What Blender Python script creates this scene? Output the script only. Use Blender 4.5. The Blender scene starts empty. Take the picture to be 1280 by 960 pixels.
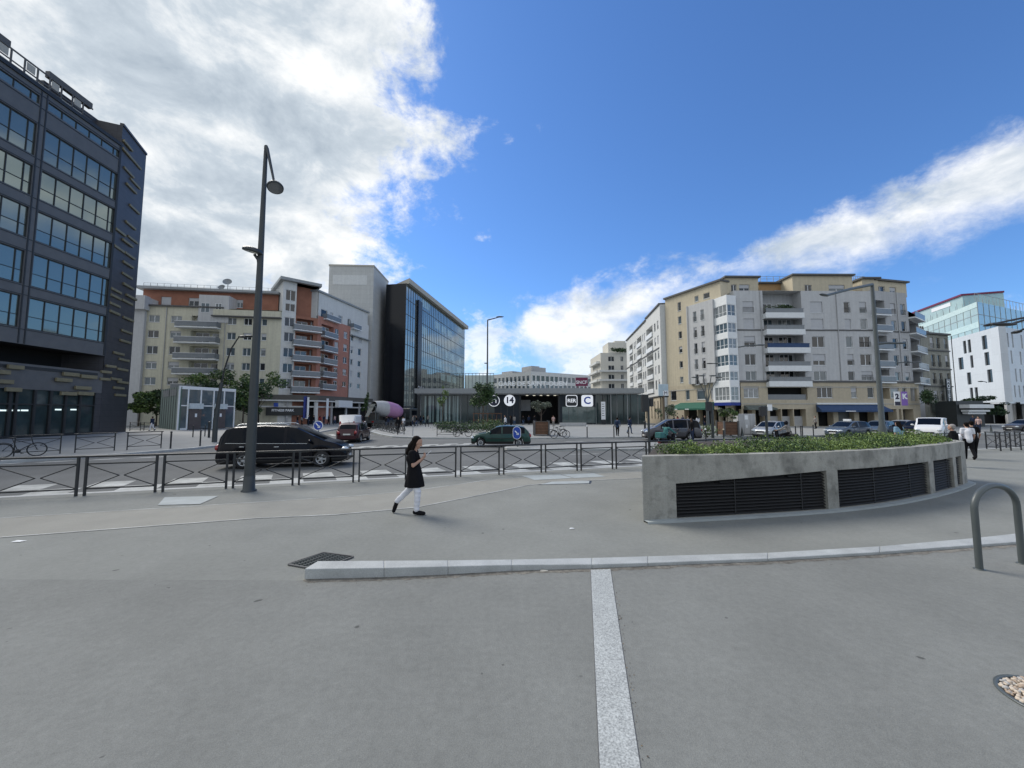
import bpy, math, random
from mathutils import Vector, Matrix
from math import sin, cos, pi, radians
RN = random.Random(11)
S = bpy.context.scene
COL = S.collection
V = Vector
# ---------------------------------------------------------------- survey of the place: camera 2.15 m up, 13.5 mm lens, tilted 4.28 degrees up
FPX = 481.0
PIT = radians(4.28)
CH = 2.15
CP, SP = cos(PIT), sin(PIT)
def ray(u, v):
    x = (u - 640) / FPX
    y = (480 - v) / FPX
    return V((x, CP - y * SP, SP + y * CP))
def G(u, v, z=0.0):
    d = ray(u, v)
    t = (z - CH) / d.z
    return V((d.x * t, d.y * t, z))
def P(u, v, Y):
    d = ray(u, v)
    t = Y / d.y
    return V((d.x * t, Y, CH + d.z * t))
def pt(u, Y):
    p = P(u, 516, Y)
    return V((p.x, p.y, 0))
ROAD = -0.12
# ---------------------------------------------------------------- mesh builder
class MB:
    def __init__(s):
        s.v = []; s.f = []; s.m = []; s.sm = []
    def add(s, vs, fs, m=0, smooth=False):
        b = len(s.v)
        s.v.extend([tuple(p) for p in vs])
        for f in fs:
            s.f.append([b + i for i in f]); s.m.append(m); s.sm.append(smooth)
        return s
    def obox(s, o, a, b, c, m=0):
        o, a, b, c = V(o), V(a), V(b), V(c)
        if a.cross(b).dot(c) < 0:
            a, b = b, a
        vs = [o, o + a, o + a + b, o + b, o + c, o + a + c, o + a + b + c, o + b + c]
        return s.add(vs, [(0, 3, 2, 1), (4, 5, 6, 7), (0, 1, 5, 4), (1, 2, 6, 5), (2, 3, 7, 6), (3, 0, 4, 7)], m)
    def box(s, a, b, m=0):
        return s.obox(a, (b[0] - a[0], 0, 0), (0, b[1] - a[1], 0), (0, 0, b[2] - a[2]), m)
    def quad(s, a, b, c, d, m=0):
        return s.add([a, b, c, d], [(0, 1, 2, 3)], m)
    def prism(s, poly, z0, z1, m=0, mt=None, bottom=True):
        n = len(poly)
        ar = sum(poly[i][0] * poly[(i + 1) % n][1] - poly[(i + 1) % n][0] * poly[i][1] for i in range(n))
        if ar < 0:
            poly = list(poly)[::-1]
        vs = [(p[0], p[1], z0) for p in poly] + [(p[0], p[1], z1) for p in poly]
        s.add(vs, [tuple(range(n, 2 * n))], m if mt is None else mt)
        fs = [(i, (i + 1) % n, n + (i + 1) % n, n + i) for i in range(n)]
        if bottom:
            fs.append(tuple(range(n - 1, -1, -1)))
        return s.add(vs, fs, m)
    def tube(s, pts, r, n=8, m=0, caps=True, smooth=True):
        pts = [V(p) for p in pts]
        rs = r if isinstance(r, (list, tuple)) else [r] * len(pts)
        vs = []; fs = []
        up = None
        for i, p in enumerate(pts):
            if i == 0: t = pts[1] - p
            elif i == len(pts) - 1: t = p - pts[i - 1]
            else: t = (pts[i + 1] - p).normalized() + (p - pts[i - 1]).normalized()
            t = t.normalized()
            if up is None:
                up = V((0, 0, 1)) if abs(t.z) < .9 else V((1, 0, 0))
            a = t.cross(up).normalized(); up = a.cross(t).normalized()
            for k in range(n):
                q = 2 * pi * k / n
                vs.append(p + (a * cos(q) + up * sin(q)) * rs[i])
        L = len(pts)
        for i in range(L - 1):
            for k in range(n):
                k2 = (k + 1) % n
                fs.append((i * n + k, i * n + k2, (i + 1) * n + k2, (i + 1) * n + k))
        s.add(vs, fs, m, smooth)
        if caps:
            s.add(vs[:n], [tuple(range(n - 1, -1, -1))], m)
            s.add(vs[-n:], [tuple(range(n))], m)
        return s
    def lathe(s, prof, n=16, o=(0, 0, 0), ax=(0, 0, 1), m=0, smooth=True, sx=None):
        ax = V(ax).normalized()
        t = V((1, 0, 0)) if abs(ax.x) < .8 else V((0, 1, 0))
        a = (t - ax * t.dot(ax)).normalized(); b = ax.cross(a)
        vs = []; fs = []
        for (r, z) in prof:
            for k in range(n):
                q = 2 * pi * k / n
                vs.append(V(o) + ax * z + (a * cos(q) + b * sin(q)) * r)
        for i in range(len(prof) - 1):
            for k in range(n):
                k2 = (k + 1) % n
                fs.append((i * n + k, i * n + k2, (i + 1) * n + k2, (i + 1) * n + k))
        return s.add(vs, fs, m, smooth)
    def disc(s, c, r, nrm, n=24, m=0, th=0.0):
        pr = [(0.0001, th), (r, th), (r, 0), (0.0001, 0)] if th else [(0.0001, 0), (r, 0)]
        return s.lathe(pr, n, c, nrm, m, False)
    def ell(s, c, r, n=12, m=0, rot=None):
        r = (r, r, r) if not isinstance(r, (tuple, list)) else r
        vs = []; fs = []
        h = n // 2
        for i in range(h + 1):
            th = pi * i / h
            rr = max(sin(th), 1e-3)
            for k in range(n):
                q = 2 * pi * k / n
                p = V((r[0] * rr * cos(q), r[1] * rr * sin(q), r[2] * cos(th)))
                if rot is not None: p = rot @ p
                vs.append(V(c) + p)
        for i in range(h):
            for k in range(n):
                k2 = (k + 1) % n
                fs.append((i * n + k, (i + 1) * n + k, (i + 1) * n + k2, i * n + k2))
        fs.append(tuple(range(n))); fs.append(tuple(h * n + k for k in range(n - 1, -1, -1)))
        return s.add(vs, fs, m, True)
    def rings(s, rs, n=20, m=0):
        """closed solid through horizontal ellipses (x, y, z, rx, ry)"""
        vs = [V((x + rx * cos(2 * pi * k / n), y + ry * sin(2 * pi * k / n), z)) for x, y, z, rx, ry in rs for k in range(n)]
        fs = [(i * n + k, i * n + (k + 1) % n, (i + 1) * n + (k + 1) % n, (i + 1) * n + k) for i in range(len(rs) - 1) for k in range(n)]
        fs += [tuple(range(n - 1, -1, -1)), tuple((len(rs) - 1) * n + k for k in range(n))]
        return s.add(vs, fs, m, True)
    def cap(s, a, b, ra, rb=None, n=10, m=0):
        """tapered capsule"""
        rb = ra if rb is None else rb
        a, b = V(a), V(b)
        d = (b - a); L = d.length or 1e-4
        pr = []
        for i in range(5):
            q = -pi / 2 + pi / 2 * i / 4
            pr.append((max(ra * cos(q), 1e-3), ra * sin(q)))
        for i in range(5):
            q = pi / 2 * i / 4
            pr.append((max(rb * cos(q), 1e-3), L + rb * sin(q)))
        s.lathe(pr, n, a, d if d.length > 1e-5 else (0, 0, 1), m)
        b0 = len(s.v) - n * len(pr)
        s.f.append([b0 + k for k in range(n - 1, -1, -1)]); s.m.append(m); s.sm.append(True)
        s.f.append([len(s.v) - n + k for k in range(n)]); s.m.append(m); s.sm.append(True)
        return s
    def mesh(s, name, mats=(), off=None):
        me = bpy.data.meshes.new(name)
        vs = s.v if off is None else [(p[0] - off[0], p[1] - off[1], p[2] - off[2]) for p in s.v]
        me.from_pydata(vs, [], s.f)
        me.polygons.foreach_set('material_index', s.m)
        me.polygons.foreach_set('use_smooth', s.sm)
        for mt in (mats if isinstance(mats, (list, tuple)) else [mats]):
            me.materials.append(mt)
        me.update()
        return me
    def build(s, name, mats, parent=None):
        """link as one object; world coordinates are moved into the parent's frame"""
        off = None if parent is None else parent.location
        o = bpy.data.objects.new(name, s.mesh(name, mats, off))
        COL.objects.link(o)
        if parent is not None:
            o.parent = parent
        return o
    def local(s, name, mats, parent):
        o = bpy.data.objects.new(name, s.mesh(name, mats))
        COL.objects.link(o); o.parent = parent
        return o
def tag(o, label=None, cat=None, group=None, kind=None):
    if label: o['label'] = label
    if cat: o['category'] = cat
    if group: o['group'] = group
    if kind: o['kind'] = kind
    return o
def thing(name, label, cat, loc=(0, 0, 0), rz=0, group=None):
    o = bpy.data.objects.new(name, None)
    o.empty_display_size = .2
    COL.objects.link(o)
    o.location = loc; o.rotation_euler = (0, 0, rz)
    return tag(o, label, cat, group)
KIDS = {}
def dup(root, loc, rz=0, label=None, scale=None):
    """copy of a thing with copies of its parts and sub-parts"""
    def cp(o, par):
        c = o.copy(); COL.objects.link(c)
        if par is not None: c.parent = par
        for ch in list(o.children): cp(ch, c)
        return c
    r = cp(root, None)
    r.location = loc; r.rotation_euler = (0, 0, rz)
    if scale: r.scale = (scale,) * 3
    if label: r['label'] = label
    return r
def bevel(o, w=.01, n=2):
    m = o.modifiers.new('bevel', 'BEVEL'); m.width = w; m.segments = n; m.limit_method = 'ANGLE'
    return o
def fuse(mb, voxel=.02, sm=4, name='m'):
    """weld overlapping closed shapes into one continuous skin"""
    o = bpy.data.objects.new('tmp', mb.mesh('tmp')); COL.objects.link(o)
    m = o.modifiers.new('r', 'REMESH'); m.mode = 'VOXEL'; m.voxel_size = voxel; m.use_smooth_shade = True
    q = o.modifiers.new('s', 'SMOOTH'); q.factor = .5; q.iterations = sm
    dg = bpy.context.evaluated_depsgraph_get()
    me = bpy.data.meshes.new_from_object(o.evaluated_get(dg)); me.name = name
    bpy.data.objects.remove(o)
    me.polygons.foreach_set('use_smooth', [True] * len(me.polygons))
    return me
def mobj(name, me, mat, parent, link='DATA'):
    o = bpy.data.objects.new(name, me); COL.objects.link(o); o.parent = parent
    if not me.materials: me.materials.append(mat)
    if me.materials[0] is not mat:
        o.material_slots[0].link = 'OBJECT'; o.material_slots[0].material = mat
    return o
def text(name, s, size, mat, parent, origin, xdir, nrm, ext=.02, align='CENTER', bold=0.0, sx=1.0):
    """raised lettering; origin world, xdir reading direction, nrm outward"""
    cu = bpy.data.curves.new('t', 'FONT')
    cu.body = s; cu.size = size; cu.extrude = ext; cu.align_x = align; cu.align_y = 'CENTER'; cu.offset = bold
    cu.resolution_u = 3
    o = bpy.data.objects.new('t', cu); COL.objects.link(o)
    dg = bpy.context.evaluated_depsgraph_get()
    me = bpy.data.meshes.new_from_object(o.evaluated_get(dg)); me.name = name
    bpy.data.objects.remove(o)
    x = V(xdir).normalized(); n = V(nrm).normalized(); y = n.cross(x)
    og = V(origin) - (V(parent.location) if parent is not None else V((0, 0, 0)))
    for p in me.vertices:
        p.co = og + x * p.co.x * sx + y * p.co.y + n * p.co.z
    me.materials.clear(); me.materials.append(mat)
    t = bpy.data.objects.new(name, me); COL.objects.link(t)
    if parent is not None: t.parent = parent
    return t
# ---------------------------------------------------------------- facades
class Fr:
    """vertical facade from A (left seen from the square) to B (right)"""
    def __init__(s, A, B):
        s.A = V((A[0], A[1], 0)); d = V((B[0], B[1], 0)) - s.A
        s.L = d.length; s.d = d.normalized(); s.n = V((s.d.y, -s.d.x, 0))
    def p(s, t, o, z):
        return s.A + s.d * t + s.n * o + V((0, 0, z))
    def px(s, u, v, o=0.0):
        d = ray(u, v); C = V((0, 0, CH))
        A = s.A + s.n * o
        t = (A - C).dot(s.n) / d.dot(s.n)
        q = C + d * t
        return (q - s.A).dot(s.d), q.z
    def s(s, u, v=450): return s.px(u, v)[0]
    def z(s, u, v): return s.px(u, v)[1]
    def at(s, o): 
        return Fr(s.A + s.n * o, s.A + s.n * o + s.d * s.L)
def fbox(mb, fr, s0, s1, o0, o1, z0, z1, m=0):
    return mb.obox(fr.p(s0, o0, z0), fr.d * (s1 - s0), fr.n * (o1 - o0), V((0, 0, z1 - z0)), m)
def fwall(mb, fr, s0, s1, z0, z1, ops=(), dep=.18, m=0, o=0.0, mr=None):
    """wall sheet with real openings and reveals"""
    ops = [q for q in ops if q[1] > s0 and q[0] < s1 and q[3] > z0 and q[2] < z1]
    xs = sorted(set([s0, s1] + [min(max(q[i], s0), s1) for q in ops for i in (0, 1)]))
    zs = sorted(set([z0, z1] + [min(max(q[i], z0), z1) for q in ops for i in (2, 3)]))
    def cl(a):
        r = [a[0]]
        for q in a[1:]:
            if q - r[-1] > 1e-4: r.append(q)
        return r
    xs, zs = cl(xs), cl(zs)
    vs = [fr.p(a, o, b) for b in zs for a in xs]
    nx = len(xs); fs = []
    for j in range(len(zs) - 1):
        zc = (zs[j] + zs[j + 1]) / 2
        for i in range(nx - 1):
            xc = (xs[i] + xs[i + 1]) / 2
            if any(q[0] < xc < q[1] and q[2] < zc < q[3] for q in ops): continue
            fs.append((j * nx + i, j * nx + i + 1, (j + 1) * nx + i + 1, (j + 1) * nx + i))
    mb.add(vs, fs, m)
    for q in ops:
        d = q[4] if len(q) > 4 else dep
        a, b, c, e = max(q[0], s0), min(q[1], s1), max(q[2], z0), min(q[3], z1)
        f0 = [fr.p(a, o, c), fr.p(b, o, c), fr.p(b, o, e), fr.p(a, o, e)]
        f1 = [fr.p(a, o - d, c), fr.p(b, o - d, c), fr.p(b, o - d, e), fr.p(a, o - d, e)]
        mb.add(f0 + f1, [(0, 1, 5, 4), (1, 2, 6, 5), (2, 3, 7, 6), (3, 0, 4, 7)], m if mr is None else mr)
    return mb
def fback(mb, fr, s0, s1, z0, z1, depth, m=0, roof=None):
    """sides, back and roof behind a facade"""
    a, b = fr.p(s0, 0, z0), fr.p(s1, 0, z0)
    c, d = fr.p(s1, -depth, z0), fr.p(s0, -depth, z0)
    h = V((0, 0, z1 - z0))
    mb.add([a, b, c, d, a + h, b + h, c + h, d + h], [(1, 2, 6, 5), (2, 3, 7, 6), (3, 0, 4, 7)], m)
    mb.add([a + h, b + h, c + h, d + h], [(0, 1, 2, 3)], m if roof is None else roof)
    return mb
# ---------------------------------------------------------------- materials
def nd(nt, t, **kw):
    n = nt.nodes.new(t)
    for k, v in kw.items(): setattr(n, k, v)
    return n
def mat(name, col, rough=.7, metal=0.0, var=.12, sc=2.5, bump=0.0, bsc=40, spec=.5, coat=0.0, streak=0.0, fine=0.0, emit=0.0, ior=1.5, mid=0.0, spots=0.0, blotch=0.0):
    m = bpy.data.materials.new(name); m.use_nodes = True
    nt = m.node_tree; b = nt.nodes['Principled BSDF']
    b.inputs['Roughness'].default_value = rough; b.inputs['Metallic'].default_value = metal
    b.inputs['Specular IOR Level'].default_value = spec; b.inputs['Coat Weight'].default_value = coat
    b.inputs['Coat Roughness'].default_value = .04; b.inputs['IOR'].default_value = ior
    b.inputs['Base Color'].default_value = (*col, 1)
    L = nt.links.new
    if emit:
        b.inputs['Emission Color'].default_value = (*col, 1); b.inputs['Emission Strength'].default_value = emit
    if var or fine or bump or streak:
        tc = nd(nt, 'ShaderNodeTexCoord')
        vec = tc.outputs['Object']
        cur = None
        def layer(scale, amt, mp=None, detail=5, rough_=.6):
            nonlocal cur
            n = nd(nt, 'ShaderNodeTexNoise'); n.inputs['Scale'].default_value = scale; n.inputs['Detail'].default_value = detail
            n.inputs['Roughness'].default_value = rough_
            if mp:
                k = nd(nt, 'ShaderNodeMapping'); k.inputs['Scale'].default_value = mp
                L(vec, k.inputs['Vector']); L(k.outputs['Vector'], n.inputs['Vector'])
            else: L(vec, n.inputs['Vector'])
            r = nd(nt, 'ShaderNodeMapRange'); r.inputs['From Min'].default_value = .3; r.inputs['From Max'].default_value = .7
            r.inputs['To Min'].default_value = 1 - amt; r.inputs['To Max'].default_value = 1 + amt
            L(n.outputs['Fac'], r.inputs['Value'])
            if cur is None: cur = r.outputs['Result']
            else:
                q = nd(nt, 'ShaderNodeMath', operation='MULTIPLY'); L(cur, q.inputs[0]); L(r.outputs['Result'], q.inputs[1]); cur = q.outputs[0]
            return n
        if var: layer(sc, var)
        if streak: layer(1.2, streak, (3, 3, .12))
        if mid: layer(14, mid, None, 4); layer(.26, mid * 1.3, None, 4)
        if fine: layer(bsc * 1.6, fine, None, 2)
        if spots or blotch:
            for sc_, lo_, hi_, am in (((4.3, .775, .80, spots), (9.1, .79, .81, spots * .8)) if spots else ((1.9, .53, .68, blotch), (6.0, .55, .7, blotch * .7))):
                n = nd(nt, 'ShaderNodeTexNoise'); n.inputs['Scale'].default_value = sc_; n.inputs['Detail'].default_value = 1.0 if spots else 6
                L(vec, n.inputs['Vector']); r = nd(nt, 'ShaderNodeMapRange'); r.inputs['From Min'].default_value = lo_; r.inputs['From Max'].default_value = hi_; r.inputs['To Min'].default_value = 1; r.inputs['To Max'].default_value = 1 - am
                L(n.outputs['Fac'], r.inputs['Value']); q = nd(nt, 'ShaderNodeMath', operation='MULTIPLY'); L(cur, q.inputs[0]); L(r.outputs['Result'], q.inputs[1]); cur = q.outputs[0]
        if cur is not None:
            mx = nd(nt, 'ShaderNodeVectorMath', operation='SCALE'); mx.inputs[0].default_value = col
            L(cur, mx.inputs['Scale']); L(mx.outputs['Vector'], b.inputs['Base Color'])
        if bump:
            n = nd(nt, 'ShaderNodeTexNoise'); n.inputs['Scale'].default_value = bsc; n.inputs['Detail'].default_value = 4
            L(vec, n.inputs['Vector'])
            bp = nd(nt, 'ShaderNodeBump'); bp.inputs['Strength'].default_value = bump; bp.inputs['Distance'].default_value = .02
            L(n.outputs['Fac'], bp.inputs['Height']); L(bp.outputs['Normal'], b.inputs['Normal'])
    return m
def panelled(m, sx, sz, dark=.75, mort=.012, off=0.0, frame=None):
    """adds fine joints of cladding panels or courses to a wall material (object space, x+y along, z up)"""
    nt = m.node_tree; b = nt.nodes['Principled BSDF']; L = nt.links.new
    src = b.inputs['Base Color'].links[0].from_socket if b.inputs['Base Color'].links else None
    tc = nd(nt, 'ShaderNodeTexCoord'); sep = nd(nt, 'ShaderNodeSeparateXYZ'); L(tc.outputs['Object'], sep.inputs[0])
    cmb = nd(nt, 'ShaderNodeCombineXYZ')
    if frame is None:
        a = nd(nt, 'ShaderNodeMath', operation='ADD'); L(sep.outputs['X'], a.inputs[0]); L(sep.outputs['Y'], a.inputs[1]); L(a.outputs[0], cmb.inputs['X'])
    else:
        dt = nd(nt, 'ShaderNodeVectorMath', operation='DOT_PRODUCT'); L(tc.outputs['Object'], dt.inputs[0]); dt.inputs[1].default_value = frame.d
        L(dt.outputs['Value'], cmb.inputs['X'])
    L(sep.outputs['Z'], cmb.inputs['Y'])
    br = nd(nt, 'ShaderNodeTexBrick'); br.offset = off
    br.inputs['Color1'].default_value = (1, 1, 1, 1); br.inputs['Color2'].default_value = (.93, .93, .93, 1); br.inputs['Mortar'].default_value = (dark, dark, dark, 1)
    br.inputs['Scale'].default_value = 1; br.inputs['Mortar Size'].default_value = mort; br.inputs['Brick Width'].default_value = sx; br.inputs['Row Height'].default_value = sz
    L(cmb.outputs[0], br.inputs['Vector'])
    mx = nd(nt, 'ShaderNodeMix', data_type='RGBA', blend_type='MULTIPLY'); mx.inputs['Factor'].default_value = 1
    if src: L(src, mx.inputs['A'])
    else: mx.inputs['A'].default_value = b.inputs['Base Color'].default_value
    L(br.outputs['Color'], mx.inputs['B']); L(mx.outputs['Result'], b.inputs['Base Color'])
    return m
M = {}
M['plaza'] = mat('plaza asphalt', (.220, .226, .210), .9, var=.08, sc=.8, bump=.3, bsc=110, fine=.17, mid=.07, spots=.55, spec=.3)
M['plaza2'] = mat('darkened near asphalt', (.194, .199, .187), .9, var=.09, sc=.9, bump=.3, bsc=110, fine=.17, mid=.08, spots=.55, spec=.3)  # plaza asphalt with the vignetting of the near ground put into its colour
M['lane'] = mat('beige cycle lane', (.252, .248, .220), .85, var=.08, sc=1.3, bump=.25, bsc=120, fine=.18)
M['road'] = mat('road asphalt', (.128, .132, .130), .85, var=.16, sc=.35, bump=.2, bsc=90, fine=.2, mid=.08, spec=.3)
M['pave'] = mat('far pavement', (.25, .255, .248), .85, var=.10, sc=.5, bump=.1, bsc=30)
M['paint'] = mat('road paint', (.35, .36, .345), .7, var=.38, sc=2.0, fine=.15)
M['granite'] = mat('granite', (.37, .385, .375), .65, var=.08, sc=1.5, fine=.42, bsc=45, bump=.05)
M['granite_kerb'] = mat('granite kerb', (.38, .395, .39), .65, var=.16, sc=2.0, fine=.18, bsc=60, bump=.05)
M['concrete'] = mat('concrete', (.315, .31, .28), .9, var=.12, sc=1.6, bump=.2, bsc=25, fine=.10, streak=.14, blotch=.36)
M['slab'] = mat('pale concrete slab', (.34, .37, .37), .8, var=.1, sc=3, bump=.05)
M['black'] = mat('black painted steel', (.018, .02, .022), .45, var=.1)
M['darkgrey'] = mat('dark grey painted steel', (.035, .042, .045), .42, var=.12)
M['greysteel'] = mat('grey painted steel', (.075, .088, .09), .4, var=.1)
M['louvre'] = mat('louvre', (.02, .02, .021), .5, var=.1)
M['void'] = mat('dark interior', (.01, .011, .012), .9, var=0)
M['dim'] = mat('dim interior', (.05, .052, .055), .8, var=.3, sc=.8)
M['white'] = mat('white paint', (.72, .74, .75), .5, var=.05)
M['whitewall'] = mat('white render', (.60, .61, .60), .85, var=.06, streak=.06)
M['greywall'] = mat('grey render', (.50, .505, .51), .85, var=.06, streak=.08)
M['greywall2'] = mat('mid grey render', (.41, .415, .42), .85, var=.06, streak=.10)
M['yellow'] = mat('yellow render', (.53, .47, .35), .85, var=.06, streak=.07)
M['yellow2'] = mat('yellow stone', (.47, .41, .305), .85, var=.08, streak=.06)
M['orange'] = mat('ochre render', (.40, .25, .12), .85, var=.08)
M['cream'] = mat('cream render', (.56, .54, .43), .85, var=.06, streak=.10)
M['creamwhite'] = mat('cream white render', (.58, .56, .50), .85, var=.06, streak=.06)
M['brick'] = mat('orange brick', (.30, .135, .09), .9, var=.15, sc=1.0)
M['brick2'] = mat('pink brick', (.42, .20, .155), .9, var=.12, sc=1.0)
M['zinc'] = mat('zinc roof', (.28, .30, .31), .5, var=.1)
M['trim'] = mat('dark trim', (.10, .10, .10), .7, var=.1)
M['pane'] = mat('window pane', (.018, .022, .026), .05, var=0, spec=.7)
M['pane2'] = mat('pane with curtain', (.20, .22, .23), .15, var=.3, sc=2, coat=.6)
M['pane3'] = mat('pane reflecting', (.08, .11, .13), .05, var=.2, sc=1, coat=.8)
M['shutter'] = panelled(mat('roller shutter', (.50, .51, .53), .6, var=.05), 20, .12, .8, .02)
M['glassA'] = mat('blue office glazing', (.25, .29, .265), .05, metal=.7, var=.0, sc=.7)
M['glassB'] = mat('pale office glazing', (.36, .40, .38), .05, metal=.8, var=.12, sc=.25)
M['glassG'] = mat('greenish glazing', (.40, .52, .48), .15, metal=.2, var=.12, sc=.3, coat=.6)
M['stationglass'] = mat('station glazing', (.035, .055, .058), .06, var=.35, sc=.5, spec=.5)
M['spandrel'] = mat('brown grey panel', (.105, .106, .108), .45, var=.1, sc=1.5)
M['clad'] = panelled(mat('dark slate cladding', (.042, .041, .046), .5, var=.2, sc=1.2), 3.0, .6, .55, .02)
M['bar'] = mat('beige bar', (.20, .175, .105), .6, var=.15)
M['blackglass'] = mat('black panel', (.006, .007, .010), .22, var=0, spec=.35)
M['tower'] = panelled(mat('pale stone cladding', (.50, .505, .49), .75, var=.05, streak=.06), 2.4, 1.1, .8, .02)
M['roofgrey'] = mat('station roof', (.27, .285, .295), .5, var=.08)
M['beige'] = mat('beige cornice', (.42, .40, .35), .7, var=.06)
M['rail'] = mat('balcony rail', (.16, .18, .20), .4, var=.1, coat=.4)
M['whiteclad'] = panelled(mat('white cladding', (.62, .66, .70), .45, var=.04), 2.2, 3.4, .78, .018)
M['navy'] = mat('blue panel', (.01, .03, .22), .5, var=.05)
M['signblue'] = mat('sign blue', (.015, .06, .36), .4, var=0)
M['signwhite'] = mat('sign white', (.78, .80, .82), .45, var=0)
M['signlit'] = mat('backlit sign', (.78, .80, .84), .45, var=0, emit=.38)
M['ink'] = mat('ink', (.012, .014, .04), .5, var=0)
M['maroon'] = mat('maroon sign', (.16, .01, .05), .4, var=.1)
M['lila'] = mat('violet banner', (.22, .12, .42), .7, var=.1)
M['awngreen'] = mat('green awning', (.012, .09, .06), .8, var=.15)
M['awnblue'] = mat('blue awning', (.03, .065, .15), .8, var=.15)
M['awngrey'] = mat('grey green awning', (.11, .13, .12), .8, var=.15)
M['wood'] = panelled(mat('planter wood', (.16, .085, .05), .8, var=.2, sc=4), 4, .14, .4, .03)
M['bark'] = mat('bark', (.09, .07, .055), .9, var=.25, sc=8, bump=.3)
M['leaf1'] = mat('leaf mid', (.055, .105, .030), .6, var=.3, sc=1.2)
M['leaf2'] = mat('leaf dark', (.028, .062, .022), .6, var=.3, sc=1.2)
M['leaf3'] = mat('leaf light', (.13, .20, .05), .6, var=.3, sc=1.2)
M['olive'] = mat('olive leaf', (.13, .15, .11), .6, var=.25, sc=1.5)
M['olive2'] = mat('olive leaf dark', (.07, .085, .06), .6, var=.25, sc=1.5)
M['soil'] = mat('soil', (.05, .04, .03), .95, var=.3, sc=6)
M['tyre'] = mat('tyre', (.014, .014, .015), .8, var=0)
M['rim'] = mat('alloy', (.45, .46, .47), .3, metal=.8, var=0)
M['carglass'] = mat('car glass', (.004, .006, .010), .05, var=0, spec=.14)
M['chrome'] = mat('bright metal', (.6, .62, .63), .2, metal=1, var=0)
M['lamp'] = mat('headlamp', (.55, .6, .63), .15, var=0, coat=1)
M['tail'] = mat('tail lamp', (.28, .01, .01), .2, var=0, coat=1)
M['plate'] = mat('number plate', (.6, .6, .57), .5, var=0)
M['plastic'] = mat('black plastic', (.02, .02, .02), .6, var=.1)
M['skin'] = mat('skin', (.42, .25, .18), .55, var=.06)
M['skin2'] = mat('dark skin', (.13, .075, .05), .55, var=.06)
M['hair'] = mat('dark hair', (.008, .006, .005), .8, var=.2, sc=20, spec=.12)
M['hair2'] = mat('grey hair', (.28, .26, .25), .6, var=.2, sc=20)
def cloth(name, c, **k): return mat(name, c, .9, var=.15, sc=6, bump=.35, bsc=9, spec=.12, **k)
M['c_black'] = cloth('black cloth', (.010, .010, .012))
M['c_white'] = cloth('white cloth', (.66, .67, .72))
M['c_denim'] = cloth('denim', (.05, .08, .14))
M['c_navy'] = cloth('navy cloth', (.02, .03, .06))
M['c_grey'] = cloth('grey cloth', (.22, .21, .20))
M['c_red'] = cloth('red cloth', (.30, .04, .04))
M['c_teal'] = cloth('teal cloth', (.06, .17, .17))
M['c_sky'] = cloth('light blue cloth', (.22, .36, .46))
M['c_pink'] = cloth('pale pink cloth', (.50, .36, .34))
def paint(name, c, metal=.3): return mat(name, c, .35, metal=metal, var=.03, coat=.45, spec=.3)
M['p_black'] = mat('black car paint', (.003, .003, .006), .2, var=.0, coat=.0, spec=.22)
M['p_green'] = paint('dark green car paint', (.012, .05, .04))
M['p_maroon'] = paint('maroon car paint', (.045, .010, .014))
M['p_grey'] = paint('grey car paint', (.075, .075, .085))
M['p_silver'] = paint('silver car paint', (.38, .40, .42), .5)
M['p_white'] = paint('white car paint', (.68, .69, .70), 0)
M['p_blue'] = paint('blue grey car paint', (.08, .11, .15))
M['p_pink'] = mat('pink drum', (.40, .20, .36), .5, var=.12, sc=1.2)
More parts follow.
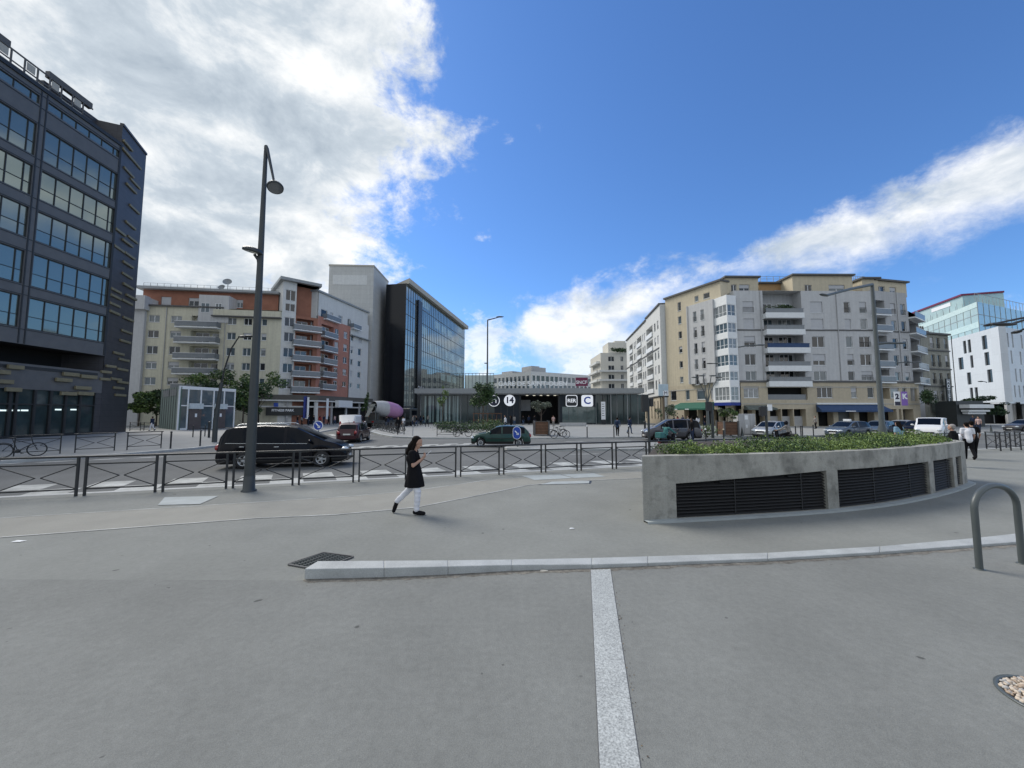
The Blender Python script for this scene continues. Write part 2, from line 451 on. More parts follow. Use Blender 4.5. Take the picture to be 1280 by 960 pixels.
# ---------------------------------------------------------------- sky, sun, camera
W = bpy.data.worlds.new('World'); S.world = W; W.use_nodes = True
SUN_AZ, SUN_EL = radians(-52), radians(46)      # azimuth from +Y towards +X
def make_world():
    nt = W.node_tree; L = nt.links.new
    bg = nt.nodes['Background']; bg.inputs['Strength'].default_value = .1
    sky = nd(nt, 'ShaderNodeTexSky'); sky.sky_type = 'NISHITA'; sky.sun_disc = False
    sky.sun_elevation = SUN_EL; sky.sun_rotation = SUN_AZ
    sky.air_density = 1.0; sky.dust_density = .25; sky.ozone_density = 3.0; sky.altitude = 100
    tc = nd(nt, 'ShaderNodeTexCoord'); sep = nd(nt, 'ShaderNodeSeparateXYZ'); L(tc.outputs['Generated'], sep.inputs[0])
    def mth(op, a, b=None, c=None):
        n = nd(nt, 'ShaderNodeMath', operation=op)
        for i, q in enumerate((a, b, c)):
            if q is None: continue
            if isinstance(q, (int, float)): n.inputs[i].default_value = q
            else: L(q, n.inputs[i])
        return n.outputs[0]
    X, Y, Z = sep.outputs
    ym = mth('MAXIMUM', Y, .06)
    U = mth('DIVIDE', X, ym); Wd = mth('DIVIDE', Z, ym)
    def noise(sc, det, ro, mp, seed, dist=0.0):
        k = nd(nt, 'ShaderNodeMapping'); k.inputs['Scale'].default_value = mp; k.inputs['Location'].default_value = seed
        L(tc.outputs['Generated'], k.inputs['Vector'])
        n = nd(nt, 'ShaderNodeTexNoise'); n.inputs['Scale'].default_value = sc; n.inputs['Detail'].default_value = det
        n.inputs['Roughness'].default_value = ro; n.inputs['Distortion'].default_value = dist
        L(k.outputs['Vector'], n.inputs['Vector'])
        return mth('SUBTRACT', n.outputs['Fac'], .5)
    n1 = noise(5.2, 12, .66, (1, 1, 1.5), (3.1, .7, 1.9), .15)
    n2 = noise(6.5, 10, .62, (1, 1, 1.7), (7.3, 2.2, .4), .2)
    n3 = noise(1.7, 3, .5, (1, 1, 1.6), (1.3, 5.2, 8.4)); n4 = noise(16, 8, .65, (1, 1, 1.4), (4.4, 9.2, 2.5), .6)
    n1 = mth('ADD', n1, mth('MULTIPLY', n4, .34))
    def curve(val, lo, hi, pts, olo, ohi):
        q = mth('DIVIDE', mth('SUBTRACT', val, lo), hi - lo)
        n = nd(nt, 'ShaderNodeFloatCurve'); c = n.mapping.curves[0]
        pp = sorted([((a - lo) / (hi - lo), (b - olo) / (ohi - olo)) for a, b in pts])
        c.points[0].location = pp[0]; c.points[1].location = pp[-1]
        for a in pp[1:-1]: c.points.new(*a)
        n.mapping.update(); L(q, n.inputs['Value'])
        return mth('ADD', mth('MULTIPLY', n.outputs[0], ohi - olo), olo)
    def uw(u, v):
        d = ray(u, v); return d.x / d.y, d.z / d.y
    def ss(val, a, b):
        n = nd(nt, 'ShaderNodeMapRange', interpolation_type='SMOOTHSTEP'); L(val, n.inputs['Value'])
        n.inputs['From Min'].default_value = a; n.inputs['From Max'].default_value = b
        return n.outputs['Result']
    edge = [uw(*q)[::-1] for q in [(520, -150), (535, 0), (550, 60), (540, 110), (600, 165), (575, 200), (525, 245), (515, 290), (480, 335), (455, 380), (400, 430), (330, 500)]]
    E = curve(Wd, 0.0, 1.6, edge, -1.6, .4)
    mL = ss(mth('ADD', mth('SUBTRACT', E, U), mth('MULTIPLY', n1, .95)), -.05, .20)
    top = [uw(*q) for q in [(560, 445), (630, 404), (660, 378), (700, 352), (780, 333), (860, 318), (905, 312), (950, 285), (1000, 258), (1100, 226), (1200, 186), (1280, 152), (1400, 100)]]
    bot = [uw(*q) for q in [(560, 450), (640, 425), (690, 455), (740, 440), (800, 395), (870, 342), (915, 326), (1000, 330), (1100, 316), (1200, 290), (1280, 268), (1400, 230)]]
    T = mth('ADD', curve(U, -.2, 1.6, top, -.1, 1.2), -.030); B = mth('SUBTRACT', curve(U, -.2, 1.6, bot, -.1, 1.2), .02)
    nb = mth('MULTIPLY', n1, .27)
    mR = mth('MULTIPLY', ss(mth('ADD', mth('SUBTRACT', T, Wd), nb), -.02, .075), ss(mth('ADD', mth('SUBTRACT', Wd, B), nb), -.04, .10))
    # low puffs near the horizon and unseen cloud added behind the camera as front fill light
    low = mth('MULTIPLY', ss(mth('ADD', n1, mth('MULTIPLY', n3, .9)), .05, .22), ss(mth('MULTIPLY', mth('SUBTRACT', .42, Wd), 1), 0, .25))
    low = mth('MULTIPLY', low, .75)
    backm = mth('MULTIPLY', ss(mth('ADD', n1, n3), -.22, .1), ss(mth('MULTIPLY', Y, -1), -.05, .25))
    m = mth('MAXIMUM', mth('MAXIMUM', mL, mth('MULTIPLY', mR, .93)), mth('MAXIMUM', low, backm))
    m = mth('MULTIPLY', m, ss(Z, -.02, .02))
    # cloud tone: grey bellies, bright billows
    br = mth('ADD', .57, mth('ADD', mth('MULTIPLY', n2, 2.5), mth('MULTIPLY', n3, .8)))
    rimb = mth('SUBTRACT', 1, ss(mth('ADD', mth('SUBTRACT', E, U), mth('MULTIPLY', n2, .5)), .0, .42))
    br = mth('ADD', br, mth('MULTIPLY', rimb, .34))
    brc = nd(nt, 'ShaderNodeClamp'); L(br, brc.inputs['Value'])
    ramp = nd(nt, 'ShaderNodeValToRGB'); cr = ramp.color_ramp
    cr.elements[0].position = .0; cr.elements[0].color = (.36, .43, .51, 1)
    cr.elements[1].position = 1.0; cr.elements[1].color = (.97, .98, .98, 1)
    e = cr.elements.new(.5); e.color = (.55, .62, .69, 1)
    L(brc.outputs[0], ramp.inputs['Fac'])
    hz = mth('MULTIPLY', ss(mth('SUBTRACT', .34, Wd), 0, .36), .55)
    cs = nd(nt, 'ShaderNodeVectorMath', operation='SCALE'); cs.inputs['Scale'].default_value = CLOUD
    L(ramp.outputs['Color'], cs.inputs[0])
    gn = nd(nt, 'ShaderNodeVectorMath', operation='MULTIPLY'); gn.inputs[1].default_value = SKYTINT
    L(sky.outputs['Color'], gn.inputs[0])
    hm = nd(nt, 'ShaderNodeMix', data_type='RGBA'); L(hz, hm.inputs['Factor']); L(gn.outputs['Vector'], hm.inputs['A']); hm.inputs['B'].default_value = (3.6, 5.0, 6.6, 1)
    mx = nd(nt, 'ShaderNodeMix', data_type='RGBA'); L(m, mx.inputs['Factor']); L(hm.outputs['Result'], mx.inputs['A']); L(cs.outputs['Vector'], mx.inputs['B'])
    L(mx.outputs['Result'], bg.inputs['Color'])
CLOUD = 9.1
SKYTINT = (.74, 1.07, 1.45)
make_world()
sl = bpy.data.lights.new('sun', 'SUN'); sl.energy = 2.6; sl.angle = radians(27); sl.color = (1, .95, .88)
so = bpy.data.objects.new('sun', sl); COL.objects.link(so)
sd = V((sin(SUN_AZ) * cos(SUN_EL), cos(SUN_AZ) * cos(SUN_EL), sin(SUN_EL)))
so.rotation_euler = sd.to_track_quat('Z', 'Y').to_euler(); so.location = (0, 0, 60)
cam = bpy.data.cameras.new('camera'); co = bpy.data.objects.new('camera', cam); COL.objects.link(co)
co.location = (0, 0, CH); co.rotation_euler = (pi / 2 + PIT, 0, 0)
cam.sensor_width = 36; cam.lens = 36 * FPX / 1280; cam.clip_end = 3000; cam.clip_start = .05
S.camera = co
S.view_settings.view_transform = 'Standard'; S.view_settings.look = 'None'; S.view_settings.exposure = .28; S.view_settings.gamma = 1
S.render.resolution_x = 1024; S.render.resolution_y = 768
# ---------------------------------------------------------------- ground
def struct(name, mb, mats):
    o = mb.build(name, mats); o['kind'] = 'structure'; return o
mb = MB(); mb.quad((-900, -900, ROAD), (900, -900, ROAD), (900, 1800, ROAD), (-900, 1800, ROAD)); struct('road', mb, M['road'])
BS = V((-11.19, 10.16)); BE = V((5.39, 15.45)); BD = (BE - BS).normalized(); BNn = V((-BD.y, BD.x))
def bl(t, o=0.0): 
    q = BS + BD * t + BNn * o; return (q.x, q.y)
# the square we stand on, its kerb along the barriers
KO = .55
mb = MB(); mb.prism([bl(-60, KO - .2), bl(60, KO - .2), (75, -60), (-75, -60)], -.4, 0); struct('square', mb, M['plaza'])
mb = MB(); mb.prism([bl(-60, KO - .2), bl(60, KO - .2), bl(60, KO), bl(-60, KO)], -.4, .004); struct('kerb_of_square', mb, M['granite_kerb'])
def pave(name, poly, z=0.0, m='pave', kw=.28):
    """raised pavement with a granite kerb round it"""
    poly = [V((p[0], p[1])) for p in poly]
    n = len(poly)
    ar = sum(poly[i].x * poly[(i + 1) % n].y - poly[(i + 1) % n].x * poly[i].y for i in range(n))
    if ar < 0: poly = poly[::-1]
    ins = []
    for i in range(n):
        a, b, c = poly[i - 1], poly[i], poly[(i + 1) % n]
        d1 = (b - a).normalized(); d2 = (c - b).normalized()
        n1 = V((-d1.y, d1.x)); n2 = V((-d2.y, d2.x)); q = (n1 + n2)
        q = q.normalized() / max(.4, q.normalized().dot(n1))
        ins.append(b + q * kw)
    mb = MB(); mb.prism(ins, -.4, z, bottom=False); struct(name, mb, M[m])
    mb = MB()
    for i in range(n):
        j = (i + 1) % n
        a, b, c, d = poly[i], poly[j], ins[j], ins[i]
        mb.quad((a.x, a.y, z + .004), (b.x, b.y, z + .004), (c.x, c.y, z + .004), (d.x, d.y, z + .004))
        mb.quad((a.x, a.y, -.4), (b.x, b.y, -.4), (b.x, b.y, z + .004), (a.x, a.y, z + .004))
    struct(name + '_kerb', mb, M['granite_kerb'])
pave('left_pavement', [(-75, -8), (-52, 1.5), (-33, 10.6), (-23, 17.2), (-20.6, 20.6), (-19.6, 24), (-19.6, 29), (-21, 40), (-25, 58), (-29.5, 82), (-40, 140), (-60, 260), (-160, 260), (-160, -8)])
pave('station_pavement', [(-26, 260), (-17, 110), (-17.2, 75), (-19.2, 56), (-16.5, 45), (-13.2, 38.9), (-11, 35.6), (-8.4, 34.0), (-2.8, 33.6), (4, 33.8), (16, 35.5), (34, 38), (60, 43), (110, 54), (260, 90), (260, 260)])
isl = [(-.55, 24.3), (-.3, 23.7), (.6, 23.35), (3, 23.1), (10, 23.6), (24, 26.4), (24, 29.2), (10, 28.2), (3, 26.9), (.6, 25.6), (-.3, 24.9)]
pave('traffic_island', isl, 0.0, 'pave', .2)
# painted markings on the road
def quads(name, qs, z, m):
    mb = MB()
    for q in qs: mb.add([(p[0], p[1], z) for p in q], [tuple(range(len(q)))])
    return struct(name, mb, m)
chk = []
for i in range(-36, 40):
    for r in range(2):
        if (i + r) % 2: continue
        t = i * 1.0 + RN.uniform(-.03, .03)
        o0 = KO + .58 + r * 1.08; sk = -.22
        chk.append([bl(t + sk * r, o0), bl(t + .99 + sk * r, o0), bl(t + .99 + sk * (r + 1), o0 + 1.06), bl(t + sk * (r + 1), o0 + 1.06)])
quads('checker_marking', chk, ROAD + .004, M['paint'])
edge = [[bl(i * 2.2, KO + .22), bl(i * 2.2 + 1.5, KO + .22), bl(i * 2.2 + 1.5, KO + .40), bl(i * 2.2, KO + .40)] for i in range(-16, 16)]
quads('edge_line_marking', edge, ROAD + .004, M['paint'])
def strip_marks(name, a, b, n, ln, wd, rows=1, gap=.5):
    a, b = V((a[0], a[1])), V((b[0], b[1])); d = (b - a).normalized(); nn = V((-d.y, d.x)); L = (b - a).length; qs = []
    for i in range(n):
        for r in range(rows):
            t = L * (i + (.5 if r % 2 else 0)) / n; p = a + d * t + nn * r * gap
            qs.append([p, p + d * ln, p + d * (ln + .35) + nn * wd, p + d * .35 + nn * wd])
    quads(name, qs, ROAD + .004, M['paint'])
strip_marks('far_checker_marking', G(430, 561, ROAD), G(640, 554.5, ROAD), 8, 1.0, .75, 2, .8)
strip_marks('lane_dash_marking', (-29, 13.2), (-17.5, 20.3), 8, 1.1, .35)
strip_marks('zebra_marking', (-18.6, 37.5), (-14.2, 41.0), 5, .5, 3.2)
strip_marks('right_lane_marking', (3, 21.2), (30, 25.6), 7, 1.6, .16)
strip_marks('station_lane_marking', (4, 30.6), (30, 34.2), 7, 1.8, .3)
# beige cycle lane across the square, between two pale lines
lo = [(0, 672), (160, 660), (320, 648), (420, 643.5), (520, 634.5), (600, 619), (660, 606.5), (730, 601), (802, 598)]
up = [(0, 648), (160, 638), (320, 628), (440, 620.5), (520, 613), (570, 606), (610, 600), (660, 596), (802, 589)]
def path(px, ext):
    ps = [V(G(*q)[:2]) for q in px]
    d = (ps[0] - ps[1]).normalized(); return [ps[0] + d * ext] + ps
lo, up = path(lo, 25), path(up, 25)
def ribbon(name, A, B, z, m):
    mb = MB()
    for i in range(min(len(A), len(B)) - 1):
        mb.quad((A[i].x, A[i].y, z), (A[i + 1].x, A[i + 1].y, z), (B[i + 1].x, B[i + 1].y, z), (B[i].x, B[i].y, z))
    return struct(name, mb, m)
def offs(A, w):
    r = []
    for i in range(len(A)):
        t = (A[min(i + 1, len(A) - 1)] - A[max(i - 1, 0)]).normalized(); r.append(A[i] + V((-t.y, t.x)) * w)
    return r
ribbon('cycle_lane', lo, up, .004, M['lane'])
ribbon('lane_line_near', offs(lo, -.03), offs(lo, .03), .008, M['paint'])
ribbon('lane_line_far', offs(up, -.025), offs(up, .025), .008, M['paint'])
quads('concrete_slab_cover', [[G(*q) for q in ((206, 622), (273, 620.5), (250, 630.5), (197, 632))]], .012, M['slab'])
quads('pale_patch', [[G(*q) for q in ((652, 595), (700, 593.5), (716, 598), (668, 600.5))], [G(*q) for q in ((702, 593.5), (742, 592), (757, 596), (718, 598))]], .012, M['slab'])
mb = MB(); q = [G(*q) for q in ((676, 606), (690, 602.5), (737, 601.5), (736, 604.5))]
mb.prism([(p.x, p.y) for p in q], .006, .012); 
hc = mb.build('hatch_cover', M['slab']); tag(hc, 'pale rectangular hatch cover flush in the asphalt by the barriers', 'hatch')
c = sum((V(p) for p in q), V((0, 0, 0))) / 4
mb = MB(); pp = [c + (V(p) - c) * 1.10 for p in q]; mb.prism([(p.x, p.y) for p in pp], .0045, .0055); f = mb.build('frame', M['black'], hc)
# asphalt in front of the granite kerb, vignette darkening painted into its colour
nk = [(380, 724.5), (480, 722), (560, 718.5), (640, 714), (740, 711), (810, 708), (960, 702), (1100, 693.5), (1220, 684.5), (1280, 680), (1340, 674)]
ht = [.135, .125, .11, .085, .06, .05, .045, .045, .045, .045, .045]
bk = [(397, 701), (480, 700.5), (560, 700), (640, 699), (740, 697), (810, 695), (960, 690.5), (1100, 682.5), (1220, 672), (1280, 665.5), (1340, 658)]
F0 = [G(*q) for q in nk]; B0 = [G(q[0], q[1], h) for q, h in zip(bk, ht)]
mb = MB()
n = len(F0)
for i in range(n - 1):
    j = i + 1
    f0, f1, b0, b1 = F0[i], F0[j], V((B0[i].x, B0[i].y, 0)), V((B0[j].x, B0[j].y, 0))
    g = (f1 - f0) * .0006
    mb.add([f0 + g, f1 - g, b1 - g, b0 + g] + [f0 + g + V((0, 0, ht[i])), f1 - g + V((0, 0, ht[j])), b1 - g + V((0, 0, ht[j])), b0 + g + V((0, 0, ht[i]))],
           [(0, 1, 5, 4), (1, 2, 6, 5), (2, 3, 7, 6), (3, 0, 4, 7), (4, 5, 6, 7)])
kb = struct('granite_kerb', mb, M['granite_kerb']); bevel(kb, .012, 2)
mb = MB()
fw = [F0[0] + V((-40, .3, 0))] + [V(p) + V((.02, -.03, 0)) for p in F0] + [F0[-1] + V((40, 12, 0))]
mb.add([(p.x, p.y, .0035) for p in fw] + [(60, -40, .0035), (-60, -40, .0035)], [tuple(range(len(fw) + 2))])
struct('darkened_near_asphalt', mb, M['plaza2'])
a, b, c, d = G(738.5, 713), G(763, 712), G(801, 965), G(750, 965)
ex = (d - a).normalized() * 4; ex2 = (c - b).normalized() * 4
mb = MB(); mb.add([(p.x, p.y, .009) for p in (a, b, c + ex2, d + ex)], [(0, 1, 2, 3)]); struct('granite_strip', mb, M['granite'])
mb = MB()
for p0, p1 in ((a, d + ex), (b, c + ex2)):
    sd_ = V((.006, 0, 0)); mb.add([(p0 - sd_)[:2] + (.0065,), (p0 + sd_)[:2] + (.0065,), (p1 + sd_)[:2] + (.0065,), (p1 - sd_)[:2] + (.0065,)], [(0, 1, 2, 3)])
struct('strip_joint', mb, M['trim'])
# cast drain grate behind the kerb end
q = [G(361, 706.5), G(404, 692), G(441, 697), G(398, 713)]
root = thing('drain_grate', 'black cast iron drain grate set diagonally behind the kerb end', 'grate', (sum(p.x for p in q) / 4, sum(p.y for p in q) / 4, 0))
mb = MB(); mb.add([(p.x, p.y, .005) for p in q], [(0, 1, 2, 3)]); mb.build('pit', M['void'], root)
mb = MB(); e1 = q[1] - q[0]; e2 = q[3] - q[0]
for i in range(12):
    for j in range(6):
        o = q[0] + e1 * ((i + .12) / 12) + e2 * ((j + .1) / 6)
        mb.obox(o + V((0, 0, .006)), e1 * (.34 / 12), e2 * (.78 / 6), V((0, 0, .014)))
mb.build('grid', M['greysteel'], root)
mb = MB()
for i in range(4):
    a, b = q[i], q[(i + 1) % 4]; dd = (b - a).normalized() * .02; nn = V((-dd.y, dd.x, 0))
    mb.obox(a + V((0, 0, .004)), b - a, nn, V((0, 0, .018)))
mb.build('frame', M['trim'], root)
# round gravel tree pit, bottom right
cc = G(1322, 880)
root = thing('tree_pit', 'round pit of pale gravel sunk in the asphalt', 'tree pit', (cc.x, cc.y, 0))
mb = MB(); mb.lathe([(.30, .004), (.30, .016), (.27, .016), (.27, .005)], 40, cc); mb.build('rim', M['greysteel'], root)
mb = MB(); mb.lathe([(.001, .007), (.272, .007)], 40, cc); mb.build('soil', M['soil'], root)
mb = MB()
for i in range(520):
    r = .26 * math.sqrt(RN.random()); t = RN.uniform(0, 6.28); sz = RN.uniform(.008, .019)
    rot = Matrix.Rotation(RN.uniform(0, 3.1), 3, 'Z') @ Matrix.Rotation(RN.uniform(-.4, .4), 3, 'X')
    mb.ell((cc.x + r * cos(t), cc.y + r * sin(t), .010 + RN.random() * .01), (sz * 1.5, sz, sz * .8), 6, RN.randrange(3), rot)
st = mb.build('gravel', [mat('pebble pale', (.55, .47, .38), .8), mat('pebble tan', (.40, .31, .23), .8), mat('pebble grey', (.42, .41, .39), .8)], root)
# a few scraps of litter
for (u, v, s_, lb) in ((23, 677, .09, 'small white paper scrap lying on the square near the cycle lane'), (715, 661, .05, 'tiny white scrap on the asphalt between cycle lane and granite kerb'), (680, 714, .06, 'crumpled pale leaf lying against the granite kerb')):
    p = G(u, v); mb = MB(); a = s_
    mb.add([p + V((-a, -a * .4, .004)), p + V((a * .8, -a * .5, .012)), p + V((a, a * .5, .005)), p + V((-a * .7, a * .4, .014)), p + V((0, 0, .02))], [(0, 1, 4), (1, 2, 4), (2, 3, 4), (3, 0, 4)])
    tag(mb.build('litter', M['white'] if v < 700 else M['beige']), lb, 'litter')
for (u, v, r, ) in ((270, 790, .02), (840, 757, .0), ):
    pass
# ---------------------------------------------------------------- buildings
def window(par, fr, op, dep=.18, o=0.0, bars=2, tr=0.0, shut=None, fm='white', pm=None, fw=.07, sill=True, name='window', rail=False):
    """a window set back in its opening: frame (one part) and pane (its sub-part)"""
    a, b, c, e = op[:4]
    z1 = e
    mb = MB(); q = o - dep
    if shut is None: shut = RN.choice([0, 0, 0, .25, .5, 1.0, 0])
    if shut > 0:
        sh = (e - c) * shut
        fbox(mb, fr, a + .02, b - .02, q + .045, q + .075, e - sh, e - .01, 1)
    fbox(mb, fr, a, a + fw, q, q + .05, c, z1); fbox(mb, fr, b - fw, b, q, q + .05, c, z1)
    fbox(mb, fr, a + fw, b - fw, q, q + .048, c, c + fw); fbox(mb, fr, a + fw, b - fw, q, q + .048, z1 - fw, z1)
    for i in range(1, bars):
        s = a + (b - a) * i / bars
        fbox(mb, fr, s - fw * .7, s + fw * .7, q, q + .046, c + fw, z1 - fw)
    if tr: fbox(mb, fr, a + fw, b - fw, q + .002, q + .044, c + (e - c) * tr - .03, c + (e - c) * tr + .03)
    if sill: fbox(mb, fr, a - .04, b + .04, o - dep, o + .06, c - .06, c - .005)
    if rail:
        fbox(mb, fr, a, b, o + .05, o + .08, c + .85, c + .9, 2)
        k = int((b - a) / .14)
        for i in range(k + 1): fbox(mb, fr, a + (b - a - .02) * i / k, a + (b - a - .02) * i / k + .02, o + .055, o + .075, c + .05, c + .85, 2)
    w = mb.build(name, [M[fm], M['shutter'], M['trim']], par)
    mb = MB(); mb.quad(fr.p(a, q + .015, c), fr.p(b, q + .015, c), fr.p(b, q + .015, z1), fr.p(a, q + .015, z1))
    p = mb.build('pane', M[pm or RN.choice(['pane', 'pane', 'pane', 'pane2', 'pane3'])], par)
    mwi = p.matrix_basis.copy(); p.parent = w
    return w
def balcony(par, fr, s0, s1, z, proj=1.2, h=.95, slab='white', rail='rail', o=0.0, solid=False, toprail='white', side=True):
    mb = MB(); fbox(mb, fr, s0, s1, o + .003, o + proj, z - .2, z)
    b = mb.build('balcony', M[slab], par)
    mb = MB()
    if solid: fbox(mb, fr, s0 + .003, s1 - .003, o + proj - .12, o + proj - .003, z + .002, z + h)
    else:
        fbox(mb, fr, s0 + .02, s1 - .02, o + proj - .05, o + proj - .02, z + .08, z + h - .06)
        fbox(mb, fr, s0, s1, o + proj - .07, o + proj, z + h - .05, z + h + .02, 1)
    if side:
        for s in (s0 + .004, s1 - .05): fbox(mb, fr, s, s + .046, o + .01, o + proj - .08, z + .08, z + h)
    r = mb.build('railing', [M[rail], M[toprail]], par); r.parent = b
    return b
def zr(fr, u, rows):
    return [(fr.z(u, vb), fr.z(u, vt)) for vb, vt in rows]
def ss_(fr, a, b, v=450): return fr.s(a, v), fr.s(b, v)
def base_loc(fr): 
    p = fr.p(fr.L / 2, 0, 0); return (p.x, p.y, 0)
# ---- A: dark glass office block on the left
Ad = V((-.0374, 1, 0)).normalized(); Ab = V((-41.9, 31.6, 0))
fa = Fr(Ab - Ad * 22, Ab + Ad * 60)
A_ = thing('office_building', 'tall dark office block with bands of blue glass and beige bars on the left', 'building', fa.p(20, 0, 0))
sP0, sP1 = fa.s(34, 285), fa.s(46, 285); sE0, sE1 = fa.s(138.5, 330), fa.s(144, 277)
rowsA = zr(fa, 47, [(413.4, 374), (360, 318.75), (301.9, 263.4), (248, 210), (197, 155)])
bw = sE0 - sP1; pw = sP1 - sP0
bays = [(sP1, sE0), (sP0 - bw, sP0), (sP0 - 2 * bw - pw, sP0 - bw - pw)]
zfac = fa.z(60, 434); ztop = fa.z(51, 112); zb0, zb1 = fa.z(59, 137), fa.z(59, 126)
sL = 1.0
ops = [(a, b, c, d, .14) for (c, d) in rowsA + [(zb0, zb1)] for (a, b) in bays]
mb = MB(); fwall(mb, fa, sL, sE1, zfac, ztop, ops, m=0)
fback(mb, fa, sL, sE1, zfac, ztop, 22, 0)
# fine dark joints
for c, d in rowsA:
    for z in (c - .10, d + .10): fbox(mb, fa, sL, sE1, .003, .03, z - .03, z + .03, 1)
for z in (zb0 - .2, zb1 + .15): fbox(mb, fa, sL, sE1, .003, .03, z - .04, z + .04, 1)
for s in (sP0 + .12, sP1 - .12, sE0 + .12, sE1 - .1, sP0 - bw - .12): fbox(mb, fa, s - .05, s + .05, .004, .035, zfac, ztop - .1, 1)
fbox(mb, fa, sL, sE1, -.2, .12, ztop, ztop + .35, 1)
mb.build('wall', [M['spandrel'], M['black']], A_)
def glazing(par, fr, op, n, tr, gm, dep=.14, fm='black', bw_=.032, last=None, name='window'):
    a, b, c, d = op; w = (b - a) / n
    mb = MB(); k = 0
    while k * w < (b - a) - .05:
        s = a + k * w; fbox(mb, fr, max(a, s - bw_), s + bw_, -dep + .004, -dep + .06, c, d); k += 1
    fbox(mb, fr, b - bw_, b, -dep + .004, -dep + .06, c, d)
    for t in tr: fbox(mb, fr, a, b, -dep + .006, -dep + .055, c + (d - c) * t - bw_ * .7, c + (d - c) * t + bw_ * .7)
    o = mb.build(name, M[fm], par)
    mb = MB(); k = 0; zs = [c] + [c + (d - c) * t for t in tr if .1 < t < .9] + [d]
    while k * w < (b - a) - .05:
        s0, s1 = a + k * w, min(b, a + (k + 1) * w)
        for z0, z1 in zip(zs[:-1], zs[1:]):
            q = [RN.uniform(-.007, .007) for _ in range(3)]; q.append(q[0] - q[1] + q[2]); mb.quad(fr.p(s0, -dep + q[0], z0), fr.p(s1, -dep + q[1], z0), fr.p(s1, -dep + q[2], z1), fr.p(s0, -dep + q[3], z1))
        k += 1
    p = mb.build('pane', M[gm], par); p.parent = o
    return o
for (c, d) in rowsA:
    for (a, b) in bays: glazing(A_, fa, (a, b, c, d), 5.45, (.02, .40, .98), 'glassA')
for (a, b) in bays: glazing(A_, fa, (a, b, zb0, zb1), 5.45, (.04, .96), 'glassA')
# recessed dark floor, spandrel with bars, shop glazing
z1_, z2_, z3_ = fa.z(60, 459), fa.z(40, 487), fa.z(60, 466)
sD = fa.s(119, 500)
mb = MB(); fwall(mb, fa, sL, sE1, z1_, zfac, [(sL + .1, sD + .6, z1_ + .1, zfac - .05, 3.0)], m=0, mr=1)
fwall(mb, fa.at(-3.0), sL, sD + 1, z1_, zfac, m=1)
fwall(mb, fa, sL, sE1, z2_, z1_ - .002, m=0); fbox(mb, fa, sL, sD, .003, .06, z1_ - .35, z1_ - .1, 2)
fwall(mb, fa, sD, sE1, 0, z2_ - .002, m=3)
fback(mb, fa, sL, sE1, 0, zfac, 20, 1)
mb.build('lower_wall', [M['spandrel'], M['void'], M['black'], M['clad']], A_)
ws = [fa.s(u, 500) for u in (-260, -150, -80, -30, 12, 20, 43, 63, 82, 100, 119)]
for i in range(len(ws) - 1):
    a, b = ws[i], ws[i + 1]
    mb = MB(); fbox(mb, fa, a, a + .14, -.2, .04, 0, z2_); fbox(mb, fa, b - .06, b, -.2, .03, 0, z2_); fbox(mb, fa, a + .14, b - .06, -.2, .02, 0, .25); fbox(mb, fa, a + .14, b - .06, -.19, .02, z2_ * .68, z2_ * .68 + .1)
    o = mb.build('shopfront', M['black'], A_)
    mb = MB(); mb.quad(fa.p(a, -.14, .2), fa.p(b, -.14, .2), fa.p(b, -.14, z2_), fa.p(a, -.14, z2_))
    p = mb.build('pane', [M['glassSh%d' % (i % 2)] if ('glassSh%d' % (i % 2)) in M else M['stationglass']], A_); p.parent = o
fd = Fr(fa.p(sE1, 0, 0), fa.p(sE1, 0, 0) + V((-.426, 1, 0)).normalized() * 30)
sF = fd.s(178, 260); zF0, zF1 = fd.z(146, 147), fd.z(178, 198)
mb = MB(); H2 = max(zF0, zF1)
fwall(mb, fd, .02, sF, 0, H2); fback(mb, fd, .02, sF, 0, H2, 14)
fbox(mb, fd, .02, sF, -.25, .1, H2, H2 + .25, 0)
# lifted rear roof volume
fr_ = Fr(fa.p(sE1 - 5.5, -2.0, 0), fa.p(sE1 + .5, -2.0, 0)); fwall(mb, fr_, 0, 6, ztop, H2 + .1); fback(mb, fr_, 0, 6, ztop, H2 + .1, 8)
mb.build('slate_wing', M['clad'], A_)
for (u, v) in ((151, 170), (157, 188), (163, 216), (166, 236), (147, 286), (165, 282), (161, 304), (148, 309), (164, 320), (162, 331), (161, 345), (162, 358), (146, 363), (144, 370), (143, 380), (145, 391), (161, 378), (162, 399), (160, 415), (158, 427), (150, 442), (157, 450), (140, 458), (155, 462), (147, 474), (155, 478), (150, 485), (134, 465), (133, 474), (152, 494), (171, 230), (170, 262), (172, 205), (168, 300), (166, 372)):
    s, z = fd.px(u, v, .18) if u > 141 else fa.px(u, v, .18)
    fr = fd if u > 141 else fa
    L = fr.px(u + 6.5, v, .18)[0] - fr.px(u - 6.5, v, .18)[0]
    if u > 141: L = min(L, 2.6); s = min(max(s, L / 2 + .1), sF - L / 2 - .05)
    mb = MB(); fbox(mb, fr, s - L / 2, s + L / 2, .005, RN.uniform(.12, .2), z - .13, z + .13)
    bevel(mb.build('cladding_bar', M['bar'], A_), .02, 1)
for (u, v) in ((4, 465), (8, 477), (18, 487), (21, 459), (81, 475), (90, 468), (87, 492), (105, 485), (108, 492), (112, 471), (-30, 470)):
    s, z = fa.px(u, v, .25); L = fa.px(u + 10, v, .25)[0] - fa.px(u - 10, v, .25)[0]
    mb = MB(); fbox(mb, fa, s - L / 2, s + L / 2, .065, .28, z - .17, z + .17)
    bevel(mb.build('cladding_bar', M['bar'], A_), .02, 1)
